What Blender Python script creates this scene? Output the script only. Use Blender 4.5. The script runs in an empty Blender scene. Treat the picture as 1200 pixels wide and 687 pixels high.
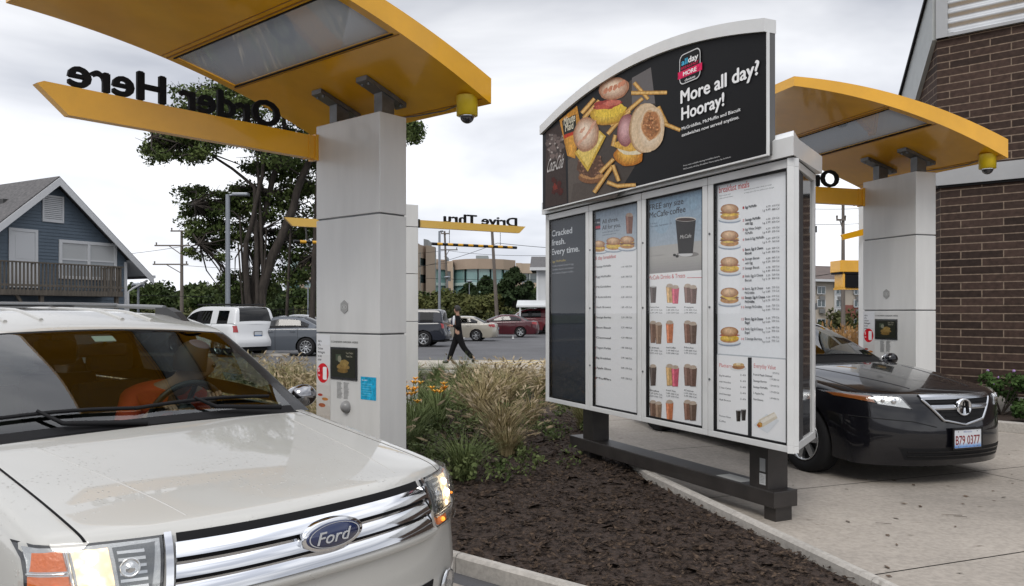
import bpy, bmesh, math, random
import numpy as np
from mathutils import Vector, Matrix
from mathutils.bvhtree import BVHTree
random.seed(7); rng = np.random.default_rng(7)
S = bpy.context.scene
C = S.collection
F = 933.33; H = 1.58; HY = 366.0
def at(px, d, y=None, z=None):
    X = (px-600)/F*d
    if y is not None: z = H-(y-HY)/F*d
    return Vector((X, d, z if z is not None else 0.0))
# ---------------------------------------------------------------- materials
MATS = {}
def mat(name, col, rough=.5, metal=0., coat=0., var=0., vs=4., bump=0., bs=40., emis=None, es=0., spec=.5, col2=None, stretch=None, detail=4., lo=.35, hi=.65, cr=.06):
    if name in MATS: return MATS[name]
    m = bpy.data.materials.new(name); m.use_nodes = True; nt = m.node_tree; N = nt.nodes; L = nt.links
    b = N['Principled BSDF']
    b.inputs['Base Color'].default_value = (*col, 1); b.inputs['Roughness'].default_value = rough
    b.inputs['Metallic'].default_value = metal; b.inputs['Coat Weight'].default_value = coat
    b.inputs['Coat Roughness'].default_value = cr; b.inputs['Specular IOR Level'].default_value = spec
    if emis: b.inputs['Emission Color'].default_value = (*emis, 1); b.inputs['Emission Strength'].default_value = es
    if var or bump or col2:
        tc = N.new('ShaderNodeTexCoord'); mp = N.new('ShaderNodeMapping'); L.new(tc.outputs['Object'], mp.inputs[0])
        if stretch: mp.inputs['Scale'].default_value = stretch
    if var or col2:
        n = N.new('ShaderNodeTexNoise'); n.inputs['Scale'].default_value = vs; n.inputs['Detail'].default_value = detail; n.inputs['Roughness'].default_value = .6
        L.new(mp.outputs[0], n.inputs['Vector'])
        r = N.new('ShaderNodeValToRGB'); L.new(n.outputs['Fac'], r.inputs[0])
        c2 = col2 or tuple(min(1, c*(1+var)) for c in col); c1 = col if col2 else tuple(c*(1-var) for c in col)
        r.color_ramp.elements[0].position = lo; r.color_ramp.elements[1].position = hi
        r.color_ramp.elements[0].color = (*c1, 1); r.color_ramp.elements[1].color = (*c2, 1)
        L.new(r.outputs[0], b.inputs['Base Color'])
    if bump:
        n2 = N.new('ShaderNodeTexNoise'); n2.inputs['Scale'].default_value = bs; n2.inputs['Detail'].default_value = 5
        L.new(mp.outputs[0], n2.inputs['Vector'])
        bp = N.new('ShaderNodeBump'); bp.inputs['Strength'].default_value = min(1, bump); bp.inputs['Distance'].default_value = .02
        L.new(n2.outputs['Fac'], bp.inputs['Height']); L.new(bp.outputs[0], b.inputs['Normal'])
    MATS[name] = m; return m
def glass(name, tint=(.75,.85,.82), refl=1.0, rough=.0, ior=1.5):
    if name in MATS: return MATS[name]
    m = bpy.data.materials.new(name); m.use_nodes = True; nt = m.node_tree; N = nt.nodes; L = nt.links
    N.remove(N['Principled BSDF']); o = N['Material Output']
    t = N.new('ShaderNodeBsdfTransparent'); t.inputs[0].default_value = (*tint, 1)
    g = N.new('ShaderNodeBsdfGlossy'); g.inputs['Roughness'].default_value = rough; g.inputs[0].default_value = (1,1,1,1)
    fr = N.new('ShaderNodeLayerWeight'); fr.inputs[0].default_value = .5
    pw = N.new('ShaderNodeMath'); pw.operation = 'POWER'; pw.inputs[1].default_value = 4.2; L.new(fr.outputs['Facing'], pw.inputs[0])
    mu = N.new('ShaderNodeMath'); mu.operation = 'MULTIPLY_ADD'; mu.inputs[1].default_value = .92*refl; mu.inputs[2].default_value = .075*refl; mu.use_clamp = True
    mx = N.new('ShaderNodeMixShader'); L.new(pw.outputs[0], mu.inputs[0]); L.new(mu.outputs[0], mx.inputs[0])
    L.new(t.outputs[0], mx.inputs[1]); L.new(g.outputs[0], mx.inputs[2]); L.new(mx.outputs[0], o.inputs[0])
    MATS[name] = m; return m
def printmat():
    if 'print' in MATS: return MATS['print']
    m = bpy.data.materials.new('print'); m.use_nodes = True; N = m.node_tree.nodes; L = m.node_tree.links
    a = N.new('ShaderNodeAttribute'); a.attribute_name = 'Col'; b = N['Principled BSDF']
    tc = N.new('ShaderNodeTexCoord'); n = N.new('ShaderNodeTexNoise'); n.inputs['Scale'].default_value = 34; n.inputs['Detail'].default_value = 7; n.inputs['Roughness'].default_value = .7; L.new(tc.outputs['Object'], n.inputs['Vector'])
    hs = N.new('ShaderNodeSeparateColor'); hs.mode = 'HSV'; L.new(a.outputs['Color'], hs.inputs[0]); mr = N.new('ShaderNodeMapRange'); mr.inputs['From Min'].default_value = .3; mr.inputs['From Max'].default_value = .7; mr.inputs['To Min'].default_value = .45; mr.inputs['To Max'].default_value = 1.5; L.new(n.outputs[0], mr.inputs['Value'])
    ms = N.new('ShaderNodeMath'); ms.operation = 'MULTIPLY'; ms.inputs[1].default_value = .95; ms.use_clamp = True; L.new(hs.outputs[1], ms.inputs[0])
    m1 = N.new('ShaderNodeMix'); m1.inputs[2].default_value = 1.; L.new(ms.outputs[0], m1.inputs[0]); L.new(mr.outputs[0], m1.inputs[3])
    vm = N.new('ShaderNodeVectorMath'); vm.operation = 'SCALE'; L.new(a.outputs['Color'], vm.inputs[0]); L.new(m1.outputs[0], vm.inputs['Scale'])
    L.new(vm.outputs[0], b.inputs['Base Color']); b.inputs['Roughness'].default_value = .45; b.inputs['Specular IOR Level'].default_value = .12
    MATS['print'] = m; return m
# ---------------------------------------------------------------- mesh builder
def tag(o, label=None, cat=None, group=None, kind=None):
    if label: o['label'] = label
    if cat: o['category'] = cat
    if group: o['group'] = group
    if kind: o['kind'] = kind
    return o
def empty(name, loc=(0,0,0), rz=0., parent=None):
    o = bpy.data.objects.new(name, None); C.objects.link(o); o.location = loc; o.rotation_euler = (0,0,rz)
    o.empty_display_size = .1
    if parent: o.parent = parent
    return o
def link(name, me, m=None, parent=None, smooth=False):
    o = bpy.data.objects.new(name, me); C.objects.link(o)
    if m is not None:
        for x in (m if isinstance(m, (list, tuple)) else [m]): me.materials.append(x)
    if parent: o.parent = parent
    if smooth: me.polygons.foreach_set('use_smooth', [True]*len(me.polygons))
    return o
class MB:
    """collects shapes; build() links them as ONE mesh object"""
    def __init__(s): s.v = []; s.f = []; s.mi = []; s.sm = []; s.cur = 0; s.smooth = False
    def add(s, vs, fs, smooth=None):
        b = len(s.v); s.v += [tuple(v) for v in vs]
        for f in fs: s.f.append(tuple(i+b for i in f)); s.mi.append(s.cur); s.sm.append(s.smooth if smooth is None else smooth)
        return s
    def box(s, c, d, M=None, bev=0.):
        x, y, z = d[0]/2, d[1]/2, d[2]/2
        if bev > 0:
            bm = bmesh.new(); bmesh.ops.create_cube(bm, size=1)
            for v in bm.verts: v.co = Vector((v.co.x*d[0], v.co.y*d[1], v.co.z*d[2]))
            bmesh.ops.bevel(bm, geom=bm.edges[:], offset=min(bev, min(d)*.45), segments=2, affect='EDGES', profile=.6)
            bm.verts.index_update(); vs = [v.co.copy() for v in bm.verts]; fs = [[v.index for v in f.verts] for f in bm.faces]; bm.free()
        else:
            vs = [Vector((a*x, b*y, e*z)) for a in (-1,1) for b in (-1,1) for e in (-1,1)]
            fs = [(0,1,3,2),(4,6,7,5),(0,4,5,1),(2,3,7,6),(0,2,6,4),(1,5,7,3)]
        c = Vector(c)
        if M is not None: vs = [M @ v for v in vs]
        return s.add([v+c for v in vs], fs)
    def rbox(s, p0, u, v, w, bev=0.):
        """box from corner p0 with edge vectors u,v,w"""
        p0, u, v, w = map(Vector, (p0, u, v, w))
        vs = [p0+a*u+b*v+e*w for a in (0,1) for b in (0,1) for e in (0,1)]
        fs = [(0,1,3,2),(4,6,7,5),(0,4,5,1),(2,3,7,6),(0,2,6,4),(1,5,7,3)]
        if u.cross(v).dot(w) < 0: fs = [f[::-1] for f in fs]
        if bev:
            bm = bmesh.new(); bv = [bm.verts.new(q) for q in vs]
            for f in fs: bm.faces.new([bv[i] for i in f])
            bmesh.ops.bevel(bm, geom=bm.edges[:], offset=bev, segments=2, affect='EDGES', profile=.6)
            bm.verts.index_update(); vs = [q.co.copy() for q in bm.verts]; fs = [[q.index for q in f.verts] for f in bm.faces]; bm.free()
        return s.add(vs, fs)
    def prism(s, pts, z0, z1, cap=True):
        """extrude an xy polygon (ccw) between z0 and z1"""
        n = len(pts); vs = [(p[0],p[1],z0) for p in pts]+[(p[0],p[1],z1) for p in pts]
        fs = [(i,(i+1)%n,n+(i+1)%n,n+i) for i in range(n)]
        if cap: fs += [tuple(range(n))[::-1], tuple(range(n,2*n))]
        return s.add(vs, fs)
    def extr(s, poly, u, v, w, p0=(0,0,0)):
        """polygon in plane (u,v) at p0, extruded by vector w"""
        p0, u, v, w = map(Vector, (p0,u,v,w)); n = len(poly)
        vs = [p0+u*a+v*b for a,b in poly]; vs += [q+w for q in vs]
        fs = [(i,(i+1)%n,n+(i+1)%n,n+i) for i in range(n)]+[tuple(range(n))[::-1], tuple(range(n,2*n))]
        return s.add(vs, fs)
    def tube(s, pts, r, n=8, cap=True, smooth=True):
        pts = [Vector(p) for p in pts]; k = len(pts); rs = r if isinstance(r, (list,tuple)) else [r]*k
        vs = []; up = Vector((0,0,1)); pa = None
        for i, p in enumerate(pts):
            t = (pts[min(i+1,k-1)]-pts[max(i-1,0)]).normalized()
            if pa is None: a = t.cross(up if abs(t.z) < .95 else Vector((1,0,0))).normalized()
            else:
                a = pa - t*pa.dot(t)
                a = a.normalized() if a.length > 1e-6 else t.cross(up).normalized()
            pa = a; b = t.cross(a)
            for q in range(n):
                g = 2*math.pi*q/n; vs.append(p+(a*math.cos(g)+b*math.sin(g))*rs[i])
        fs = [(i*n+q, i*n+(q+1)%n, (i+1)*n+(q+1)%n, (i+1)*n+q) for i in range(k-1) for q in range(n)]
        b0 = len(s.v); s.add(vs, fs, smooth)
        if cap: s.add([vs[i] for i in range(n)], [tuple(range(n))[::-1]], False); s.add(vs[-n:], [tuple(range(n))], False)
        return s
    def cyl(s, p0, p1, r, n=16, r2=None): return s.tube([p0,p1], [r, r if r2 is None else r2], n)
    def lathe(s, prof, M=None, n=24, smooth=True):
        """prof: (radius, axial) pairs round local z"""
        vs = []; M = M or Matrix.Identity(4)
        for r, z in prof:
            for q in range(n):
                g = 2*math.pi*q/n; vs.append(M @ Vector((r*math.cos(g), r*math.sin(g), z)))
        k = len(prof)
        fs = [(i*n+q, i*n+(q+1)%n, (i+1)*n+(q+1)%n, (i+1)*n+q) for i in range(k-1) for q in range(n)]
        return s.add(vs, fs, smooth)
    def ball(s, c, r, n=12, m=8, sc=(1,1,1)):
        c = Vector(c); vs = []
        for i in range(m+1):
            a = math.pi*i/m
            for q in range(n):
                g = 2*math.pi*q/n; vs.append(c+Vector((r*sc[0]*math.sin(a)*math.cos(g), r*sc[1]*math.sin(a)*math.sin(g), r*sc[2]*math.cos(a))))
        fs = [(i*n+q, (i+1)*n+q, (i+1)*n+(q+1)%n, i*n+(q+1)%n) for i in range(m) for q in range(n)]
        return s.add(vs, fs, True)
    def mesh(s, name):
        me = bpy.data.meshes.new(name); me.from_pydata(s.v, [], s.f)
        me.polygons.foreach_set('material_index', s.mi); me.polygons.foreach_set('use_smooth', s.sm); me.update()
        return me
    def build(s, name, m, parent=None, fix=True):
        me = s.mesh(name)
        if fix:
            bm = bmesh.new(); bm.from_mesh(me); bmesh.ops.recalc_face_normals(bm, faces=bm.faces[:]); bm.to_mesh(me); bm.free()
        return link(name, me, m, parent)
def fastmesh(name, V, nper):
    """V: (n*nper,3) array of separate polygons with nper corners"""
    n = len(V)//nper; me = bpy.data.meshes.new(name)
    me.vertices.add(len(V)); me.vertices.foreach_set('co', np.asarray(V, dtype=np.float32).ravel())
    me.loops.add(len(V)); me.loops.foreach_set('vertex_index', np.arange(len(V), dtype=np.int32))
    me.polygons.add(n); me.polygons.foreach_set('loop_start', np.arange(0, len(V), nper, dtype=np.int32))
    me.update(calc_edges=True); return me
# ---------------------------------------------------------------- text
TG = {}
def textgeo(s, bold=0.):
    if s not in TG: TG[s] = _textgeo(s)
    vs, fs = TG[s]
    if bold < .004: return vs, fs
    V = []; F_ = []
    for i, (dx, dy) in enumerate(((0,0),(bold,0),(-bold,0),(0,bold*.7),(0,-bold*.7)) if bold > .012 else ((0,0),(bold,0),(-bold,0))):
        b = len(V); V += [Vector((v.x+dx, v.y+dy, i*1.)) for v in vs]; F_ += [tuple(k+b for k in f) for f in fs]
    return V, F_
def _textgeo(s, bold=0.):
    cu = bpy.data.curves.new('t', 'FONT'); cu.body = s; cu.size = 1; cu.offset = bold; cu.resolution_u = 3
    o = bpy.data.objects.new('t', cu); C.objects.link(o); bpy.context.view_layer.update()
    dg = bpy.context.evaluated_depsgraph_get()
    me = bpy.data.meshes.new_from_object(o.evaluated_get(dg))
    vs = [v.co.copy() for v in me.vertices]; fs = [tuple(p.vertices) for p in me.polygons]
    bpy.data.objects.remove(o); bpy.data.curves.remove(cu); bpy.data.meshes.remove(me)
    return vs, fs
def solidtext(mb, s, M, h, width=None, depth=.02, bold=.0, shear=0.):
    """text solid standing in frame M (x = reading, y = up, z = facing); h = cap height"""
    vs, fs = textgeo(s, bold)
    x0 = min(v.x for v in vs); x1 = max(v.x for v in vs); k = h/.729
    kx = width/(x1-x0) if width else k
    P = [Vector(((v.x-x0)*kx+shear*v.y*k, v.y*k, 0)) for v in vs]; n = len(P)
    allv = [M @ (p+Vector((0,0,depth-v.z*.0006))) for p, v in zip(P, vs)]+[M @ (p+Vector((0,0,v.z*.0006))) for p, v in zip(P, vs)]
    ed = {}
    for f in fs:
        for a, b in zip(f, f[1:]+f[:1]): ed[(a,b)] = 1
    F2 = [f for f in fs]+[tuple(i+n for i in f[::-1]) for f in fs]
    for (a,b) in ed:
        if (b,a) not in ed: F2.append((b,a,a+n,b+n)[::1])
    mb.add(allv, F2, False)
class Canvas:
    """flat printed art: every shape is a face of one mesh, coloured by attribute, layers .4 mm apart"""
    def __init__(s, M): s.M = M; s.v = []; s.f = []; s.c = []; s.z = 0.
    def _add(s, P, fs, col, dz=.00003):
        s.z += dz; b = len(s.v); s.v += [s.M @ Vector((p[0], p[1], s.z+(p[2]*.000004 if len(p) > 2 else 0))) for p in P]
        for f in fs: s.f.append(tuple(i+b for i in f)); s.c.append(col)
    def poly(s, P, col): s._add(P, [tuple(range(len(P)))], col)
    def rect(s, x0, y0, x1, y1, col): s.poly([(x0,y0),(x1,y0),(x1,y1),(x0,y1)], col)
    def rrect(s, x0, y0, x1, y1, r, col):
        P = []
        for cx, cy, a in ((x1-r,y0+r,-90),(x1-r,y1-r,0),(x0+r,y1-r,90),(x0+r,y0+r,180)):
            for k in range(5): g = math.radians(a+90*k/4); P.append((cx+r*math.cos(g), cy+r*math.sin(g)))
        s.poly(P, col)
    def ell(s, cx, cy, rx, ry, col, a=0., n=26, wob=0., a0=0., a1=360.):
        P = []
        ph = random.random()*6
        for k in range(n+(1 if a1-a0 < 360 else 0)):
            g = math.radians(a0+(a1-a0)*k/n); w = 1+wob*math.sin(5*g+ph)+wob*.6*math.sin(9*g+2*ph)
            x = rx*w*math.cos(g); y = ry*w*math.sin(g); P.append((cx+x*math.cos(a)-y*math.sin(a), cy+x*math.sin(a)+y*math.cos(a)))
        s.poly(P, col)
    def grad(s, x0, y0, x1, y1, c0, c1, n=10):
        s.z += .00003
        for i in range(n):
            t = i/(n-1); ya = y0+(y1-y0)*i/n; yb = y0+(y1-y0)*(i+1)/n; s._add([(x0,ya),(x1,ya),(x1,yb),(x0,yb)], [(0,1,2,3)], tuple(a+(b-a)*t for a,b in zip(c0,c1)), 0)
    def text(s, t, x, y, h, col, width=None, bold=.0, cond=.8, right=False, shear=0.):
        vs, fs = textgeo(t, bold)
        if not vs: return
        x0 = min(v.x for v in vs); x1 = max(v.x for v in vs); k = h/.729; kx = width/(x1-x0) if width else k*cond
        ox = x-(x1-x0)*kx if right else x
        s._add([(ox+(v.x-x0)*kx+shear*v.y*k, y+v.y*k, v.z) for v in vs], fs, col)
    def build(s, name, parent=None):
        me = bpy.data.meshes.new(name); me.from_pydata(s.v, [], s.f)
        a = me.color_attributes.new('Col', 'FLOAT_COLOR', 'CORNER'); cc = []
        for p, c in zip(me.polygons, s.c):
            for _ in range(p.loop_total): cc += [c[0], c[1], c[2], 1.]
        a.data.foreach_set('color', cc); me.update()
        return link(name, me, printmat(), parent)
def frame(o, x, y):
    """matrix with origin o, x axis, y axis (z = x cross y)"""
    o, x, y = Vector(o), Vector(x).normalized(), Vector(y).normalized(); z = x.cross(y)
    return Matrix(((x.x,y.x,z.x,o.x),(x.y,y.y,z.y,o.y),(x.z,y.z,z.z,o.z),(0,0,0,1)))
def copy_tree(o, parent=None):
    c = o.copy(); C.objects.link(c); c.parent = parent
    for ch in list(o.children): copy_tree(ch, c)
    return c
WHITE = mat('white_panel', (.64,.64,.625), .32, var=.055, vs=2.2, coat=.2, stretch=(2,2,.35), detail=7)
ALU = mat('white_aluminium', (.66,.665,.66), .35, var=.03, vs=3)
YEL = mat('yellow_enamel', (.80,.40,.012), .24, coat=.5, var=.07, vs=2.2, bump=.02, bs=3)
YELD = mat('yellow_camera_paint', (.66,.47,.01), .35)
BLK = mat('black_gloss', (.008,.008,.009), .2, coat=.25, spec=.2)
BLKM = mat('black_matte', (.010,.010,.011), .6, spec=.15)
GREYM = mat('grey_steel', (.16,.165,.17), .45, metal=.6, var=.15, vs=9)
DKBRONZE = mat('dark_bronze_paint', (.030,.026,.024), .45, var=.2, vs=6)
CHROME = mat('chrome', (.72,.73,.75), .07, metal=1.)
RUB = mat('rubber', (.014,.014,.015), .75, spec=.2, bump=.1, bs=90)
# ---------------------------------------------------------------- world, light, camera
W = bpy.data.worlds.new('World'); S.world = W; W.use_nodes = True
nt = W.node_tree; N = nt.nodes; L = nt.links; bg = N['Background']
sky = N.new('ShaderNodeTexSky'); sky.sky_type = 'NISHITA'; sky.sun_disc = False
SUN_EL, SUN_ROT = math.radians(48), math.radians(200)
sky.sun_elevation = SUN_EL; sky.sun_rotation = SUN_ROT; sky.altitude = 200; sky.dust_density = 3.
tc = N.new('ShaderNodeTexCoord'); mp = N.new('ShaderNodeMapping'); mp.inputs['Scale'].default_value = (1.0,1.0,3.2); mp.inputs['Location'].default_value = (.3,.9,.1)
L.new(tc.outputs['Generated'], mp.inputs[0])
n1 = N.new('ShaderNodeTexNoise'); n1.inputs['Scale'].default_value = 2.1; n1.inputs['Detail'].default_value = 5; n1.inputs['Roughness'].default_value = .5; n1.inputs['Distortion'].default_value = .35
L.new(mp.outputs[0], n1.inputs['Vector'])
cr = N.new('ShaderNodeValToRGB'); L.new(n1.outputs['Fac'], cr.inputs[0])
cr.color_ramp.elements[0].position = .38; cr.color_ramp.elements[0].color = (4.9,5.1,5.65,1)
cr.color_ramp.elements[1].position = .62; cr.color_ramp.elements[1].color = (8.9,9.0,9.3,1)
# brighter towards the horizon, dimmer higher up, unseen overhead sky boosted for extra light
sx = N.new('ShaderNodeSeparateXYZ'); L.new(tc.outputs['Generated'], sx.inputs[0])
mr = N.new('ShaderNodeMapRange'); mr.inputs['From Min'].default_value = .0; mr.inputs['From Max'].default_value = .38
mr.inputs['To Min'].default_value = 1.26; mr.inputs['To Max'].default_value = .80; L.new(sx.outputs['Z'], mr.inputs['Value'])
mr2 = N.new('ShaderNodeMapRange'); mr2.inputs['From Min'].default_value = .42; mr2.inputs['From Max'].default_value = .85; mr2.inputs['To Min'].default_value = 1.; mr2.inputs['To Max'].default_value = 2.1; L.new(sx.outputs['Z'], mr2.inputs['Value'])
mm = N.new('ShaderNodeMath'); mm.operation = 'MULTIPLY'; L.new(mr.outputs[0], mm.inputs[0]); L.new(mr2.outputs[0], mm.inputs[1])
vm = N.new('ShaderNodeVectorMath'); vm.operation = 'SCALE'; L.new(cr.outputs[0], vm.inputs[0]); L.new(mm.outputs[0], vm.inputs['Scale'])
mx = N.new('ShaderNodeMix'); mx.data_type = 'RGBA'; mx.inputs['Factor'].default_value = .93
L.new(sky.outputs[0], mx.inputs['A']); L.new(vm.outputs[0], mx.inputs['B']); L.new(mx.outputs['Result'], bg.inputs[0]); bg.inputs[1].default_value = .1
su = bpy.data.lights.new('sun', 'SUN'); su.energy = 1.3; su.angle = math.radians(25); su.color = (1,.96,.9)
so = bpy.data.objects.new('sun', su); C.objects.link(so)
sd = Vector((math.sin(SUN_ROT)*math.cos(SUN_EL), math.cos(SUN_ROT)*math.cos(SUN_EL), math.sin(SUN_EL)))
so.rotation_euler = sd.to_track_quat('Z','Y').to_euler(); so.location = (0,-5,30)
cam = bpy.data.cameras.new('camera'); cam.lens = 28; cam.sensor_width = 36; cam.shift_y = 22.5/1200; cam.clip_end = 3000; cam.clip_start = .05
co = bpy.data.objects.new('camera', cam); C.objects.link(co); co.location = (0,0,H); co.rotation_euler = (math.pi/2,0,0); S.camera = co
vs_ = S.view_settings; vs_.view_transform = 'Standard'; vs_.look = 'None'; vs_.gamma = 1; vs_.exposure = .38
S.cycles.max_bounces = 8; S.cycles.transparent_max_bounces = 12; S.cycles.use_denoising = True
S.cycles.caustics_reflective = False; S.cycles.caustics_refractive = False
# ---------------------------------------------------------------- ground
ASPH = mat('asphalt', (.085,.085,.09), .85, var=.22, vs=.35, bump=.35, bs=60)
def conc(name, base, joints=None):
    m = bpy.data.materials.new(name); m.use_nodes = True; N = m.node_tree.nodes; L = m.node_tree.links; b = N['Principled BSDF']
    tc = N.new('ShaderNodeTexCoord')
    def noise(sc, det, dis=0):
        n = N.new('ShaderNodeTexNoise'); n.inputs['Scale'].default_value = sc; n.inputs['Detail'].default_value = det; n.inputs['Distortion'].default_value = dis; n.inputs['Roughness'].default_value = .65
        L.new(tc.outputs['Object'], n.inputs['Vector']); return n
    big = noise(.55, 5, .6); fine = noise(26, 6); spots = noise(5.5, 3)
    r1 = N.new('ShaderNodeValToRGB'); r1.color_ramp.elements[0].position = .3; r1.color_ramp.elements[1].position = .68
    r1.color_ramp.elements[0].color = (*[c*.74 for c in base],1); r1.color_ramp.elements[1].color = (*[min(1,c*1.12) for c in base],1); L.new(big.outputs[0], r1.inputs[0])
    r2 = N.new('ShaderNodeValToRGB'); r2.color_ramp.elements[0].position = .35; r2.color_ramp.elements[1].position = .6
    r2.color_ramp.elements[0].color = (.82,.82,.82,1); r2.color_ramp.elements[1].color = (1.06,1.06,1.06,1); L.new(fine.outputs[0], r2.inputs[0])
    r3 = N.new('ShaderNodeValToRGB'); r3.color_ramp.elements[0].position = .24; r3.color_ramp.elements[1].position = .36
    r3.color_ramp.elements[0].color = (.5,.47,.44,1); r3.color_ramp.elements[1].color = (1,1,1,1); L.new(spots.outputs[0], r3.inputs[0])
    a = N.new('ShaderNodeMix'); a.data_type = 'RGBA'; a.blend_type = 'MULTIPLY'; a.inputs['Factor'].default_value = 1; L.new(r1.outputs[0], a.inputs['A']); L.new(r2.outputs[0], a.inputs['B'])
    c = N.new('ShaderNodeMix'); c.data_type = 'RGBA'; c.blend_type = 'MULTIPLY'; c.inputs['Factor'].default_value = 1; L.new(a.outputs['Result'], c.inputs['A']); L.new(r3.outputs[0], c.inputs['B'])
    L.new(c.outputs['Result'], b.inputs['Base Color']); b.inputs['Roughness'].default_value = .8
    bp = N.new('ShaderNodeBump'); bp.inputs['Strength'].default_value = .35; bp.inputs['Distance'].default_value = .01; L.new(fine.outputs[0], bp.inputs['Height']); L.new(bp.outputs[0], b.inputs['Normal'])
    MATS[name] = m; return m
CONC = conc('concrete_slab', (.335,.30,.26)); CURB = conc('kerb_concrete', (.42,.395,.36)); WALK = conc('walk_concrete', (.40,.36,.31))
SOIL = mat('mulch_soil', (.022,.014,.010), .95, col2=(.055,.034,.024), vs=30, bump=1., bs=45)
LAWN = mat('lawn', (.05,.075,.022), .9, col2=(.09,.11,.035), vs=2, bump=.5, bs=60)
JOINT = mat('joint_filler', (.05,.045,.04), .9)
g = MB(); g.add([(-900,-300,0),(900,-300,0),(900,1500,0),(-900,1500,0)], [(0,1,2,3)])
tag(g.build('ground', ASPH), kind='structure')
FL = Vector((.765,-.644,0)); UL = -FL; NL = Vector((-.644,-.765,0))      # left lane: travel, order-post u and n
UR = Vector((-.303,.953,0)); NR = Vector((-.953,-.303,0))
# right lane concrete slabs, 2 m apart with joints, in lane coordinates
jb = MB(); jo = Vector((2.47,4.88,0)); ey = Vector((-.36,.933,0)).normalized(); ex = Vector((.933,.36,0)).normalized()
def lp(a, b, z=0): return jo+ex*a+ey*b+Vector((0,0,z))
jb.add([lp(-1.3,-9.5,.003), lp(6.2,-9.5,.003), lp(6.2,16.2,.003), lp(-1.3,16.2,.003)], [(0,1,2,3)])
tag(jb.build('drive_joint', JOINT), kind='structure')
sl = MB(); rows = [-9.5,-7.0,-4.6,-2.3,0,2.02,4.2,6.6,9.0,11.4,13.8,16.2]; cols = [-1.3,3.05,6.2]
for i in range(len(rows)-1):
    for j in range(2):
        e = .007; a0, a1, b0, b1 = cols[j]+e, cols[j+1]-e, rows[i]+e, rows[i+1]-e
        sl.add([lp(a0,b0,.010), lp(a1,b0,.010), lp(a1,b1,.010), lp(a0,b1,.010)], [(0,1,2,3)])
tag(sl.build('concrete_drive', CONC), kind='structure')
# left lane concrete
l0 = Vector((-.34,4.83,0)); ll = MB()
for i in range(9):
    a0 = -6+2.6*i+.007; a1 = a0+2.586
    ll.add([l0+UL*a0+NL*.15+Vector((0,0,.006)), l0+UL*a1+NL*.15+Vector((0,0,.006)), l0+UL*a1+NL*3.9+Vector((0,0,.006)), l0+UL*a0+NL*3.9+Vector((0,0,.006))], [(0,1,2,3)])
tag(ll.build('concrete_lane', CONC), kind='structure')
# island outline: left edge line A, right edge line B
def A(t): return l0+UL*t
dB = Vector((-.25,.968,0)).normalized()
def B(t): return Vector((2.06,4.43,0))+dB*t
nose = [Vector((1.95,2.98,0)), Vector((2.22,2.82,0)), Vector((2.40,2.98,0)), Vector((2.38,3.2,0))]
isl = [A(13.5), A(8), A(4), A(2), A(0), A(-1.2), A(-2.2)]+nose+[B(0), B(1.5), B(3), Vector((1.17,8.9,0)), Vector((1.15,10.4,0)), Vector((1.2,13,0)), Vector((1.05,18.6,0)), Vector((.3,19.9,0)), Vector((-2.2,20.3,0))]
kx = 3.2
def inset(P, w):
    n = len(P); out = []
    for i in range(n):
        a, b, c = P[i-1], P[i], P[(i+1)%n]
        d1 = (b-a).normalized(); d2 = (c-b).normalized(); n1_ = Vector((-d1.y,d1.x,0)); n2_ = Vector((-d2.y,d2.x,0))
        m = (n1_+n2_); m = m/max(.35, m.length_squared)*2 if m.length > 0 else n1_
        out.append(b+m*w*.5*2/2)
    return out
isl_in = inset(isl, .15)
kb = MB(); n = len(isl); Z = Vector((0,0,1)); KH = .11
for i in range(n):
    j = (i+1)%n
    if i == n-1: pass
    for (p, q, p2, q2) in ((isl[i], isl[j], isl_in[i], isl_in[j]),):
        L_ = (q-p).length; m_ = max(1, int(round(L_/2.4)))
        for k in range(m_):
            t0 = k/m_; t1 = (k+1)/m_-(.006/L_)
            a = p.lerp(q,t0); b = p.lerp(q,t1); a2 = p2.lerp(q2,t0); b2 = p2.lerp(q2,t1)
            ch = .018; oa = (a2-a).normalized()*ch; ob = (b2-b).normalized()*ch
            vs = [a, b, b+Z*(KH-ch), a+Z*(KH-ch), a+oa+Z*KH, b+ob+Z*KH, b2-ob+Z*KH, a2-oa+Z*KH, b2+Z*(KH-ch), a2+Z*(KH-ch), b2, a2]
            kb.add(vs, [(0,1,2,3),(3,2,5,4),(4,5,6,7),(7,6,8,9),(9,8,10,11),(0,3,4,7,9,11),(1,10,8,6,5,2)])
tag(kb.build('kerb', CURB), kind='structure')
mu_ = MB(); mu_.add([p+Z*.035 for p in isl_in], [tuple(range(n))]); tag(mu_.build('mulch_bed', SOIL), kind='structure')
def in_poly(P, x, y):
    c = False; n = len(P)
    for i in range(n):
        a, b = P[i], P[i-1]
        if (a.y > y) != (b.y > y) and x < (b.x-a.x)*(y-a.y)/(b.y-a.y)+a.x: c = not c
    return c
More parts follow.
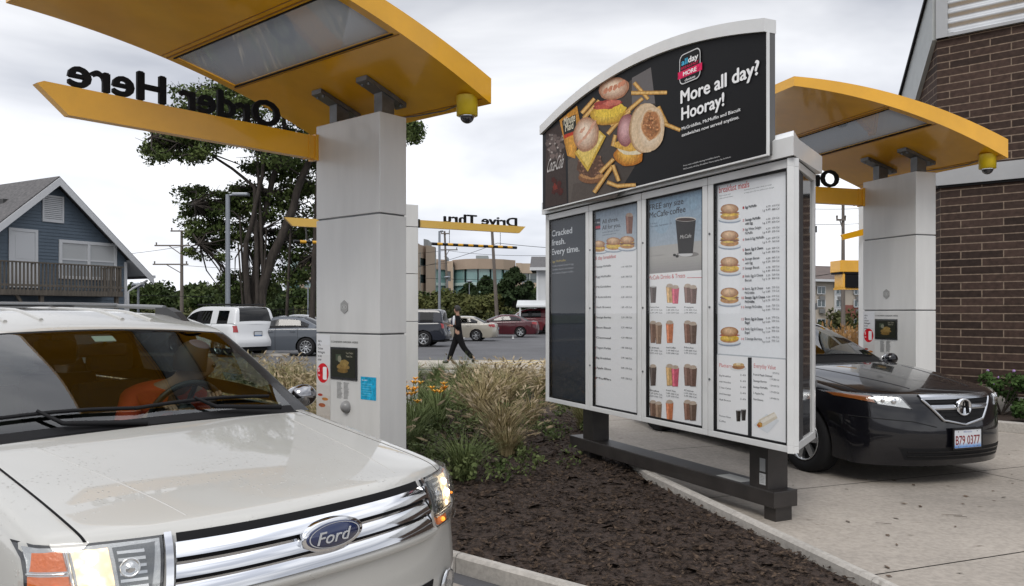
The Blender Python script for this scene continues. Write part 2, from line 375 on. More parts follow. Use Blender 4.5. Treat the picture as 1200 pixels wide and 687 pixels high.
# bark chips: one mass nobody could count
chips = []
while len(chips) < 26000:
    y = 2.9+rng.random()**1.6*9.0; x = rng.uniform(-4,3)
    if not in_poly(isl_in, x, y): continue
    l = rng.uniform(.010,.040)*(1+.05*y)*(1+1.6*(rng.random() > .93)); w = l*rng.uniform(.2,.5); a = rng.uniform(0,6.28); ti = rng.uniform(-.6,.6); z = .038+rng.random()*.03
    d = np.array([math.cos(a), math.sin(a), math.sin(ti)*.7])*l/2; e = np.array([-math.sin(a), math.cos(a), rng.uniform(-.5,.5)])*w/2; p = np.array([x,y,z])
    chips.append(np.array([p-d-e, p+d-e*.6, p+d*1.1+e, p-d+e]))
BARK_C = mat('bark_chips', (.018,.012,.009), .95, spec=.2, col2=(.13,.09,.062), vs=30, detail=3, lo=.45, hi=.78)
tag(link('bark_mulch', fastmesh('bark', np.concatenate(chips), 4), BARK_C), 'dark brown shredded bark mulch covering the island bed', 'mulch', kind='stuff')
# sidewalk beyond the island with yellow hatching, kerb of the far road
wk = MB(); wk.prism([(-3.2,22.4),(5.2,20.2),(9.5,21.4),(9.5,25.4),(-3.2,25.4)], 0, .05); tag(wk.build('sidewalk', WALK), kind='structure')
yp = MB(); YP = mat('yellow_road_paint', (.50,.36,.10), .8, col2=(.42,.36,.26), vs=4)
for i in range(9):
    x = -.9+i*.42; yp.add([(x,23.3,.055),(x+.16,23.3,.055),(x+.95,25.3,.055),(x+.79,25.3,.055)], [(0,1,2,3)])
yp.add([(-1.3,23.1,.056),(3.4,23.1,.056),(3.4,23.24,.056),(-1.3,23.24,.056)], [(0,1,2,3)]); yp.add([(-1.2,25.22,.056),(3.6,25.22,.056),(3.6,25.36,.056),(-1.2,25.36,.056)], [(0,1,2,3)])
tag(yp.build('hatched_marking', YP), kind='structure')
LINE = mat('white_road_paint', (.55,.55,.53), .8, col2=(.38,.38,.37), vs=6)
lm = MB()
for x in range(-60, 40, 3): lm.add([(x,47.5,.006),(x+.12,47.5,.006),(x+.12,53,.006),(x,53,.006)], [(0,1,2,3)])
lm.add([(-40,31.2,.006),(-9.2,31.2,.006),(-9.2,31.4,.006),(-40,31.4,.006)], [(0,1,2,3)])
tag(lm.build('parking_marking', LINE), kind='structure')
kb2 = MB(); kb2.rbox((-45,28.6,0), (37,0,0), (0,.2,0), (0,0,.10)); kb2.rbox((-70,64,0), (150,0,0), (0,.3,0), (0,0,.13)); tag(kb2.build('street_kerb', CURB), kind='structure')
lw = MB(); lw.add([(-300,64.3,.1),(300,64.3,.1),(300,900,.1),(-300,900,.1)], [(0,1,2,3)]); tag(lw.build('lawn', LAWN), kind='structure')
# ---------------------------------------------------------------- order posts
SKYL = bpy.data.materials.new('frosted_skylight'); SKYL.use_nodes = True
_N = SKYL.node_tree.nodes; _L = SKYL.node_tree.links; _N.remove(_N['Principled BSDF'])
_t = _N.new('ShaderNodeBsdfTranslucent'); _t.inputs[0].default_value = (.10,.107,.115,1); _g = _N.new('ShaderNodeBsdfGlossy'); _g.inputs['Roughness'].default_value = .03
_lw = _N.new('ShaderNodeLayerWeight'); _lw.inputs[0].default_value = .5; _p = _N.new('ShaderNodeMath'); _p.operation = 'POWER'; _p.inputs[1].default_value = 3.5; _L.new(_lw.outputs['Facing'], _p.inputs[0])
_a = _N.new('ShaderNodeMath'); _a.operation = 'MULTIPLY_ADD'; _a.inputs[1].default_value = .85; _a.inputs[2].default_value = .12; _L.new(_p.outputs[0], _a.inputs[0])
_m = _N.new('ShaderNodeMixShader'); _L.new(_a.outputs[0], _m.inputs[0]); _L.new(_t.outputs[0], _m.inputs[1]); _L.new(_g.outputs[0], _m.inputs[2]); _L.new(_m.outputs[0], _N['Material Output'].inputs[0])
def tooth(c, x, y, h, s, col=(.02,.02,.02)): c.text(s, x, y, h, col, bold=.02, cond=.8)
def order_post(base, u, n, label, k=1.137, text='Order Here', rot=0, s1=2.307, s2=1.418, cs=1.):
    """base = near front corner of the column. a runs along u, b along n (towards the lane)"""
    u = Vector(u); n = Vector(n); base = Vector(base)
    root = empty('order_post', (base.x, base.y, 0)); tag(root, label, 'order post', 'yellow canopied order posts of the two lanes')
    def P(a, b, z): return k*(a*u+b*n)+Vector((0,0, H+k*(z-H)))
    z0 = H-H/k
    Wc, Tc = .763, .262
    # column: three stacked panels with dark joints
    for (za, zb) in ((z0, s2-.006), (s2+.006, s1-.006), (s1+.006, 3.05)):
        m = MB(); m.rbox(P(0,0,za), P(Wc,0,za)-P(0,0,za), P(0,-Tc,za)-P(0,0,za), P(0,0,zb)-P(0,0,za), bev=.006); m.build('column_panel', WHITE, root)
    m = MB(); m.rbox(P(.012,-.012,z0), P(Wc-.012,-.012,z0)-P(.012,-.012,z0), P(.012,-Tc+.012,z0)-P(.012,-.012,z0), P(0,0,3.04)-P(0,0,z0)); m.build('column_core', GREYM, root)
    # concrete footing
    m = MB(); m.rbox(P(-.05,.05,z0)-Vector((0,0,.0)), P(Wc+.1,0,z0)-P(0,0,z0), P(0,-Tc-.1,z0)-P(0,0,z0), (0,0,.05)); m.build('footing', CURB, root)
    # canopy: arched slab, underside z(b), thickness tapering
    a0, a1, b0, b1 = -.63, 1.39, -.518, 1.98
    def zu(b): return 3.6-.073*(2.1-b)**2
    def th(b): return .085+.10*max(0,(1.98-b)/2.5)
    nb = 26; bs = [b0+(b1-b0)*i/nb for i in range(nb+1)]
    ga, gb, g0, g1 = -.56, 1.31, .385, .875     # skylight
    bs = sorted(set([b for b in bs if abs(b-g0) > .03 and abs(b-g1) > .03]+[g0,g1]))
    m = MB(); AA = [a0,ga,gb,a1]
    idx = {}; vs = []
    for t in (0,1):
        for i, b in enumerate(bs):
            for j, a in enumerate(AA): idx[(t,i,j)] = len(vs); vs.append(P(a, b, zu(b)+(th(b) if t else 0)))
    fs = []
    nB = len(bs)
    def hole(i, j): return j == 1 and bs[i] >= g0-1e-6 and bs[i+1] <= g1+1e-6
    for i in range(nB-1):
        for j in range(3):
            if hole(i,j): continue
            fs.append((idx[0,i,j],idx[0,i+1,j],idx[0,i+1,j+1],idx[0,i,j+1])); fs.append((idx[1,i,j],idx[1,i,j+1],idx[1,i+1,j+1],idx[1,i+1,j]))
    for i in range(nB-1):
        fs.append((idx[0,i,0],idx[1,i,0],idx[1,i+1,0],idx[0,i+1,0])); fs.append((idx[0,i,3],idx[0,i+1,3],idx[1,i+1,3],idx[1,i,3]))
        if hole(i,1): fs.append((idx[0,i,1],idx[0,i+1,1],idx[1,i+1,1],idx[1,i,1])); fs.append((idx[0,i,2],idx[1,i,2],idx[1,i+1,2],idx[0,i+1,2]))
    for j in range(3):
        fs.append((idx[0,0,j],idx[0,0,j+1],idx[1,0,j+1],idx[1,0,j])); fs.append((idx[0,nB-1,j],idx[1,nB-1,j],idx[1,nB-1,j+1],idx[0,nB-1,j+1]))
    i0 = bs.index(g0); i1 = bs.index(g1)
    for i in (i0, i1): fs.append((idx[0,i,1],idx[0,i,2],idx[1,i,2],idx[1,i,1]))
    m.add(vs, fs); cn = m.build('canopy', YEL, root)
    cn.data.polygons.foreach_set('use_smooth', [True]*len(cn.data.polygons)); cn.data.set_sharp_from_angle(angle=.5)
    # seams on the underside (thin grooves in relief) : a raised lip along the panel join
    m = MB()
    for bb, th_ in ((g1+.03,.012),(g1+.075,.006),(g0-.03,.006),(b0+.07,.006)):
        pts = [P(a0+.02, bb, zu(bb)-.003), P(a1-.02, bb, zu(bb)-.003)]
        m.rbox(pts[0], pts[1]-pts[0], P(0,th_,0)-P(0,0,0), Vector((0,0,.006)))
    m.build('seam', mat('seam_shadow', (.30,.13,.01), .5), cn)
    # skylight glass
    m = MB(); q = [b for b in bs if g0-1e-6 <= b <= g1+1e-6]
    vs = []; 
    for b in q: vs += [P(ga+.004,b,zu(b)+.012), P(gb-.004,b,zu(b)+.012)]
    fs = []
    for i in range(len(q)-1): fs += [(2*i,2*i+1,2*i+3,2*i+2)]
    m.add(vs, fs, True); m.build('skylight', SKYL, root, fix=False)
    m = MB()
    for (aa, ab, ba, bb) in ((ga-.012,gb+.012,g0-.012,g0),(ga-.012,gb+.012,g1,g1+.012)):
        m.rbox(P(aa,ba,zu(ba)-.005), P(ab,ba,0)-P(aa,ba,0), P(aa,bb,zu(bb))-P(aa,ba,zu(ba)), Vector((0,0,.012)))
    m.build('skylight_frame', BLKM, root)
    # two T brackets
    for a in (.10, .64):
        m = MB()
        bz = 3.05
        def R(a_, b_, z_): return P(a_, b_, z_)
        w = .045
        zt = lambda b: zu(b)-.002
        m.add([R(a-w,-.19,bz),R(a+w,-.19,bz),R(a+w,-.07,bz),R(a-w,-.07,bz), R(a-w,-.19,zt(-.19)-.03),R(a+w,-.19,zt(-.19)-.03),R(a+w,-.07,zt(-.07)-.03),R(a-w,-.07,zt(-.07)-.03)],
              [(0,1,2,3),(4,7,6,5),(0,4,5,1),(1,5,6,2),(2,6,7,3),(3,7,4,0)])
        pa, pb = -.30, .09
        m.add([R(a-.06,pa,zt(pa)-.035),R(a+.06,pa,zt(pa)-.035),R(a+.06,pb,zt(pb)-.035),R(a-.06,pb,zt(pb)-.035),R(a-.06,pa,zt(pa)-.001),R(a+.06,pa,zt(pa)-.001),R(a+.06,pb,zt(pb)-.001),R(a-.06,pb,zt(pb)-.001)],
              [(0,1,2,3),(4,7,6,5),(0,4,5,1),(1,5,6,2),(2,6,7,3),(3,7,4,0)])
        for bb in (pa+.04, pb-.04):
            for aa in (-.035,.035): m.cyl(R(a+aa,bb,zt(bb)-.048), R(a+aa,bb,zt(bb)-.033), .012, 8)
        m.build('bracket', GREYM, root)
    # camera housing and dome
    pc = P(-.50,-.40,zu(-.40)); m = MB(); m.tube([pc+Vector((0,0,.01)), pc-Vector((0,0,.15)), pc-Vector((0,0,.155))], [.088,.088,.07], 24)
    ch = m.build('camera_housing', YELD, root)
    m = MB(); m.lathe([(.06*math.cos(t), -.06*math.sin(t)) for t in [i*math.pi/16 for i in range(9)]], Matrix.Translation(pc-Vector((0,0,.155))), 20); m.build('camera_dome', mat('dome_glass', (.03,.03,.035), .05, coat=1), ch)
    m = MB(); m.tube([pc-Vector((0,0,.152)), pc-Vector((0,0,.160))], [.066,.066], 24); m.build('dome_ring', CHROME, ch)
    # cable clipped beneath the edge
    m = MB(); m.tube([P(-.42,-.44,zu(-.44)-.006), P(-.2,-.47,zu(-.47)-.008), P(.1,-.45,zu(-.45)-.012), P(.5,-.40,zu(-.4)-.01)], .005, 6); m.build('cable', GREYM, root)
    # arm with letters
    def arm_P(s, z, o=0.): return P(Wc-.02+o, s, z)
    ah0, ah1 = 2.79, 2.97; Lr = 2.0
    m = MB(); prof = [(.0,ah0),(Lr-.20,ah0),(Lr,ah1-.055),(Lr-.0,ah1-.02),(Lr-.02,ah1),(0,ah1)]
    prof = [(.0,ah0),(Lr-.16,ah0),(Lr+.02,ah1-.02),(Lr-.02,ah1),(0,ah1)]
    vs = [arm_P(s,z,0) for s,z in prof]+[arm_P(s,z,.07) for s,z in prof]; nn = len(prof)
    m.add(vs, [tuple(range(nn)), tuple(range(nn,2*nn))[::-1]]+[(i,nn+i,nn+(i+1)%nn,(i+1)%nn) for i in range(nn)])
    ar = m.build('sign_arm', YEL, root)
    m = MB(); m.rbox(arm_P(-.0,ah0-.012,-.012), P(.094,0,0)-P(0,0,0), P(0,.03,0)-P(0,0,0), P(0,0,ah1+.012)-P(0,0,ah0-.012)); m.rbox(arm_P(.075,ah0-.004,-.006), P(.082,0,0)-P(0,0,0), P(0,.012,0)-P(0,0,0), P(0,0,ah1+.004)-P(0,0,ah0-.004)); m.build('arm_clamp', YEL, ar)
    M = frame(arm_P(.335,ah1+.010,.003), n, (0,0,1))
    m = MB(); solidtext(m, text, M, .192*k, 1.51*k, .03, bold=.030); m.build('lettering', BLKM, ar)
    # face of the lower panel: screen, strip poster, notices
    zf = lambda z: z-z0
    M = frame(P(Wc,0,z0)+n*.002, -u, (0,0,1))    # x from far edge to near edge, seen from the lane
    X = lambda px: px*k*Wc; Zc = lambda z: k*(s2-(1.418-z)*cs-z0)
    c = Canvas(M)
    c.grad(X(.0)+.012, .12, X(.235), Zc(1.405), (.30,.22,.12), (.74,.75,.77), 14)
    for i, s_ in enumerate(['Add a', '6 Pc.', 'Chicken', 'McNuggets', 'to any', 'order']): c.text(s_, X(.03), Zc(1.345)-i*.033, .021, (.02,.02,.02), bold=.02, cond=.80)
    c.ell(X(.115), Zc(1.103), .084, .088, (.62,.01,.02)); c.text('1', X(.115), Zc(1.103)-.055, .115, (.85,.85,.85), bold=.03, width=.055); c.text('$', X(.035), Zc(1.103)+.012, .038, (.85,.85,.85), bold=.02); c.text('for', X(.035), Zc(1.103)-.03, .022, (.85,.85,.85), bold=.01)
    c.ell(X(.07), Zc(.93), .035, .012, (.4,.05,.03)); c.ell(X(.15), Zc(.9), .045, .014, (.5,.2,.05)); c.ell(X(.1), Zc(.85), .05, .018, (.35,.10,.04))
    c.text('CONFIRM ORDER HERE', X(.25), Zc(1.345), .017, (.12,.12,.12), width=X(.43), bold=.01)
    c.build('strip_poster', root)
    m = MB(); p = M @ Vector((X(.25), Zc(1.064), -.004)); m.rbox(p, -u*X(.42), Vector((0,0,Zc(1.312)-Zc(1.064))), n*.012, bev=.003); sc_ = m.build('screen', mat('screen_bezel', (.012,.012,.012), .15, coat=.5), root)
    c = Canvas(frame(p+n*.0135, -u, (0,0,1))); w_ = X(.42); h_ = Zc(1.312)-Zc(1.064)
    c.rect(.02, .02, w_-.02, h_-.02, (.022,.024,.016)); c.ell(w_*.5, h_*.40, w_*.24, h_*.10, (.25,.16,.05), wob=.05); c.ell(w_*.48, h_*.28, w_*.20, h_*.07, (.18,.11,.03)); c.ell(w_*.54, h_*.52, w_*.17, h_*.10, (.28,.19,.06), wob=.04); c.rect(w_*.22,h_*.58,w_*.42,h_*.78,(.06,.08,.05)); c.ell(w_*.36, h_*.64, w_*.07, h_*.10, (.22,.22,.16))
    c.text('Your Order', w_*.60, h_*.80, .018, (.35,.33,.25), bold=.01); c.text('Thank You', w_*.60, h_*.70, .018, (.35,.33,.25), bold=.01); c.build('display', sc_)
    c = Canvas(M); 
    for j in range(2):
        for i in range(14): c.rect(X(.345+.11*j), Zc(1.040)-i*.0105, X(.345+.11*j)+X(.090)*(.7+.3*random.random()), Zc(1.040)-i*.0105+.004, (.16,.16,.16))
    c.build('small_notice', root)
    c = Canvas(M); c.rect(X(.72), Zc(.93), X(.95), Zc(1.10), (.015,.36,.60)); c.text('Your order is', X(.735), Zc(1.07), .012, (.75,.85,.9), bold=.02)
    for i in range(6): c.rect(X(.735), Zc(1.045)-i*.020, X(.735+.19*(.6+.4*random.random())), Zc(1.045)-i*.020+.005, (.12,.50,.70))
    if rot == 0: c.build('blue_notice', root)
    # hexagonal speaker mark on the middle panel
    m = MB(); ct = M @ Vector((X(.465), Zc(1.62), 0)); R_ = .055
    hexp = [(R_*math.sin(i*math.pi/3), R_*1.1*math.cos(i*math.pi/3)) for i in range(6)]
    m.extr(hexp, -u, (0,0,1), n*.004, ct); sp_ = m.build('speaker_plate', mat('speaker_grey', (.33,.33,.32), .5), root)
    c = Canvas(frame(ct+n*.0045, -u, (0,0,1))); c.ell(0,0,.040,.020,(.50,.50,.49)); c.ell(0,0,.033,.015,(.33,.33,.32)); c.ell(0,0,.012,.012,(.50,.50,.49)); c.build('speaker_mark', sp_)
    # small dome speaker low on the post
    m = MB(); m.ball(M @ Vector((X(.50), Zc(.86), 0)), .055, 16, 10, (1,1,1)); m.build('speaker_dome', mat('dome_grey', (.25,.25,.25), .3), root)
    return root
order_post((-.967*1.137, 5.82*1.137), UL, NL, 'yellow canopied white order post beside the cream car, nearest the camera', rot=0)
order_post((4.21*1.137, 8.3*1.137), UR, NR, 'yellow canopied white order post behind the black sedan, next to the brick wall', rot=1, s1=2.39, s2=1.60, cs=.89)
# ---------------------------------------------------------------- gateway between the lanes
gd = Vector((.87,.50,0)).normalized(); gnm = Vector((.5,-.87,0)).normalized(); gx = -1.46; gy = 12.4
rt = empty('gateway_post', (gx,gy,0)); tag(rt, 'white gateway post with two yellow arms beyond the nearest order post', 'gateway post')
m = MB()
for za, zb in ((0,1.43),(1.44,2.17),(2.18,2.90),(2.91,3.25)): m.rbox(gd*-.55+Vector((0,0,za)), gd*.55, -gnm*.3, (0,0,zb-za), bev=.005)
m.build('column', WHITE, rt)
def garm(sg, L_, nm, z0=2.905, z1=3.02, st=0.):
    d = gd*sg; o = Vector((0,0,0)) if sg > 0 else gd*-.55
    m = MB(); prof = [(st,z0),(L_-.12,z0),(L_,z1),(st,z1)]
    vs = [o+d*a+Vector((0,0,b))+gnm*-.02 for a,b in prof]+[o+d*a+Vector((0,0,b))+gnm*-.09 for a,b in prof]
    m.add(vs, [(0,1,2,3),(7,6,5,4)]+[(i,4+i,4+(i+1)%4,(i+1)%4) for i in range(4)]); return m.build('sign_arm', mat('yellow_light', (.66,.42,.09), .35, coat=.3), rt)
ra = garm(1, 1.96, ''); la = garm(-1, 1.51, '', 2.82, 2.94)
M = frame(gd*1.83+gnm*-.07+Vector((0,0,3.018)), -gd, (0,0,1)); m = MB(); solidtext(m, 'Drive Thru', M, .15, 1.36, .02, bold=.030); m.build('lettering', BLKM, ra)
m = MB(); m.rbox(Vector((0,0,2.90)), gd*.03, -gnm*.11, (0,0,.13)); m.build('arm_clamp', BLKM, ra)
def stripebar(p0, d, L_, nm, label, hz):
    rt = empty('clearance_bar', p0); tag(rt, label, 'clearance bar', 'striped clearance bars hanging from the gateway arms')
    yl = mat('stripe_yellow', (.62,.33,.02), .5); n_ = max(4, int(L_/.09)); ms = [MB(), MB()]
    for i in range(n_): ms[i%2].cyl(d*(L_*i/n_), d*(L_*(i+1)/n_), .024, 12)
    ms[0].build('black_band', BLK, rt); ms[1].build('yellow_band', yl, rt)
    for t in (.2,.8):
        m = MB(); p = d*(L_*t)
        for i in range(int(hz/.03)): m.cyl(p+Vector((0,0,.03+i*.03)), p+Vector((0,0,.055+i*.03)), .006, 6)
        m.build('chain', GREYM, rt)
p = Vector((gx,gy,0))+gd*.25-gnm*.05
stripebar((p.x,p.y,2.66), gd, 1.55, '', 'black and yellow striped clearance bar hanging below the Drive Thru lettering', .22)
p = Vector((gx,gy,0))-gd*1.92-gnm*.05
stripebar((p.x,p.y,2.60), gd, .9, '', 'short black and yellow striped clearance bar hanging in front of the maple trunk', .20)
# ---------------------------------------------------------------- menu board
def menu_board():
    e = Vector((.43,-.903,0)).normalized(); q = Vector((.903,.43,0)).normalized(); f = -q; Z = Vector((0,0,1))
    M0 = Vector((1.945,5.5,0)); LB = 3.65; O = M0-e*LB
    root = empty('menu_board', (M0-e*LB/2+q*.34)[:]); base = root.location.copy(); tag(root, 'white menu board cabinet with lit food posters and arched black sign on top', 'menu board')
    def p(x, y, z): return O-base+e*x+q*y+Z*z          # local to root
    zb, zt = .60, 2.65; TH = .68; SL = .456
    foot = [(0,0),(LB,0),(LB-SL,TH),(SL,TH)]
    def pr(m, pts, z0, z1): m.prism([tuple((p(a,b,0)).xy) for a,b in pts], z0, z1)
    m = MB(); pr(m, [(.03,.05),(LB-.03,.05),(LB-SL-.02,TH-.03),(SL+.02,TH-.03)], zb+.02, zt-.01); m.build('cabinet_core', mat('cabinet_dark', (.03,.03,.032), .6), root)
    # face frames: four doors
    dw = LB/4
    fr = mat('frame_white', (.63,.635,.63), .3, coat=.3, var=.04, vs=4)
    for i in range(4):
        x0, x1 = i*dw+.004, (i+1)*dw-.004; m = MB(); b = .062; g = .012
        outer = (x0,zb,x1,zt)
        for (a0,c0,a1,c1) in ((x0,zb,x1,zb+b-.015),(x0,zt-b,x1,zt),(x0,zb+b-.015,x0+b,zt-b),(x1-b,zb+b-.015,x1,zt-b)):
            m.rbox(p(a0,-.0,c0), e*(a1-a0), q*.055, Z*(c1-c0), bev=.004)
        d_ = m.build('door_frame', fr, root)
        m = MB()
        for (a0,c0,a1,c1) in ((x0+b,zb+b-.015,x1-b,zb+b),(x0+b,zt-b-.015,x1-b,zt-b),(x0+b,zb+b,x0+b+.018,zt-b-.015),(x1-b-.012,zb+b,x1-b,zt-b-.015)): m.rbox(p(a0,.004,c0), e*(a1-a0), q*.03, Z*(c1-c0))
        m.build('gasket', BLKM, d_)
        m = MB()
        for zz in (1.05,1.62,2.2): m.cyl(p(x0+.022,-.006,zz), p(x0+.022,.004,zz), .009, 10)
        m.build('lock', GREYM, d_)
    # mitred side windows
    for s in (0,1):
        A_ = p(LB,0,0) if s else p(0,0,0); B_ = p(LB-SL,TH,0) if s else p(SL,TH,0); d = (B_-A_); Ls = d.length; d = d/Ls; nn = Vector((d.y,-d.x,0)) if s else Vector((-d.y,d.x,0))
        m = MB(); b = .055
        for (a0,c0,a1,c1) in ((0,zb,Ls,zb+b),(0,zt-b,Ls,zt),(0,zb+b,b,zt-b),(Ls-b,zb+b,Ls,zt-b)): m.rbox(A_+d*a0+Z*c0+nn*.002, d*(a1-a0), -nn*.045, Z*(c1-c0), bev=.003)
        sd = m.build('side_frame', fr, root)
        m = MB(); m.rbox(A_+d*b+Z*(zb+b)-nn*.014, d*(Ls-2*b), -nn*.006, Z*(zt-zb-2*b)); m.build('side_window', mat('side_pane', (.035,.035,.037), .06, coat=1., spec=1., var=.3, vs=3), sd)
        m = MB()
        for zz in (1.0,1.6,2.2): m.rbox(A_+d*(Ls-.02)+Z*zz+nn*.003, d*.012, nn*.012, Z*.05)
        m.build('hinge', GREYM, sd)
    # corner post strip
    # eave cap
    m = MB(); oh = .035
    def ring(o, z): return [p(-o,-o,z), p(LB+o,-o,z), p(LB-SL+o,TH+o,z), p(SL-o,TH+o,z)]
    R0, R1, R2 = ring(oh, zt+.008), ring(oh, zt+.14), ring(-.05, zt+.20)
    vs = R0+R1+R2; fs = [(3,2,1,0),(8,9,10,11)]+[(i,(i+1)%4,4+(i+1)%4,4+i) for i in range(4)]+[(4+i,4+(i+1)%4,8+(i+1)%4,8+i) for i in range(4)]
    m.add(vs, fs); m.build('eave', fr, root)
    m = MB(); R3 = [p(-.005,-.005,zt),p(LB+.005,-.005,zt),p(LB-SL,TH,zt),p(SL,TH,zt)]; m.add(R3+[v+Z*.0075 for v in R3], [(3,2,1,0)]+[(i,(i+1)%4,4+(i+1)%4,4+i) for i in range(4)]); m.build('eave_shadow_gap', BLKM, root)
    # arched topper
    tx0, tx1, tz0 = .085, LB-.165, 2.695
    xc = (tx0+tx1)/2; hw = (tx1-tx0)/2
    def arc(x): return 3.785-.083*(x-1.85)**2
    n = 36; xs = [tx0+(tx1-tx0)*i/n for i in range(n+1)]
    m = MB(); poly = [(tx0,tz0),(tx1,tz0)]+[(x,arc(x)) for x in xs[::-1]]
    m.extr(poly, e, Z, q*.075, p(0,-.085,0)); tp = m.build('topper', mat('sign_body', (.10,.10,.10), .4), root)
    m = MB()
    for i in range(n):
        a, b = xs[i], xs[i+1]; ta = arc(a); tb = arc(b)
        if i == 0: a -= .02
        if i == n-1: b += .004
        for (lo, hi, y0, y1) in ((-.01,.085,-.115,-.005),):
            V = [p(a,y0,ta+lo),p(b,y0,tb+lo),p(b,y1,tb+lo),p(a,y1,ta+lo),p(a,y0,ta+hi),p(b,y0,tb+hi),p(b,y1,tb+hi),p(a,y1,ta+hi)]
            fs = [(0,3,2,1),(4,5,6,7),(0,1,5,4),(2,3,7,6)]
            if i == 0: fs.append((0,4,7,3))
            if i == n-1: fs.append((1,2,6,5))
            m.add(V, fs)
    m.build('arched_trim', fr, tp)
    m = MB(); m.rbox(p(tx0-.012,-.092,tz0-.012), e*(tx1-tx0+.024), q*.02, Z*.012); m.rbox(p(tx1,-.092,tz0), e*.012, q*.02, Z*(arc(tx1)-tz0-.012)); m.build('edge_trim', ALU, tp)
    # topper print. canvas x from left end, y up from z=0
    c = Canvas(frame(p(0,-.0862,0), e, Z))
    c._add([(x,y) for x,y in poly], [tuple(range(len(poly)))], (.011,.011,.012))
    X = lambda t: tx0+(tx1-tx0)*t
    # the printed picture, laid out by the photo's own proportions on the sign plane
    def bxz(px, py, o=-.0862):
        r = (px-600)/F; a_ = 1.945+.903*o; b_ = 5.5+.43*o; s_ = (a_-r*b_)/(.43+.903*r); return LB-s_, H+(HY-py)/F*(b_+.903*s_)
    bx0 = bxz
    def zz(x, y, z=3.618): return bxz(630+x/z, 50+y/z)
    def pg(pts, col): c.poly([zz(*q_) for q_ in pts], col)
    def el(cx, cy, rx, ry, col, a=0., n=26, wob=0.):
        P_ = []; ph = random.random()*6
        for k_ in range(n):
            g = 2*math.pi*k_/n; w_ = 1+wob*math.sin(5*g+ph)+wob*.6*math.sin(9*g+2*ph); x_ = rx*w_*math.cos(g); y_ = ry*w_*math.sin(g)
            P_.append(zz(cx+x_*math.cos(a)-y_*math.sin(a), cy+x_*math.sin(a)+y_*math.cos(a)))
        c.poly(P_, col)
    def ge(cx, cy, rx, ry, c0, c1, a=0., ox=-.12, oy=-.18, n_=7, wob=0.):
        for k_ in range(n_):
            t_ = k_/(n_-1); el(cx+rx*ox*t_, cy+ry*oy*t_, rx*(1-.72*t_), ry*(1-.72*t_), tuple(p_+(q_-p_)*t_ for p_, q_ in zip(c0, c1)), a, 26, wob if k_ == 0 else wob*.5)
    def tx(t, px, py, pxr, hpx, col, bold=.02, shear=0.):
        x0, z0 = bxz(px, py); x1, _ = bxz(pxr, py); x1 = max(x1, x0+.01); hh_ = z0-bxz(px, py+hpx)[1]; c.text(t, x0, z0, hh_, col, width=x1-x0, bold=bold, shear=shear)
    pg([(395,160),(480,105),(500,262),(470,430),(330,660),(130,684),(128,480),(180,350)], (.062,.050,.042)); pg([(400,150),(480,105),(498,258),(400,268)], (.13,.12,.12)); pg([(128,500),(200,450),(240,640),(132,684)], (.10,.082,.070)); pg([(150,600),(330,560),(300,664),(140,682)], (.080,.064,.054))
    pg([(35,378),(112,335),(124,680),(33,700)], (.040,.026,.022))
    for i in range(44): k_ = random.uniform(.35,1.2); el(random.uniform(42,104), random.uniform(395,500), random.uniform(5,13), random.uniform(6,15), (.14*k_,.105*k_,.095*k_), random.random()*3, 8, .15)
    for i in range(12): k_ = random.uniform(.5,1.2); el(random.uniform(44,108), random.uniform(385,470), 4, 5, (.40*k_,.35*k_,.32*k_), random.random()*3, 6, .2)
    for i in range(10): el(random.uniform(55,105), random.uniform(580,650), 9, 12, (.06,.010,.006), 0, 10, .2)
    el(75, 612, 10, 14, (.16,.02,.01), 0, 12, .2)
    _x0, _z0 = zz(38, 553); _x1, _ = zz(116, 553); c.text('Coca-Cola', _x0, _z0-.0, .15, (.55,.52,.50), width=_x1-_x0-.05, shear=.45)
    pg([(93,330),(168,268),(182,345),(160,492),(127,480)], (.48,.22,.03)); pg([(112,345),(160,330),(158,480),(135,480)], (.60,.30,.05)); pg([(104,332),(162,304),(166,372),(112,392)], (.018,.018,.014)); pg([(112,392),(166,372),(163,386),(114,408)], (.45,.04,.015))
    _x0, _z0 = zz(112, 352); c.text('Minute', _x0, _z0, .085, (.62,.58,.45), width=zz(160,350)[0]-_x0, bold=.02); _x0, _z0 = zz(118, 378); c.text('Maid', _x0, _z0, .08, (.62,.58,.45), width=zz(152,350)[0]-_x0, bold=.02)
    def fry(x0, y0, x1, y1, w=9):
        d_ = Vector((x1-x0, y1-y0)).normalized(); nn = Vector((-d_.y,d_.x))*w
        pg([(x0-nn.x,y0-nn.y),(x1-nn.x*.9,y1-nn.y*.9),(x1+nn.x*.9,y1+nn.y*.9),(x0+nn.x,y0+nn.y)], (.40,.20,.045)); o_ = -.6 if nn.y > 0 else .6
        pg([(x0+nn.x*(o_-.35),y0+nn.y*(o_-.35)),(x1+nn.x*(o_-.3),y1+nn.y*(o_-.3)),(x1+nn.x*(o_+.9),y1+nn.y*(o_+.9)),(x0+nn.x*(o_+.9),y0+nn.y*(o_+.9))] if abs(o_) < 0 else [(x0-nn.x*.55,y0-nn.y*.55),(x1-nn.x*.5,y1-nn.y*.5),(x1+nn.x*.45,y1+nn.y*.45),(x0+nn.x*.45,y0+nn.y*.45)], (.66,.42,.15))
    for q_ in ((410,170,470,240),(188,300,242,238),(196,322,262,246),(298,388,372,302),(312,352,446,236),(320,440,330,392),(350,330,392,290),(512,272,548,345),(540,345,606,372),(398,214,550,212)): fry(*q_)
    # top muffin
    el(300,330,62,20,(.38,.19,.03),-.1); ge(300,302,76,42,(.46,.27,.03),(.74,.55,.10),-.15,wob=.05); el(310,288,66,28,(.68,.48,.06),-.2,26,.06); el(295,262,60,20,(.30,.045,.035),-.15,24,.10); el(285,270,40,12,(.44,.09,.06),-.2,20,.14); el(318,256,38,12,(.50,.14,.10),-.1,20,.12)
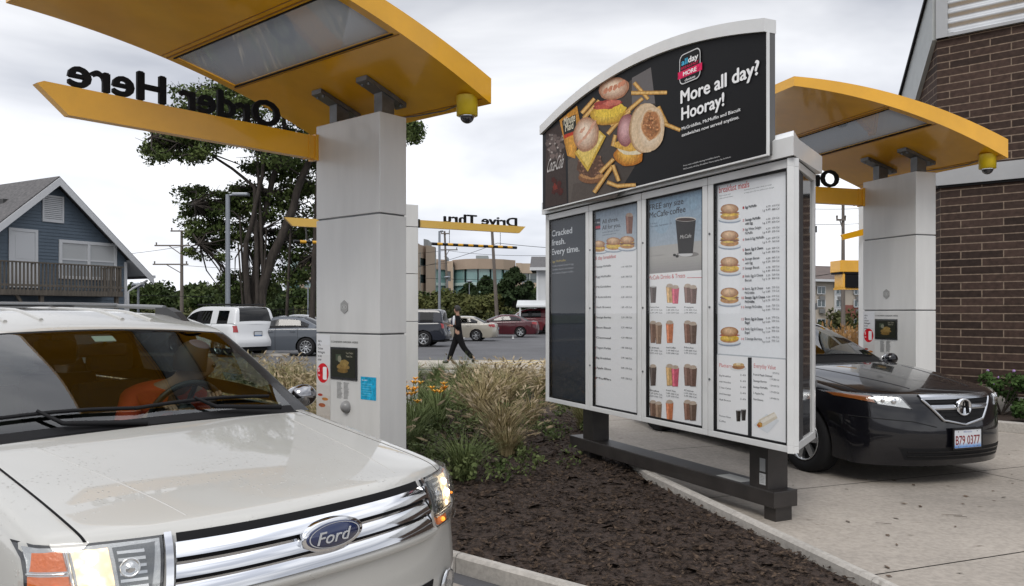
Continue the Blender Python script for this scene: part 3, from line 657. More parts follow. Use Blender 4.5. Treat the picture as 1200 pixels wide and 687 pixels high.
    ge(325,196,66,46,(.34,.16,.09),(.76,.62,.48),-.28,wob=.02)
    for (a_,b_) in ((290,205),(310,196),(330,190),(350,180),(365,172)): el(a_, b_, 8, 15, (.52,.22,.13), .5, 12, .1)
    # left muffin
    el(228,572,54,26,(.20,.09,.04),.0); el(230,560,50,20,(.42,.22,.09),.0,24,.03); el(225,520,58,50,(.10,.050,.030),.1,26,.06)
    for _ in range(60): k_ = random.uniform(.4,1.2); el(225+random.uniform(-48,48), 522+random.uniform(-38,38), 6, 4, (.22*k_,.115*k_,.07*k_), random.random()*3, 7)
    pg([(158,468),(215,548),(292,398),(264,372)], (.52,.34,.05)); pg([(166,462),(214,528),(282,398),(262,378)], (.66,.49,.13)); pg([(214,528),(238,470),(282,398),(270,392)], (.74,.60,.24))
    ge(208,390,54,74,(.36,.19,.11),(.78,.65,.52),.12,wob=.015)
    for (a_,b_) in ((182,422),(204,400),(218,382),(230,362),(240,344),(192,372)): el(a_, b_, 6, 17, (.58,.32,.22), .7, 12, .2)
    # right muffin
    ge(387,480,62,44,(.40,.14,.015),(.72,.42,.08),.05,wob=.03); el(395,455,52,22,(.68,.60,.42),.08,24,.06); el(380,440,55,20,(.60,.35,.07),.15,24,.05)
    ge(378,372,38,70,(.25,.09,.09),(.60,.36,.36),.12,-.2,-.1,wob=.02)
    el(452,364,62,104,(.34,.20,.10),.06,30,.01); el(459,363,64,105,(.50,.34,.20),.06,30,.012); el(466,362,66,104,(.62,.47,.31),.06,30,.012); ge(482,364,59,98,(.58,.43,.28),(.80,.69,.54),.06,0,0,wob=.012); el(484,350,42,64,(.56,.34,.18),.03,30,.05); ge(484,350,38,59,(.42,.19,.08),(.28,.11,.045),.03,0,0,wob=.05)
    for _ in range(80): g = random.random()*6.28; r_ = math.sqrt(random.random()); k_ = random.uniform(.5,1.5); el(484+32*r_*math.cos(g), 350+52*r_*math.sin(g), 4.5, 3.5, (.40*k_,.19*k_,.085*k_), random.random()*3, 7)
    for q_ in ((243,636,322,522),(268,552,326,494),(322,520,348,588),(298,592,350,612),(345,608,420,604)): fry(*q_)
    # headline, logo and small print
    wht = (.82,.82,.82)
    tx('More all day?', 798.5, 121.8, 891, 15.5, wht, .03); tx('Hooray!', 799.5, 141.2, 850, 15, wht, .03)
    tx('McGriddles, McMuffin and Biscuit', 800, 153, 869, 3.9, wht, .012); tx('sandwiches now served anytime.', 800, 160.6, 867.5, 3.9, wht, .012)
    tx('Price not available during breakfast hours.', 802, 195.3, 845, 1.7, (.6,.6,.6), 0); tx('McDonalds All Day Breakfast Menu varies by location.', 802, 199.2, 858, 1.7, (.6,.6,.6), 0)
    lx, lz = bxz(797.3, 101)[0], bxz(797.3, 101)[1]; lw_ = bxz(822,90)[0]-lx; lh_ = bxz(797.3,66)[1]-lz
    c.rrect(lx, lz, lx+lw_, lz+lh_, .05, (.6,.6,.6)); c.rrect(lx+.008, lz+.008, lx+lw_-.008, lz+lh_-.008, .045, (.011,.011,.012))
    c.text('all', lx+lw_*.10, lz+lh_*.64, lh_*.20, (.06,.40,.62), width=lw_*.30, bold=.03); c.text('day', lx+lw_*.42, lz+lh_*.64, lh_*.20, wht, width=lw_*.48, bold=.03)
    c.text('BREAKFAST', lx+lw_*.08, lz+lh_*.50, lh_*.09, (.50,.01,.06), width=lw_*.84, bold=.02); c.rect(lx-.02, lz+lh_*.22, lx+lw_+.02, lz+lh_*.46, (.62,.015,.09)); c.text('MORE', lx+lw_*.18, lz+lh_*.27, lh_*.14, wht, width=lw_*.64, bold=.03)
    c.text('choices', lx+lw_*.26, lz+lh_*.07, lh_*.09, wht, width=lw_*.50, bold=.01)
    c.build('topper_print', tp)
    # posters
    zi0, zi1 = zb+.062, zt-.077; Hh = zi1-zi0
    def burger(c, x, y, s, kind):
        c.ell(x, y-.30*s, .62*s, .10*s, (.30,.33,.38)); c.ell(x, y-.27*s, .60*s, .08*s, (.60,.62,.66))
        c.ell(x, y-.16*s, .46*s, .16*s, (.50,.27,.10)); 
        if kind == 0: c.ell(x,y-.02*s,.47*s,.08*s,(.34,.15,.07)); c.ell(x+.05*s,y-.07*s,.42*s,.07*s,(.66,.42,.05),0,20,.06)
        if kind == 1: c.ell(x,y-.05*s,.47*s,.09*s,(.24,.11,.06)); c.ell(x,y+.02*s,.46*s,.05*s,(.60,.36,.05),0,20,.06)
        if kind == 2: c.ell(x,y-.10*s,.46*s,.14*s,(.62,.40,.06),0,20,.04); c.ell(x,y+.04*s,.48*s,.05*s,(.38,.07,.04),0,20,.12)
        if kind == 3: c.ell(x,y-.08*s,.46*s,.10*s,(.22,.10,.05)); c.poly([(x-.44*s,y),(x,y-.17*s),(x+.44*s,y),(x,y+.08*s)],(.66,.43,.06))
        c.ell(x, y+.18*s, .45*s, .23*s, (.46,.25,.12), 0, 26, .01); c.ell(x-.03*s, y+.22*s, .36*s, .16*s, (.58,.36,.20), 0, 26, .02)
        for _ in range(6): c.ell(x+random.uniform(-.25,.25)*s, y+(.2+random.uniform(-.07,.12))*s, .05*s, .03*s, (.66,.44,.27), 0, 8)
    def cup(c, x, y, w, h, col, lid=None):
        c.poly([(x-w*.36,y),(x+w*.36,y),(x+w*.5,y+h),(x-w*.5,y+h)], col); c.poly([(x-w*.30,y+.02*h),(x-w*.12,y+.02*h),(x-w*.18,y+h*.95),(x-w*.42,y+h*.95)], tuple(min(1,k_*1.5+.03) for k_ in col)); c.ell(x, y+h, w*.5, w*.10, lid or (.5,.5,.5))
        if lid: c.ell(x, y+h+w*.12, w*.42, w*.22, lid)
    def price(c, x, y, v, h=.0185, col=(.13,.13,.14)): c.text(v, x, y, h, col, cond=.62, right=True)
    glassm = glass('poster_glass', (.99,.99,.99), .45)
    # posters behind the doors; bxz gives cabinet x and world z
    def dxz(px, py): return bx0(px, py, .030)
    def canvas(i):
        cv = Canvas(frame(p(0,.030,0), e, Z)); return cv, i*dw+.066, (i+1)*dw-.066
    ink = (.035,.04,.05); red = (.50,.02,.02); wh_ = (.7,.7,.7)
    def T(t, px, py, pxr, hpx, col, bold=.02, shear=0.):
        x0, z0 = dxz(px, py); x1 = dxz(pxr, py)[0]; d_ = 5.5+.903*(LB-x0); c.text(t, x0, z0, hpx/F*d_, col, width=max(.01, x1-x0), bold=bold, shear=shear)
    def E(px, py, rx, ry, col, wob=0., n=22): c.poly([dxz(px+rx*(1+wob*math.sin(5*g+px))*math.cos(g), py+ry*math.sin(g)) for g in [2*math.pi*k_/n for k_ in range(n)]], col)
    def G(pts, col): c.poly([dxz(*q_) for q_ in pts], col)
    def RB(x0, x1, z0, z1, col): c.rect(x0, z0, x1, z1, col)
    def burg(px, py, r, kind):
        E(px, py+r*.78, r*1.1, r*.30, (.30,.35,.42)); E(px, py+r*.66, r*1.1, r*.26, (.66,.69,.72)); E(px, py+r*.40, r*.90, r*.34, (.46,.24,.09))
        if kind == 0: E(px,py+r*.05,r*.95,r*.16,(.30,.12,.06)); E(px+r*.1,py+r*.20,r*.85,r*.14,(.66,.42,.05),.05)
        if kind == 1: E(px,py+r*.14,r*.95,r*.18,(.20,.09,.05)); E(px,py-r*.02,r*.92,r*.10,(.60,.36,.05),.05)
        if kind == 2: E(px,py+r*.26,r*.92,r*.30,(.64,.42,.06),.04); E(px,py-r*.02,r*.98,r*.12,(.34,.06,.04),.10)
        if kind == 3: E(px,py+r*.16,r*.92,r*.20,(.20,.09,.05)); G([(px-r*.9,py),(px,py+r*.45),(px+r*.9,py-r*.1),(px,py-r*.2)],(.68,.46,.07))
        [E(px-r*.10*t_, py-r*(.34+.16*t_), r*.88*(1-.7*t_), r*.48*(1-.7*t_), tuple(a_+(b_-a_)*t_ for a_, b_ in zip((.34,.16,.07),(.72,.50,.31))), .02) for t_ in (0,.2,.4,.6,.8,1)]; E(px+r*random.uniform(-.3,.3), py+r*.30, r*random.uniform(.3,.6), r*.10, (.70,.50,.12), .15)
    def cupp(px, py0, py1, w, col, lid=None):
        G([(px-w*.36,py1),(px+w*.36,py1),(px+w*.5,py0),(px-w*.5,py0)], col); G([(px-w*.28,py1-.5),(px-w*.1,py1-.5),(px-w*.14,py0+1),(px-w*.40,py0+1)], tuple(min(1,k_*1.6+.03) for k_ in col)); E(px, py0, w*.5, w*.12, lid or (.5,.5,.5))
        if lid: E(px, py0-w*.14, w*.42, w*.24, lid)
    # door 1
    c, x0, x1 = canvas(0); RB(x0,x1,zi0,zi1,(.018,.024,.034))
    T('Cracked', 646.3, 277.5, 670.5, 7.2, (.50,.53,.56)); T('fresh.', 646.3, 288.2, 662.6, 7.2, (.50,.53,.56)); T('Every time.', 646.3, 299, 679, 7.2, (.50,.53,.56))
    T('Egg McMuffin', 646.5, 308, 663, 2.4, (.38,.29,.05), .01)
    for i, s_ in enumerate(['Freshly cracked Grade A egg','Canadian bacon and cheese','on a toasted English muffin.']): T(s_, 646.5, 313+i*4.2, 672, 2.0, (.30,.32,.35), 0)
    c.build('poster', root)
    # door 2
    c, x0, x1 = canvas(1); RB(x0,x1,zi0,zi1,(.74,.75,.76)); zm_ = dxz(715,296)[1]; c.grad(x0,zm_,x1,zi1,(.40,.44,.48),(.22,.29,.37),14)
    G([(696,257.5),(703.5,256),(703.5,269),(696,270)], (.02,.03,.05)); T('all day', 696.6, 262.5, 703, 2.2, (.6,.6,.65)); G([(696,265.5),(703.5,264.5),(703.5,267.5),(696,268.3)], (.45,.03,.06))
    T('All three.', 705.6, 262.5, 724.8, 5.2, ink); T('All for you.', 705.6, 269.6, 727.5, 5.2, ink); T('McMuffin, McGriddles and Biscuit', 706, 273.6, 726, 1.6, ink, 0); T('sandwiches served all day', 706, 276.6, 722, 1.6, ink, 0)
    cupp(737.5, 253, 274, 9, (.17,.07,.045), (.34,.24,.18)); burg(701.5, 289, 8.5, 0); burg(719, 286, 9.5, 2); burg(735, 284.5, 9.5, 1)
    T('all day breakfast', 696.5, 305, 722, 4.2, red, 0)
    for i in range(12): y = 314+i*11.5; T(str(i+20), 696, y+i*.3, 698.6, 2.2, red, 0); T(['Sausage McMuffin','Egg McMuffin','McGriddles','Hotcakes','Hash Browns','Sausage Burrito','Bacon Biscuit','Oatmeal','Yogurt Parfait','Big Breakfast','Apple Slices','Muffin'][i], 699, y+i*.3, 716, 2.4, ink, .01); T('%d.%d9  %d0 Cal.'%(1+i%4,random.randint(0,9),random.randint(15,60)), 728, y+i*.3, 741, 2.1, ink, 0)
    c.build('poster', root)
    # door 3
    c, x0, x1 = canvas(2); RB(x0,x1,zi0,zi1,(.40,.39,.37)); zg = dxz(790,286)[1]; c.grad(x0,zg,x1,zi1,(.34,.40,.46),(.20,.31,.42),16); E(775,262,9,12,(.28,.38,.47)); E(812,238,6,8,(.24,.35,.45))
    zb_ = dxz(790,319)[1]; c.grad(x0,zb_,x1,zb_+.13,(.28,.275,.27),(.38,.37,.35),6); RB(x0,x1,zi0,zb_-.02,(.77,.78,.79)); RB(x0,x1,zb_-.02,zb_,(.80,.80,.80))
    T('FREE any size', 761, 246.8, 801, 7, ink); T('McCafe coffee', 761, 256, 803.5, 7, ink); T("'", 783, 252.5, 784.2, 4, ink)
    T('7-14 days', 762, 263.5, 770, 2, ink, 0); T('Thursday, September 29', 762, 266.8, 787, 2, ink, 0)
    E(806, 298, 13, 3.2, (.20,.19,.18)); E(803.5, 298, 8.5, 2.8, (.55,.55,.55)); G([(795.2,297.5),(812,297),(815.6,256),(791.6,258)], (.016,.013,.012)); E(803.6, 257, 12.1, 2.8, (.55,.52,.48)); E(803.6, 257.4, 11, 2, (.045,.022,.014)); T('McCafe', 797, 280, 810, 4.5, (.55,.54,.52), 0, .2); E(790.5,299,1.9,1.6,(.015,.012,.010)); E(793.5,300.5,1.9,1.6,(.015,.012,.010)); T('Limited time only at participating stores.', 761, 301, 779, 1.3, (.2,.2,.2), 0)
    T('McCafe Drinks & Treats', 760.4, 328, 803, 5, red, 0); G([(805,325.4),(824,325),(824,325.6),(805,326)], red)
    rows_ = [(336,355),(379,402),(430,452),(472,492)]
    for ri, (ya, yb) in enumerate(rows_):
        for j, (pxc, ww, cols_) in enumerate(((765.5,8,[(.08,.06,.055)]),(785,9,[(.50,.32,.14),(.50,.10,.15)]),(806,9,[(.17,.10,.08),(.13,.075,.06)]))):
            if ri % 2: cols_ = [[(.17,.10,.07),(.24,.16,.11)],[(.48,.17,.08)],[(.19,.10,.07),(.12,.08,.06)]][j]
            for k_, cc in enumerate(cols_): cupp(pxc+k_*6.5, ya+k_*1.5, yb+k_*1., ww, cc, None if j == 0 and ri == 0 else (.45,.37,.30))
            T(['Premium Roast','Smoothie','Frappe','Latte','Iced Coffee','Mocha','Shake','Iced Tea','Cone','Cocoa','Juice','Milk'][ri*3+j], pxc-4, yb+6, pxc+7, 1.9, ink, .01); T('1.%d9 %d0 Cal.'%(random.randint(0,9),random.randint(12,60)), pxc-4, yb+9.3, pxc+11, 1.7, ink, 0); T('2.%d9 %d0 Cal.'%(random.randint(0,9),random.randint(12,60)), pxc-4, yb+12.4, pxc+11, 1.7, ink, 0)
    c.build('poster', root)
    # door 4
    c, x0, x1 = canvas(3); zs = dxz(878,418.5)[1]; RB(x0,x1,zi0,zi1,(.78,.80,.82)); c.grad(x0,zs,x1,zi1,(.76,.785,.81),(.79,.81,.83),8)
    T('breakfast meals', 842.5, 226.6, 878, 8, red, .012); T('Meals include small', 843, 230.6, 856, 1.5, ink, 0); T('coffee and hash browns', 843, 233.6, 859, 1.5, ink, 0); T('Substitute any other drink or small', 872, 223.5, 904, 1.5, ink, 0); T('orange juice for an additional charge', 872, 227, 907, 1.5, ink, 0)
    for yy, kd in ((249,0),(280,1),(311,2),(347,3),(393,2)): burg(855, yy, 12, kd)
    for yy, nb_, s_, bo in ((244.5,'1','Egg McMuffin',1),(259.3,'2','Sausage McMuffin',1),(263.8,'','with Egg',1),(270.4,'3','Egg White Delight',0),(275,'','McMuffin',0),(282,'4','Steak & Egg McMuffin',0),(294,'5','Bacon, Egg & Cheese',1),(298.5,'','Biscuit',1),(305,'6','Sausage Biscuit',0),(310,'','with Egg',0),(315.7,'7','Sausage Biscuit',0),(325,'8','Steak, Egg & Cheese',0),(330,'','Biscuit',0),(339.8,'9','Bacon, Egg & Cheese',0),(344.7,'','McGriddles',0),(350,'10','Sausage, Egg & Cheese',1),(355,'','McGriddles',1),(361,'11','Sausage McGriddles',0),(375,'12','Bacon, Egg & Cheese',1),(379.4,'','Bagel',1),(386.6,'13','Steak, Egg & Cheese',0),(391,'','Bagel',0),(398,'14','2 Sausage Burritos',0)):
        if nb_: T(nb_, 870.5-(1.2 if len(nb_) > 1 else 0), yy+.5, 872.2, 2.9, red, 0); T('%d.%d9'%(random.randint(3,4),random.randint(0,9)), 898, yy-1, 903, 2.3, (.10,.10,.11), 0); T('%d0 Cal.'%random.randint(40,78), 905, yy-2, 914, 2.3, (.10,.10,.11), 0); T('Lg %d.%d9'%(random.randint(4,5),random.randint(0,9)), 894, yy+3.2, 903, 2.3, (.10,.10,.11), 0); T('%d0 Cal.'%random.randint(50,90), 905, yy+2.2, 914, 2.3, (.10,.10,.11), 0)
        T(s_, 873.4, yy, 873.4+1.12*len(s_), 3.1, ink, .024 if bo else .008)
    RB(x0,x1,zi0,zs,(.79,.80,.81)); RB(x0,x1,zs,zs+.010,(.44,.47,.50)); G([(877,419),(881.6,419),(882,560),(877,560)][:2]+[(881.6,516),(877,515)], (.02,.021,.025))
    T('Platters', 843.5, 430, 858, 4.6, red, 0); T('Everyday Value', 884, 431, 909.6, 5.2, red, 0)
    E(866,432,9.5,3,(.66,.67,.68)); E(866,430,7.5,3,(.34,.16,.07)); E(866,427.4,6.5,2,(.60,.40,.18)); E(866,426.6,3,1,(.72,.66,.5))
    for i in range(5): T(['Big Breakfast','with Hotcakes','2 Hot Cakes','and Sausage','Hash Browns'][i], 843.5, 441+i*7, 857, 2.2, ink, .01); T('%d.49'%random.randint(2,5), 868, 440.5+i*7, 874.5, 2.2, ink, 0)
    cupp(866, 481, 494, 6, (.022,.018,.016)); cupp(872, 480, 493, 6, (.022,.018,.016)); T('Premium Roast', 843.5, 488, 857, 2.2, ink, 0); T('Coffee', 843.5, 494, 851, 2.2, ink, 0)
    for i, s_ in enumerate(['Fruit & Maple Oatmeal','Sausage Burrito','Sausage McMuffin','2 Apple Pies','Hash Browns']): T(s_, 883.5, 440+i*7.2, 883.5+1.05*len(s_), 2.6, ink, .012 if i < 3 else 0); T('1.%d9 %d0 Cal.'%(i,21+i*7), 903 if len(s_) < 18 else 906, 438+i*7.4, 914, 2.2, ink, 0)
    G([(884,498),(900,508),(914,493),(899,485)], (.66,.69,.72)); G([(890,497),(894,501),(912,490),(908,483),(890,492)], (.62,.56,.45)); G([(892,493),(909,484),(911,487),(893,497)], (.74,.70,.62)); E(891,498,3.2,3.2,(.50,.27,.06),.15); E(890,499,1.6,1.6,(.42,.10,.03),.1)
    c.build('poster', root)
    # glazing over every poster
    for i in range(4):
        m = MB(); m.add([p(i*dw+.066,.008,zi0), p((i+1)*dw-.066,.008,zi0), p((i+1)*dw-.066,.008,zi0+Hh), p(i*dw+.066,.008,zi0+Hh)], [(0,1,2,3)]); m.build('glazing', glassm, root)
    # foot: post, cross beam, flanges, stickers
    xp = LB-.56
    for x in (xp, .56):
        m = MB(); m.rbox(p(x-.10,.20,.235), e*.20, q*.20, Z*(zb-.225), bev=.006); m.rbox(p(x-.16,.14,zb-.022), e*.32, q*.32, Z*.02); po = m.build('post', DKBRONZE, root)
        if x == xp:
            c = Canvas(frame(p(x-.10,.1985,0), e, Z)); c.rect(.115,.37,.175,.47,(.30,.31,.31)); c.rect(.112,.27,.178,.355,(.50,.51,.51))
            for i in range(6): c.rect(.12,.34-.011*i,.12+.05*(.5+.5*random.random()),.343-.011*i,(.2,.2,.2))
            c.build('sticker', po)
    m = MB(); m.rbox(p(.20,.185,.115), e*(LB-.58), q*.235, Z*.125, bev=.008); bm_ = m.build('base_beam', DKBRONZE, root)
    for x in (xp+.10, .5): m = MB(); m.rbox(p(x-.06,.22,.011), e*.12, q*.16, Z*.103); m.build('levelling_foot', DKBRONZE, root)
    c = Canvas(frame(p(0,.15,.2402), e, q)); c.rect(xp-.50,.055,xp-.20,.20,(.50,.51,.50)); c.build('paper_label', bm_)
    return root
menu_board()
# ---------------------------------------------------------------- cars
def paint(name, col, var=.0, metal=.0, rough=.35): return mat(name, col, rough, metal=metal, coat=1., spec=.5 if max(col) > .2 else .12, cr=.03)
TINT = glass('car_glass', (.52,.60,.57), 1.0); TINTD = glass('privacy_glass', (.10,.11,.11), .7); TINTM = glass('shaded_glass', (.20,.22,.22), .6)
CARIN = mat('cabin_dark', (.018,.017,.016), .8)
UNDER = mat('underbody', (.012,.012,.012), .9)
FR = [0,.36,.62,.800,.8172,.8195,.8218,.839,.93]; NE = 8
class Car:
    def __init__(s, name, label, cat, loc, rz, sp, group=None):
        s.sp = sp; s.root = empty(name, (loc[0],loc[1],0), rz); tag(s.root, label, cat, group)
        s.tags = []; s.tk = {}; s.parts = {}; s.lvl = sp.get('lvl', 1)
        s.pm = sp['paint']; s.body()
    def t(s, name, m, key=0, parent=None):
        k = (name, key)
        if k not in s.tk: s.tk[k] = len(s.tags); s.tags.append((name, m, key))
        return s.tk[k]
    def cage(s, V, Fs, Ts, split_y=False):
        me = bpy.data.meshes.new('cage'); me.from_pydata(V, [], Fs); me.polygons.foreach_set('material_index', Ts)
        for _ in s.tags: me.materials.append(None)
        bm = bmesh.new(); bm.from_mesh(me); bmesh.ops.remove_doubles(bm, verts=bm.verts[:], dist=.0005); bmesh.ops.recalc_face_normals(bm, faces=bm.faces[:]); bm.to_mesh(me); bm.free()
        o = bpy.data.objects.new('cage', me); C.objects.link(o); md = o.modifiers.new('s', 'SUBSURF'); md.levels = s.lvl; md.render_levels = s.lvl
        bpy.context.view_layer.update(); ev = o.evaluated_get(bpy.context.evaluated_depsgraph_get()); m2 = bpy.data.meshes.new_from_object(ev)
        vs = [v.co.copy() for v in m2.vertices]; fs = [tuple(p.vertices) for p in m2.polygons]; ts = [p.material_index for p in m2.polygons]
        bpy.data.objects.remove(o); bpy.data.meshes.remove(me); bpy.data.meshes.remove(m2); return vs, fs, ts
    def emit(s, vs, fs, ts, parent=None):
        groups = {}
        for f, t_ in zip(fs, ts): groups.setdefault(t_, []).append(f)
        for t_, ff in groups.items():
            name, m, key = s.tags[t_]; mp = {}; V = []; FF = []
            for f in ff:
                g = []
                for i in f:
                    if i not in mp: mp[i] = len(V); V.append(vs[i])
                    g.append(mp[i])
                FF.append(g)
            me = bpy.data.meshes.new(name); me.from_pydata(V, [], FF); o = link(name, me, m, s.root, True)
            s.parts.setdefault(name, []).append(o)
    def body(s):
        sp = s.sp; st = sp['st']; fl = sp['front']; rl = sp['rear']; V = []; Fs = []; Ts = []; ids = {}
        s2 = []
        for i, q in enumerate(st):
            isg = 'gap' in (q[5], q[6]); pg = i > 0 and 'gap' in (st[i-1][5], st[i-1][6])
            if isg and i > 0:
                a = st[i-1]; t = 1-.022/max(.03, abs(q[0]-a[0])); s2.append(tuple(a[j]+(q[j]-a[j])*t for j in range(5))+(a[5],a[6]))
            s2.append(q)
            if pg and i < len(st)-1 and not isg:
                b = st[i+1]; t = .022/max(.03, abs(q[0]-b[0])); s2.append(tuple(q[j]+(b[j]-q[j])*t for j in range(5))+(q[5],q[6]))
        st = s2; sp['st'] = st
        n = len(st); p3 = sp.get('pow', 3)
        def vid(key, co):
            if key not in ids: ids[key] = len(V); V.append(co)
            return ids[key]
        shz = sp.get('sides', [(.975,-.07),(1.0,-.25),(.99,None),(.95,None)]); zm, zl = sp.get('zmid', .40), sp.get('zlow', .21)
        def xy(x, c, f, w, sg): return x-c*(f**p3)
        def V_(i, j):
            x, c, zc, zr, w, tc_, ts_ = st[i]; sg = 1 if j >= 0 else -1; a = abs(j)
            if i == 0 and a > NE:
                l = a-NE; xl, z, ww, cc = fl[l-1]; return vid(('s',i,j), (xl-cc*(.93**p3), sg*.93*ww, z))
            if i == n-1 and a > NE:
                l = a-NE; xl, z, ww, cc = rl[l-1]; return vid(('s',i,j), (xl-cc*(.93**p3), sg*.93*ww, z))
            if a <= NE:
                f = FR[a]; z = zc+(zr-zc)*(f/.93)**2.2
                if a in (5,): z -= sp.get('gapdepth', .010)
                return vid(('s',i,j), (x-c*(f**p3), sg*f*w, z))
            fy, dz = shz[a-NE-1]; xx = x-c*(.93**p3); z = (zr+dz) if dz is not None else (zm if a == NE+3 else zl)
            if i in (1, n-2): fy = fy*.995
            return vid(('s',i,j), (xx, sg*fy*w, z))
        for i in range(n-1):
            tc_, ts_ = st[i][5], st[i][6]
            for j in range(-NE-4, NE+4):
                a = max(abs(j), abs(j+1)); sg = 1 if j >= 0 else -1
                if a <= NE:
                    if tc_ in ('hood','trunk'):
                        if a <= 4: T = s.t(tc_ if tc_ == 'hood' else 'boot_lid', s.pm)
                        elif a <= 6: T = s.t('panel_gap', BLKM, (sg, tc_))
                        else: T = s.t('fender' if tc_ == 'hood' else 'rear_quarter', s.pm, sg)
                    elif tc_ == 'gap': T = s.t('panel_gap', BLKM, (0,i)) if a <= 6 else s.t('fender', s.pm, sg)
                    elif tc_ == 'cowl': T = s.t('cowl', BLKM) if a <= 6 else s.t('fender', s.pm, sg)
                    elif tc_ == 'cabin':
                        if a <= 7: continue
                        T = s.t('beltline', s.pm, sg)
                    else: T = s.t('rear_quarter', s.pm, sg)
                else:
                    if ts_ == 'gap': T = s.t('panel_gap', BLKM, (sg, i))
                    elif ts_ == 'fender': T = s.t('fender', s.pm, sg)
                    elif ts_ == 'door': T = s.t('front_door', s.pm, sg)
                    elif ts_ == 'rdoor': T = s.t('rear_door', s.pm, sg)
                    else: T = s.t('rear_quarter', s.pm, sg)
                    if a == NE+4 and sp.get('cladding'): T = s.t('lower_cladding', sp['cladding'], sg)
                Fs.append((V_(i,j), V_(i,j+1), V_(i+1,j+1), V_(i+1,j))); Ts.append(T)
        for (lev, i0, key, nm) in ((fl, 0, 'f', 'front_bumper'), (rl, n-1, 'r', 'rear_bumper')):
            def L_(l, j):
                if l == 0 : return V_(i0, j)
                if abs(j) == NE: return V_(i0, (1 if j > 0 else -1)*(NE+l))
                x, z, w, c = lev[l-1]; f = FR[abs(j)]; sg = 1 if j >= 0 else -1
                return vid((key,l,j), (x-c*(f**p3), sg*f*w, z+sp.get('smile',0)*0))
            for l in range(4):
                for j in range(-NE, NE):
                    Fs.append((L_(l,j), L_(l+1,j), L_(l+1,j+1), L_(l,j+1))); Ts.append(s.t(nm, s.pm) if not (key == 'r' and l < 1 and sp.get('hatch')) else s.t('tailgate', s.pm))
        vs, fs, ts = s.cage(V, Fs, Ts)
        # wheel arches
        R = sp['R']; Ra = R*1.13; wz = R
        s.wheels_x = sp['wx']; kept = []; kt = []; 
        if s.lvl >= 1:
            touched = set()
            for f, t_ in zip(fs, ts):
                c_ = sum((vs[i] for i in f), Vector())/len(f); dele = False
                for wx in sp['wx']:
                    if abs(c_.y) > .62*st[3][4] and (Vector((c_.x-wx, c_.z-wz))).length < Ra*1.02: dele = True
                if dele: touched.update(f)
                else: kept.append(f); kt.append(t_)
            used = set(i for f in kept for i in f)
            for i in touched & used:
                v = vs[i]
                for wx in sp['wx']:
                    d = Vector((v.x-wx, v.z-wz))
                    if d.length < Ra*1.45 and abs(v.y) > .6*st[3][4]:
                        d = d.normalized()*Ra; vs[i] = Vector((wx+d.x, v.y, wz+d.y))
            fs, ts = kept, kt
        s.bvh = BVHTree.FromPolygons(vs, fs); s.emit(vs, fs, ts)
        m = MB(); w = sp['W']
        x0, x1 = fl[3][0]-.3, rl[3][0]+.15
        m.box(((x0+x1)/2, 0, .27), (x0-x1, w*1.5, .10)); m.box(((sp['wx'][0]+sp['wx'][1])/2, 0, .30), (abs(sp['wx'][0]-sp['wx'][1])-2*Ra-.1, w*1.86, .16)); m.build('underbody', UNDER, s.root)
        for wx in sp['wx']:
            for sg in (-1,1):
                m = MB(); N_ = 20; y1 = sg*w*.93; y0 = sg*w*.55
                arc = [(wx+Ra*math.cos(math.pi*k/N_*1.12-.06*math.pi), wz+Ra*math.sin(math.pi*k/N_*1.12-.06*math.pi)) for k in range(N_+1)]
                vs2 = [(a,y0,b) for a,b in arc]+[(a,y1,b) for a,b in arc]; m.add(vs2, [(k,k+1,N_+2+k,N_+1+k) for k in range(N_)]); m.add([(a,y0,b) for a,b in arc], [tuple(range(N_+1))]); m.build('wheel_liner', UNDER, s.root)
        s.greenhouse()
        for wx in sp['wx']:
            for sg in (-1,1): s.wheel(wx, sg)
    def wheel(s, wx, sg):
        sp = s.sp; R = sp['R']; w = sp.get('tw', .215); y = sg*(sp['W']*.985-w/2)
        M = Matrix.Translation((wx, y, R)) @ Matrix.Rotation(-sg*math.pi/2, 4, 'X')
        m = MB(); r = R*.66; prof = [(r,-w/2+.01),(r*1.08,-w/2),(R*.93,-w/2+.005),(R*.99,-w*.36),(R,-w*.2),(R,w*.2),(R*.99,w*.36),(R*.93,w/2-.005),(r*1.08,w/2),(r,w/2-.015)]
        m.lathe(prof, M, 32 if s.lvl > 1 else 20); ty = m.build('wheel', RUB, s.root)
        m = MB(); m.lathe([(r,-w/2+.02),(r*.97,w/2-.02),(r*.99,w/2-.004),(r*.93,w/2-.006),(r*.90,w/2-.05),(r*.88,-w/2+.03)], M, 28)
        ns = sp.get('spokes', 7)
        for k in range(ns):
            g = 2*math.pi*k/ns; a = Vector((math.cos(g), math.sin(g), 0)); b = Vector((-math.sin(g), math.cos(g), 0)); ww = r*(.16 if ns < 9 else .085)
            P = [a*r*.12-b*ww*1.1, a*r*.12+b*ww*1.1, a*r*.93+b*ww*.75, a*r*.93-b*ww*.75]
            vs = [M @ (q+Vector((0,0,w/2-.012-(.01 if i < 2 else 0)))) for i, q in enumerate(P)]+[M @ (q+Vector((0,0,w/2-.05))) for q in P]
            m.add(vs, [(0,1,2,3),(7,6,5,4),(0,4,5,1),(1,5,6,2),(2,6,7,3),(3,7,4,0)])
        m.lathe([(0,w/2-.006),(r*.17,w/2-.010),(r*.2,w/2-.05)], M, 16)
        m.build('rim', sp.get('rimmat', mat('alloy', (.45,.46,.47), .25, metal=.9)), ty)
        m = MB(); m.lathe([(0,w/2-.06),(r*.9,w/2-.065)], M, 20); m.build('brake_disc', mat('brake', (.06,.06,.06), .4, metal=.6), ty)
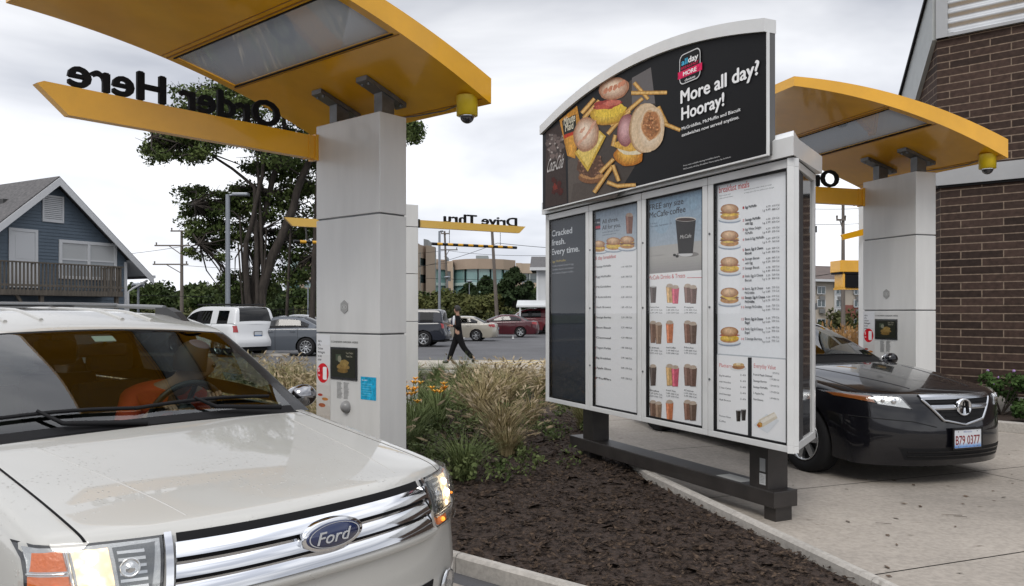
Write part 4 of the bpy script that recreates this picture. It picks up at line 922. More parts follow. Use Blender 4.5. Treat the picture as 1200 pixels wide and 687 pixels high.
    def greenhouse(s):
        sp = s.sp; gh = sp['gh']; V = []; Fs = []; Ts = []; ids = {}; n = len(gh); f_ = [0,.5,.9,1.0]; zbf = sp['belt']; lift = .012
        fe = sp.get('glassedge', .93); f_ = [0,.5,fe,1.0]
        def vid(k, co):
            if k not in ids: ids[k] = len(V); V.append(co)
            return ids[k]
        def top(i, j):
            x, z, hw, c, tc_, ts_, tl_ = gh[i]; a = abs(j); sg = 1 if j >= 0 else -1; f = f_[a]
            return vid(('t',i,j), (x-c*f*f, sg*f*hw, z-sp.get('crown',.03)*f*f))
        def side(i, r, sg):
            if r == 0: return top(i, 3*sg)
            x, z, hw, c, tc_, ts_, tl_ = gh[i]; xe = x-c; z0 = z-sp.get('crown',.03); zb, wb = zbf(xe)
            h = max(z0-zb, .006); t_ = {1: min(.055/h,.3), 2: 1-min(.03/h,.3), 3: 1.}[r]
            y = hw+(wb-hw)*t_+.018*math.sin(math.pi*t_)*min(1,h*3)
            return vid(('d',i,r,sg), (xe, sg*y, z0+(min(zb, z0-.004)-z0)*t_))
        for i in range(n-1):
            tc_, ts_, tl_ = gh[i][4:]
            for j in range(-3, 3):
                a = max(abs(j), abs(j+1))
                if tc_ == 'ws': T = s.t('windshield', sp.get('wsglass', TINT)) if a <= 2 else s.t('roof_pillar', sp.get('pillar', s.pm), 1 if j >= 0 else -1)
                elif tc_ == 'rw': T = s.t('rear_window', sp.get('rglass', TINTD)) if a <= 2 else s.t('roof_pillar', s.pm, 1 if j >= 0 else -1)
                elif tc_ == 'blk': T = s.t('window_seal', BLKM) if a <= 2 else s.t('roof_pillar', sp.get('pillar', s.pm), 1 if j >= 0 else -1)
                elif tc_ == 'sun': T = s.t('sunroof', TINTD) if a <= 1 else s.t('roof', s.pm)
                else: T = s.t('roof', s.pm)
                Fs.append((top(i,j), top(i,j+1), top(i+1,j+1), top(i+1,j))); Ts.append(T)
            for sg in (-1,1):
                for r in range(3):
                    if r == 0: T = s.t('roof_pillar', sp.get('pillar', s.pm) if tc_ in ('ws','blk') else s.pm, sg)
                    elif r == 1:
                        if ts_ == 'g': T = s.t('side_window', sp.get('sglass', TINT) if tl_ != 'r' else sp.get('rglass', TINTD), (sg, tl_))
                        elif ts_ == 'b': T = s.t('window_pillar', BLK, (sg, i))
                        else: T = s.t('roof_pillar', s.pm, sg)
                    else: T = s.t('window_seal', BLKM) if ts_ in 'gb' else s.t('roof_pillar', s.pm, sg)
                    Fs.append((side(i,r,sg), side(i,r+1,sg), side(i+1,r+1,sg), side(i+1,r,sg))); Ts.append(T)
        vs, fs, ts = s.cage(V, Fs, Ts); s.gbvh = BVHTree.FromPolygons(vs, fs); s.emit(vs, fs, ts)
    # --- projected patches
    def hit(s, a, b, axis='x', off=0., bvh=None):
        bvh = bvh or s.bvh
        if axis == 'x': o, d = Vector((2,a,b)), Vector((-1,0,0))
        elif axis == '-x': o, d = Vector((-9,a,b)), Vector((1,0,0))
        elif axis == 'y': o, d = Vector((a,3,b)), Vector((0,-1,0))
        elif axis == '-y': o, d = Vector((a,-3,b)), Vector((0,1,0))
        else: o, d = Vector((a,b,4)), Vector((0,0,-1))
        h = bvh.ray_cast(o, d)
        if h[0] is None: return None
        nn = h[1]
        if nn.dot(d) > 0: nn = -nn
        return h[0]+nn*off, nn
    def patch(s, name, m, corners, off=.006, n=(8,4), axis='x', parent=None, thick=.01, mb=None, bulge=0., bvh=None, tilt=0.):
        """corners: 4 (a,b) pairs ccw -> bilinear grid projected on the body"""
        A_, B_, C_, D_ = [Vector(c) for c in corners]; nu, nv = n; P = {}
        N_ = {}
        for i in range(nu+1):
            for j in range(nv+1):
                u, v = i/nu, j/nv; q = A_*(1-u)*(1-v)+B_*u*(1-v)+C_*u*v+D_*(1-u)*v
                bl = bulge*(1-(2*v-1)**2)
                h = s.hit(q.x, q.y, axis, 0, bvh)
                if h is None: h = (P[max(P)] , N_[max(N_)]) if P else None
                if h is None: return None
                P[i,j] = h[0]; N_[i,j] = h[1]
        own = mb is None; mb = mb or MB(); idx = {}; vs = []
        for k in (0,1):
            for (i,j) in sorted(P):
                idx[k,i,j] = len(vs); bl = bulge*(1-(2*j/nv-1)**2)+tilt*(1-j/nv); vs.append(P[i,j]+N_[i,j]*((off+bl) if k == 0 else off-thick))
        fs = []
        for i in range(nu):
            for j in range(nv): fs.append((idx[0,i,j],idx[0,i+1,j],idx[0,i+1,j+1],idx[0,i,j+1])); fs.append((idx[1,i,j],idx[1,i,j+1],idx[1,i+1,j+1],idx[1,i+1,j]))
        for i in range(nu):
            for j in (0,nv): fs.append((idx[0,i,j],idx[1,i,j],idx[1,i+1,j],idx[0,i+1,j]))
        for j in range(nv):
            for i in (0,nu): fs.append((idx[0,i,j],idx[0,i,j+1],idx[1,i,j+1],idx[1,i,j]))
        mb.add(vs, fs, False)
        if own:
            o = mb.build(name, m, parent or s.root); o.data.polygons.foreach_set('use_smooth', [True]*len(o.data.polygons)); o.data.set_sharp_from_angle(angle=.7); return o
    def strip(s, name, m, pts, w=.012, off=.01, axis='x', parent=None, bvh=None):
        P = []
        for q in pts:
            h = s.hit(q[0], q[1], axis, off, bvh)
            if h: P.append(h[0])
        if len(P) < 2: return None
        b = MB(); b.tube(P, w/2, 8); return b.build(name, m, parent or s.root)
    def plate(s, a, b, w=.305, h=.152, axis='x', text=None, tilt=0):
        hh = s.hit(a, b, axis, .02); p = hh[0]; sg = 1 if axis == 'x' else -1
        m = MB(); m.box((p.x+sg*.004, p.y, p.z), (.006, w, h), bev=.002); o = m.build('number_plate', mat('plate_white', (.55,.57,.60), .35), s.root)
        m = MB(); 
        for (dy,dz,ww,hh_) in ((0,h/2+.006,w+.03,.016),(0,-h/2-.006,w+.03,.016),(w/2+.006,0,.016,h+.02),(-w/2-.006,0,.016,h+.02)): m.box((p.x+sg*.003, p.y+dy, p.z+dz), (.016, ww, hh_))
        m.build('plate_frame', BLK, o)
        c = Canvas(frame((p.x+sg*.0075, p.y-sg*w/2, p.z-h/2), (0,sg,0), (0,0,1))); c.grad(.004,.004,w-.004,h*.28,(.10,.22,.50),(.45,.52,.60),5)
        if text: c.text(text, .018, .032, h*.50, (.20,.03,.03), width=w-.036, bold=.02); c.text('Illinois', w*.35, h*.83, .016, (.05,.08,.3), width=w*.3)
        for x in (.05, w-.05): c.ell(x, h-.018, .006, .006, (.15,.15,.15)); c.ell(x, .014, .006, .006, (.15,.15,.15))
        c.build('plate_print', o)
        return o
def belt_fn(pts):
    def f(x):
        if x >= pts[0][0]: return pts[0][1:]
        for a, b in zip(pts, pts[1:]):
            if x >= b[0]: t = (x-a[0])/(b[0]-a[0]); return tuple(p+(q-p)*t for p, q in zip(a[1:], b[1:]))
        return pts[-1][1:]
    return f
BADGE_BLUE = mat('badge_blue', (.010,.022,.085), .2, coat=1)
SILV = mat('reflector_silver', (.60,.61,.62), .18, metal=.9, bump=.15, bs=24)
AMBER = mat('amber_lens', (.42,.075,.003), .2, coat=.35, bump=.3, bs=70, emis=(1,.22,.01), es=.22)
AMBERD = mat('amber_unlit', (.24,.070,.012), .15, coat=.6)
REDL = mat('red_lens', (.30,.006,.008), .12, coat=1.)
LENS = glass('lamp_lens', (.96,.96,.95), .7)
GLOW = mat('lamp_glow', (.9,.8,.6), .3, emis=(1,.70,.36), es=1.5)
_N = GLOW.node_tree.nodes; _v = _N.new('ShaderNodeTexVoronoi'); _v.inputs['Scale'].default_value = 38; _tc = _N.new('ShaderNodeTexCoord'); _mr = _N.new('ShaderNodeMapRange'); _mr.inputs['From Min'].default_value = .0; _mr.inputs['From Max'].default_value = .7; _mr.inputs['To Min'].default_value = 2.3; _mr.inputs['To Max'].default_value = .35
GLOW.node_tree.links.new(_tc.outputs['Object'], _v.inputs['Vector']); GLOW.node_tree.links.new(_v.outputs['Distance'], _mr.inputs['Value']); GLOW.node_tree.links.new(_mr.outputs[0], _N['Principled BSDF'].inputs['Emission Strength'])
GLOWH = mat('bulb_glow', (1,1,1), .4, emis=(1,.86,.62), es=6)
GLOWA = mat('amber_glow', (.6,.2,.02), .3, emis=(1,.30,.03), es=2.2)
def handle(car, x, z, sg, m):
    h = car.hit(x, z, 'y' if sg > 0 else '-y', 0)
    if not h: return
    p = h[0]; b = MB(); b.tube([p+Vector((.09,-.005*sg,0)), p+Vector((.07,.032*sg,.004)), p+Vector((-.07,.032*sg,.004)), p+Vector((-.09,-.005*sg,0))], .012, 8); b.build('door_handle', m, car.root)
def mirror(car, x, y, z, sg, m, s=1.):
    b = MB(); c_ = Vector((x, sg*y, z)); b.ball(c_, .105*s, 20, 12, (.80,.98,.80)); b.tube([c_-Vector((0,sg*.07,.02)), Vector((x+.03, sg*(y-.19), z-.07))], .028, 8)
    o = b.build('mirror', m, car.root)
    b = MB(); b.lathe([(0,0),(.082*s,0),(.086*s,.004)], Matrix.Translation(c_-Vector((.078*s,0,0))) @ Matrix.Rotation(-math.pi/2, 4, 'Y') @ Matrix.Diagonal((.72,1.12,1,1)), 20); b.build('mirror_glass', mat('mirror_face', (.5,.5,.5), .03, metal=1), o)
    return o
def seats(car, rows, w=.48, zb=.42, m=None, tall=.62):
    m = m or mat('seat_fabric', (.055,.050,.045), .85)
    for x in rows:
        for sg in (-1,1):
            b = MB(); b.box((x, sg*.37, zb+.10), (.50,w,.16), bev=.05); b.box((x-.30, sg*.37, zb+.14+tall/2), (.14,w*.96,tall), Matrix.Rotation(-.22,3,'Y'), bev=.05); b.box((x-.42, sg*.37, zb+.27+tall), (.10,.26,.17), bev=.04); b.build('seat', m, car.root)
def dash(car, x, z, w, m=CARIN):
    b = MB(); prof = [(x+.30,z-.05),(x+.10,z+.00),(x-.18,z-.01),(x-.28,z-.07),(x-.32,z-.30),(x+.2,z-.45),(x+.35,z-.2)]
    b.extr(prof, (1,0,0), (0,0,1), (0,2*w,0), (0,-w,0)); b.build('dashboard', m, car.root)
def swheel(car, x, y, z, r=.19, tilt=.42):
    b = MB(); M = Matrix.Translation((x,y,z)) @ Matrix.Rotation(math.pi/2+tilt, 4, 'Y')
    ring = [M @ Vector((r*math.cos(g), r*math.sin(g), 0)) for g in [2*math.pi*k/28 for k in range(29)]]; b.tube(ring, .016, 8, False)
    for g in (0.1, math.pi-.1, math.pi/2): b.tube([M @ Vector((0,0,-.02)), M @ Vector((r*math.cos(g), r*math.sin(g), 0))], .014, 6)
    b.ball(M @ Vector((0,0,-.01)), .06, 12, 8); b.tube([M @ Vector((0,0,-.02)), M @ Vector((0,0,-.30))], .03, 8); b.build('steering_wheel', mat('wheel_black', (.012,.012,.012), .45), car.root)
# ---------------- cream crossover -------------------------------------------------
CREAM = paint('cream_paint', (.425,.418,.39), rough=.38, metal=.0)
_n = CREAM.node_tree
def droplets(m, base, hi=.7, amt=.25):
    N = m.node_tree.nodes; L = m.node_tree.links; b = N['Principled BSDF']; tc = N.new('ShaderNodeTexCoord')
    v = N.new('ShaderNodeTexVoronoi'); v.inputs['Scale'].default_value = 55; v.inputs['Randomness'].default_value = 1; L.new(tc.outputs['Object'], v.inputs['Vector'])
    n = N.new('ShaderNodeTexNoise'); n.inputs['Scale'].default_value = 3.5; n.inputs['Detail'].default_value = 3; L.new(tc.outputs['Object'], n.inputs['Vector'])
    r = N.new('ShaderNodeMapRange'); r.inputs['From Min'].default_value = .24; r.inputs['From Max'].default_value = .08; L.new(v.outputs['Distance'], r.inputs['Value'])
    r2 = N.new('ShaderNodeMapRange'); r2.inputs['From Min'].default_value = .50; r2.inputs['From Max'].default_value = .72; L.new(n.outputs['Fac'], r2.inputs['Value'])
    mu = N.new('ShaderNodeMath'); mu.operation = 'MULTIPLY'; L.new(r.outputs[0], mu.inputs[0]); L.new(r2.outputs[0], mu.inputs[1])
    bp = N.new('ShaderNodeBump'); bp.inputs['Strength'].default_value = amt; bp.inputs['Distance'].default_value = .0035; L.new(mu.outputs[0], bp.inputs['Height']); L.new(bp.outputs[0], b.inputs['Coat Normal']); L.new(bp.outputs[0], b.inputs['Normal'])
droplets(CREAM, None, amt=1.)
EM = Vector((-.654,2.80,0)); Ff = Vector((.76,-.65,0)).normalized(); fz = math.atan2(Ff.y, Ff.x)
CH = 'cabin'
ford = dict(paint=CREAM, lvl=3, W=.89, R=.345, wx=(-.92,-3.72), tw=.23, spokes=5, pow=3, gapdepth=.012, pillar=BLK, zmid=.42, zlow=.22, cladding=mat('taupe_cladding', (.20,.185,.16), .5),
 front=[(.005,.79,.89,.30),(.02,.62,.895,.30),(.045,.42,.90,.30),(-.03,.21,.88,.30)],
 rear=[(-4.72,.95,.88,-.18),(-4.74,.72,.885,-.18),(-4.80,.45,.89,-.18),(-4.74,.24,.87,-.18)],
 st=[(-.035,.30,.905,.890,.88,'hood','fender'),(-.10,.28,.937,.915,.895,'hood','fender'),(-.45,.17,1.0,.955,.89,'hood','fender'),(-.85,.10,1.05,1.005,.89,'hood','fender'),(-1.15,.15,1.088,1.055,.89,'gap','fender'),(-1.158,.15,1.088,1.055,.89,'cowl','fender'),
  (-1.30,.10,1.075,1.075,.89,CH,'gap'),(-1.308,.10,1.08,1.075,.89,CH,'door'),(-1.9,.0,1.09,1.085,.89,CH,'door'),(-2.46,0,1.10,1.095,.89,CH,'gap'),(-2.468,0,1.10,1.095,.89,CH,'rdoor'),(-3.0,0,1.105,1.10,.89,CH,'rdoor'),(-3.42,0,1.11,1.105,.89,CH,'gap'),(-3.428,0,1.11,1.105,.89,CH,'q'),(-4.0,0,1.115,1.11,.885,CH,'q'),(-4.55,-.12,1.12,1.11,.87,CH,'q'),(-4.66,-.18,1.12,1.10,.86,CH,'q')],
 belt=belt_fn([(-1.0,1.05,.835),(-1.5,1.075,.845),(-2.5,1.095,.85),(-4.0,1.11,.84),(-4.7,1.11,.78)]),
 gh=[(-1.155,1.092,.825,.15,'blk','b','f'),(-1.19,1.122,.82,.15,'ws','b','f'),(-1.22,1.142,.815,.15,'ws','b','f'),(-1.55,1.342,.765,.12,'ws','g','f'),(-1.855,1.482,.728,.075,'ws','g','f'),(-1.875,1.490,.725,.072,'blk','g','f'),(-1.89,1.496,.722,.07,'roof','g','f'),(-1.92,1.508,.72,.068,'roof','g','f'),(-2.00,1.532,.712,.06,'roof','g','f'),(-2.36,1.588,.70,.02,'roof','b','f'),(-2.46,1.598,.695,.0,'sun','g','r'),(-3.32,1.612,.69,0,'roof','b','r'),(-3.42,1.608,.69,0,'roof','g','q'),(-4.25,1.575,.67,0,'roof','p','q'),(-4.45,1.555,.65,-.03,'rw','p','q'),(-4.68,1.12,.74,-.05,'roof','p','q')],
 crown=.035, glassedge=.945, rglass=TINTD)
cr_ = Car('crossover_car', 'cream crossover car with chrome barred grille and lit headlight at the order post', 'car', EM+Ff*.02, fz, ford)
# roof ribs and rails
def roof_z(c, x, y): 
    h = c.gbvh.ray_cast(Vector((x,y,3)), Vector((0,0,-1))); return h[0].z if h[0] else 1.5
for y in (-.36,-.2,.2,.36):
    m = MB(); m.tube([(x,y,roof_z(cr_,x,y)+.0005) for x in [-2.1-.12*k for k in range(16)]], .011, 8); m.build('roof_rib', CREAM, cr_.root)
RAIL = mat('rail_silver', (.23,.235,.24), .35, metal=.5)
for sg in (-1,1):
    y = sg*.60; m = MB(); xs = [-2.45-.1*k for k in range(19)]
    m.tube([(x, y, roof_z(cr_,x,y)+.040) for x in xs], .015, 10); ra_ = m.build('roof_rail', RAIL, cr_.root)
    for xa in (-2.30,-4.2):
        m = MB(); z0 = roof_z(cr_,xa,y); prof = [(xa+.12,roof_z(cr_,min(-1.98,xa+.12),y)-.0),(xa+.02,z0+.034),(xa-.08,z0+.060),(xa-.22,z0+.060),(xa-.22,z0-.01),(xa+.12,z0-.02)]
        m.extr(prof, (1,0,0), (0,0,1), (0,.045,0), (0,y-.0225,0)); m.build('rail_end', mat('rail_black', (.02,.02,.021), .4), ra_)
for xa in (-3.1,-3.8):
    m = MB(); m.tube([(xa,-.60,roof_z(cr_,xa,.60)+.045),(xa,-.3,roof_z(cr_,xa,.3)+.03),(xa,.3,roof_z(cr_,xa,.3)+.03),(xa,.60,roof_z(cr_,xa,.60)+.045)], .014, 8); m.build('cross_bar', RAIL, cr_.root)
# hood crease: fine raised line each side
for sg in (-1,1):
    cr_.strip('hood_crease', CREAM, [(-.16-.09*k, sg*(.44+.012*k)) for k in range(11)], w=.007, off=-.0018, axis='z')
# grille
gp = cr_.patch('grille', BLKM, [(-.53,.70),(.53,.70),(.50,.893),(-.50,.893)], off=.004, n=(20,4), thick=.02)
for (z0,z1) in ((.825,.868),(.768,.813),(.708,.755)):
    wv = .515+(.885-z1)*.12
    cr_.patch('grille_bar', CHROME, [(-wv,z0),(wv,z0),(wv-.008,z1),(-wv+.008,z1)], off=.006, n=(28,6), thick=.012, bulge=.003, tilt=.020, parent=gp)
for sg in (-1,1): cr_.patch('grille_surround', CHROME, [(sg*.535,.70),(sg*.555,.70),(sg*.535,.893),(sg*.515,.893)][::sg], off=.020, n=(2,6), thick=.03, parent=gp)
cr_.patch('lower_trim', CREAM, [(-.57,.672),(.57,.672),(.56,.708),(-.56,.708)], off=.016, n=(24,3), thick=.02, bulge=.008)
cr_.patch('air_intake', BLKM, [(-.50,.36),(.50,.36),(.54,.50),(-.54,.50)], off=.004, n=(18,4))
for zz in (.395,.43,.465): cr_.patch('intake_bar', mat('intake_grey', (.06,.06,.06), .4), [(-.5,zz),(.5,zz),(.5,zz+.012),(-.5,zz+.012)], off=.012, n=(16,1))
for sg in (-1,1):
    h = cr_.hit(sg*.66, .44, 'x', .006); m = MB(); M = Matrix.Translation(h[0]) @ h[1].to_track_quat('Z','Y').to_matrix().to_4x4(); m.lathe([(0,.004),(.05,.006),(.062,.012),(.066,0)], M, 20); m.build('fog_lamp', SILV, cr_.root)
# emblem: chrome oval, blue field, script
h = cr_.hit(0, .80, 'x', .034); p = h[0]; ax = Matrix.Rotation(-.10,4,'Y')
m = MB()
def oval(rx, rz, x0, x1, col_m, nm, par=None, dome=0):
    m = MB(); n_ = 48; vs = []
    rings = [(1.0,x0),(1.0,x1-.003),(.97,x1),(.0,x1+dome)]
    for s_, xx in rings:
        for k in range(n_): g = 2*math.pi*k/n_; vs.append((p.x+xx, p.y+rx*s_*math.cos(g), p.z+rz*s_*math.sin(g)))
    m.add(vs, [(i*n_+k, i*n_+(k+1)%n_, (i+1)*n_+(k+1)%n_, (i+1)*n_+k) for i in range(3) for k in range(n_)], True); return m.build(nm, col_m, par or cr_.root)
em = oval(.128,.056,-.03,.0,CHROME,'emblem',None,.002); oval(.114,.0455,.0,.004,BADGE_BLUE,'emblem_field',em,.002)
m = MB(); solidtext(m, 'Ford', frame((p.x+.0065, p.y-.074, p.z-.024), (0,1,0), (0,0,1)), .044, .128, .0035, bold=.0, shear=.32)
for k in range(1): 
    n_ = 48; vs = []; 
    for s_ in (.93,.89):
        for q in range(n_): g = 2*math.pi*q/n_; vs.append((p.x+.0075, p.y+.114*s_*math.cos(g), p.z+.0455*s_*math.sin(g)))
    m.add(vs, [(q,(q+1)%n_,n_+(q+1)%n_,n_+q) for q in range(n_)])
m.build('emblem_script', mat('badge_white', (.62,.64,.66), .25, metal=.4), em)
# headlights
for sg in (-1,1):
    def Q(pts): return [(sg*a, b) for a, b in (pts if sg > 0 else [pts[1],pts[0],pts[3],pts[2]])]
    hl = cr_.patch('headlight', BLK, Q([(.565,.688),(.862,.688),(.850,.888),(.535,.893)]), off=.003, n=(14,5), thick=.02)
    cr_.patch('reflector', SILV, Q([(.572,.696),(.855,.696),(.843,.880),(.548,.885)]), off=.008, n=(14,5), thick=.01, parent=hl)
    # glowing chamber, dark projector chamber with ribs, ambers, dividers
    cr_.patch('lit_chamber', GLOW if sg < 0 else GLOW, Q([(.672,.752),(.752,.752),(.760,.870),(.678,.873)]), off=.0125, n=(5,4), thick=.01, parent=hl)
    for (yy,zz,rr) in ((.715,.845,.016),(.72,.80,.018),(.70,.765,.010)):
        hh = cr_.hit(sg*yy, zz, 'x', .012); b = MB(); b.ball(hh[0], rr, 12, 8, (.6,1,1)); b.build('bulb', GLOWH, hl)
    cr_.patch('chamber_wall', mat('chamber_grey', (.16,.17,.18), .2, metal=.7), Q([(.585,.752),(.662,.752),(.668,.872),(.562,.876)]), off=.0125, n=(6,4), thick=.01, parent=hl)
    hh = cr_.hit(sg*.632, .815, 'x', .014); Mx = Matrix.Translation(hh[0]) @ hh[1].to_track_quat('Z','Y').to_matrix().to_4x4(); b = MB(); b.lathe([(.0,.008),(.012,.005),(.018,0),(.024,.003),(.027,.006),(.029,.0)], Mx, 24); b.build('projector', CHROME, hl)
    for k in range(6): cr_.patch('lamp_rib', CHROME, Q([(.592,.758+k*.019),(.658,.758+k*.019),(.658,.766+k*.019),(.592,.766+k*.019)]), off=.017, n=(3,1), thick=.006, parent=hl)
    cr_.patch('side_marker', AMBER, Q([(.768,.752),(.850,.752),(.846,.806),(.772,.806)]), off=.0125, n=(5,3), thick=.01, parent=hl)
    cr_.patch('side_marker', AMBER, Q([(.774,.820),(.842,.820),(.832,.868),(.778,.872)]), off=.0125, n=(5,3), thick=.01, parent=hl)
    for (a,b_) in (((.760,.748),(.768,.874)),): cr_.strip('lamp_divider', CHROME, [(sg*a[0],a[1]),(sg*b_[0],b_[1])], .010, .016, parent=hl)
    for z_ in (.813,.744,.734): cr_.strip('lamp_divider', CHROME, [(sg*(.575+.27*k/8), z_) for k in range((0 if z_ < .8 else 6), 9)], .007, .016, parent=hl)
    cr_.patch('turn_signal', AMBER, Q([(.600,.700),(.680,.700),(.676,.728),(.592,.728)]), off=.0135, n=(4,2), thick=.01, parent=hl)
    hh = cr_.hit(sg*.635, .714, 'x', .016); b = MB(); b.ball(hh[0], .010, 10, 6); b.build('signal_bulb', GLOWA, hl)
    cr_.patch('lens', LENS, Q([(.568,.692),(.858,.692),(.846,.884),(.541,.889)]), off=.026, n=(16,6), thick=.002, parent=hl, bulge=.006)
    hh = cr_.hit(sg*.80, .777, 'x', .018); b = MB(); b.ball(hh[0], .006, 8, 6); b.build('signal_bulb', GLOWA, hl)
# windshield extras: wipers, frit, tags, rear mirror
def gl(c, x, y, off=.012):
    h = c.gbvh.ray_cast(Vector((x,y,3)), Vector((0,0,-1))); return h[0]+Vector((.0,0,off)) if h[0] else Vector((x,y,1.1))
for (y0,y1,xo) in ((.60,-.12,0),(-.10,-.74,0)):
    m = MB(); pts = [gl(cr_, -1.235-.10*(abs(y0+(y1-y0)*k/10)/.8)**2*1.6-.02*math.sin(math.pi*k/10), y0+(y1-y0)*k/10, .018) for k in range(11)]
    m.tube(pts, .009, 6); m.tube([gl(cr_,-1.16-.1*(y0/.8)**2,y0,.012), gl(cr_,-1.19-.1*((y0+y1)/2/.8)**2,(y0+y1)/2,.034), pts[6]+Vector((0,0,.012))], [.014,.011,.007], 6); m.build('wiper', BLKM, cr_.root)
m = MB(); a = gl(cr_,-1.80,-.06,-.012); b = gl(cr_,-1.80,.04,-.012); d = gl(cr_,-1.85,-.06,-.012)-a; m.rbox(a, b-a, d, Vector((0,0,-.004))); m.build('toll_tag', mat('tag_white', (.55,.62,.56), .4), cr_.root)
m = MB(); c0 = gl(cr_,-1.82,.0,-.07); m.box(c0+Vector((-.05,.0,.0)), (.03,.24,.065), bev=.012); m.tube([c0+Vector((-.04,0,.02)), c0+Vector((0,0,.05))], .008, 6); m.build('rear_view_mirror', BLKM, cr_.root)
dash(cr_, -1.45, 1.03, .80); seats(cr_, (-2.25,-3.1), m=mat('seat_tan', (.06,.052,.044), .8)); swheel(cr_, -1.74, .37, 1.04)
m = MB(); m.box((-2.7,0,.44), (2.9,1.5,.05)); m.box((-4.2,0,.75), (.05,1.4,.6)); m.build('cabin_floor', CARIN, cr_.root)
hl_m = mat('headliner', (.17,.16,.145), .9)
m = MB(); m.add([(-2.05,-.60,1.47),(-2.05,.60,1.47),(-4.3,.58,1.50),(-4.3,-.58,1.50),(-2.05,-.60,1.465),(-2.05,.60,1.465),(-4.3,.58,1.495),(-4.3,-.58,1.495)], [(0,1,2,3),(7,6,5,4)]); m.build('headliner', hl_m, cr_.root)
for sg in (-1,1):
    m = MB(); m.box((-2.9, sg*.80, .78), (3.0,.04,.58)); m.build('door_lining', CARIN, cr_.root)
MIRC = mat('mirror_shell', (.30,.30,.31), .12, metal=1.)
mirror(cr_, -1.53, .955, 1.11, 1, MIRC, .76); mirror(cr_, -1.53, .955, 1.11, -1, MIRC, .76)
for sg in (-1,1):
    handle(cr_, -2.32, .93, sg, CHROME); handle(cr_, -3.28, .94, sg, CHROME)
    cr_.patch('tail_lamp', REDL, [(sg*.62,.80),(sg*.85,.80),(sg*.84,1.05),(sg*.66,1.05)], off=.006, n=(4,4), axis='-x')
cr_.plate(0,.62, axis='-x')
# ---------------- black sedan -----------------------------------------------------
BLACKP = paint('black_pearl_paint', (.004,.004,.006), rough=.28)
droplets(BLACKP, None, amt=.12)
def sedan(W, paint_, lvl, k=1., **kw):
    """k scales length and height; default is a 4.95 m sedan"""
    d = dict(paint=paint_, lvl=lvl, W=W, R=.335*k, wx=(-.98*k,-3.78*k), tw=.215, spokes=7, gapdepth=.009, zmid=.40*k, zlow=.21*k, belt=belt_fn([(-1.2*k,.985*k,W*.88),(-2.0*k,1.0*k,W*.90),(-3.2*k,1.03*k,W*.90),(-4.4*k,1.04*k,W*.84)]),
     front=[(.0,.715*k,W*.985,.52*k),(.035*k,.56*k,W*.99,.56*k),(.05*k,.36*k,W*.99,.57*k),(-.02,.19*k,W*.97,.46*k)],
     rear=[(-4.90*k,.93*k,W*.97,-.30*k),(-4.95*k,.70*k,W*.98,-.30*k),(-4.98*k,.42*k,W*.98,-.30*k),(-4.90*k,.24*k,W*.96,-.3*k)],
     sides=[(.975,-.06*k),(1.0,-.22*k),(.99,None),(.955,None)],
     st=[(-.03*k,.48*k,.800*k,.775*k,W*.96,'hood','fender'),(-.13*k,.46*k,.845*k,.812*k,W*.985,'hood','fender'),(-.60*k,.28*k,.925*k,.872*k,W,'hood','fender'),(-1.08*k,.15*k,.985*k,.935*k,W,'hood','fender'),(-1.38*k,.18*k,1.01*k,.965*k,W,'gap','fender'),(-1.395*k,.18*k,1.01*k,.965*k,W,'cowl','fender'),
      (-1.58*k,.10*k,1.0*k,.985*k,W,CH,'gap'),(-1.588*k,.10*k,1.0*k,.985*k,W,CH,'door'),(-2.1*k,0,1.01*k,1.0*k,W,CH,'door'),(-2.66*k,0,1.02*k,1.015*k,W,CH,'gap'),(-2.668*k,0,1.02*k,1.015*k,W,CH,'rdoor'),(-3.1*k,0,1.03*k,1.025*k,W,CH,'rdoor'),(-3.48*k,0,1.035*k,1.03*k,W,CH,'gap'),(-3.488*k,0,1.035*k,1.03*k,W,CH,'q'),(-4.0*k,0,1.04*k,1.03*k,W*.99,CH,'q'),(-4.20*k,-.05*k,1.045*k,1.03*k,W*.985,'trunk','q'),(-4.62*k,-.16*k,1.05*k,1.02*k,W*.97,'trunk','q'),(-4.85*k,-.28*k,1.03*k,.99*k,W*.95,'trunk','q')],
     gh=[(-1.40*k,1.015*k,W*.86,.26*k,'blk','b','f'),(-1.45*k,1.045*k,W*.85,.26*k,'ws','b','f'),(-1.95*k,1.27*k,W*.755,.20*k,'ws','g','f'),(-2.32*k,1.395*k,W*.68,.13*k,'blk','g','f'),(-2.35*k,1.405*k,W*.675,.12*k,'roof','g','f'),(-2.58*k,1.445*k,W*.67,.05*k,'roof','b','f'),(-2.67*k,1.452*k,W*.67,.0,'roof','g','r'),(-3.15*k,1.455*k,W*.665,0,'roof','g','r'),(-3.45*k,1.43*k,W*.66,-.05*k,'roof','g','r'),(-3.62*k,1.40*k,W*.655,-.08*k,'rw','g','r'),(-3.95*k,1.25*k,W*.70,-.12*k,'rw','p','q'),(-4.32*k,1.06*k,W*.76,-.14*k,'blk','p','q'),(-4.36*k,1.045*k,W*.77,-.14*k,'roof','p','q')],
     crown=.035*k, glassedge=.95, rglass=TINT)
    if lvl == 1: d.update(rglass=TINTM, sglass=TINTM, wsglass=TINTM)
    d.update(kw); return d
Fa = Vector((.335,-.942,0)).normalized(); az = math.atan2(Fa.y, Fa.x)
ac = Car('sedan_car', 'black sedan with a pentagon chrome grille driving out past the menu board', 'car', Vector((4.08,7.22,0)), az, sedan(.95, BLACKP, 3, 1.035, pillar=BLACKP))
k = 1.035
gr = ac.patch('grille', BLKM, [(-.20,.585),(.20,.585),(.385,.80),(-.385,.80)], off=.004, n=(16,6), thick=.02)
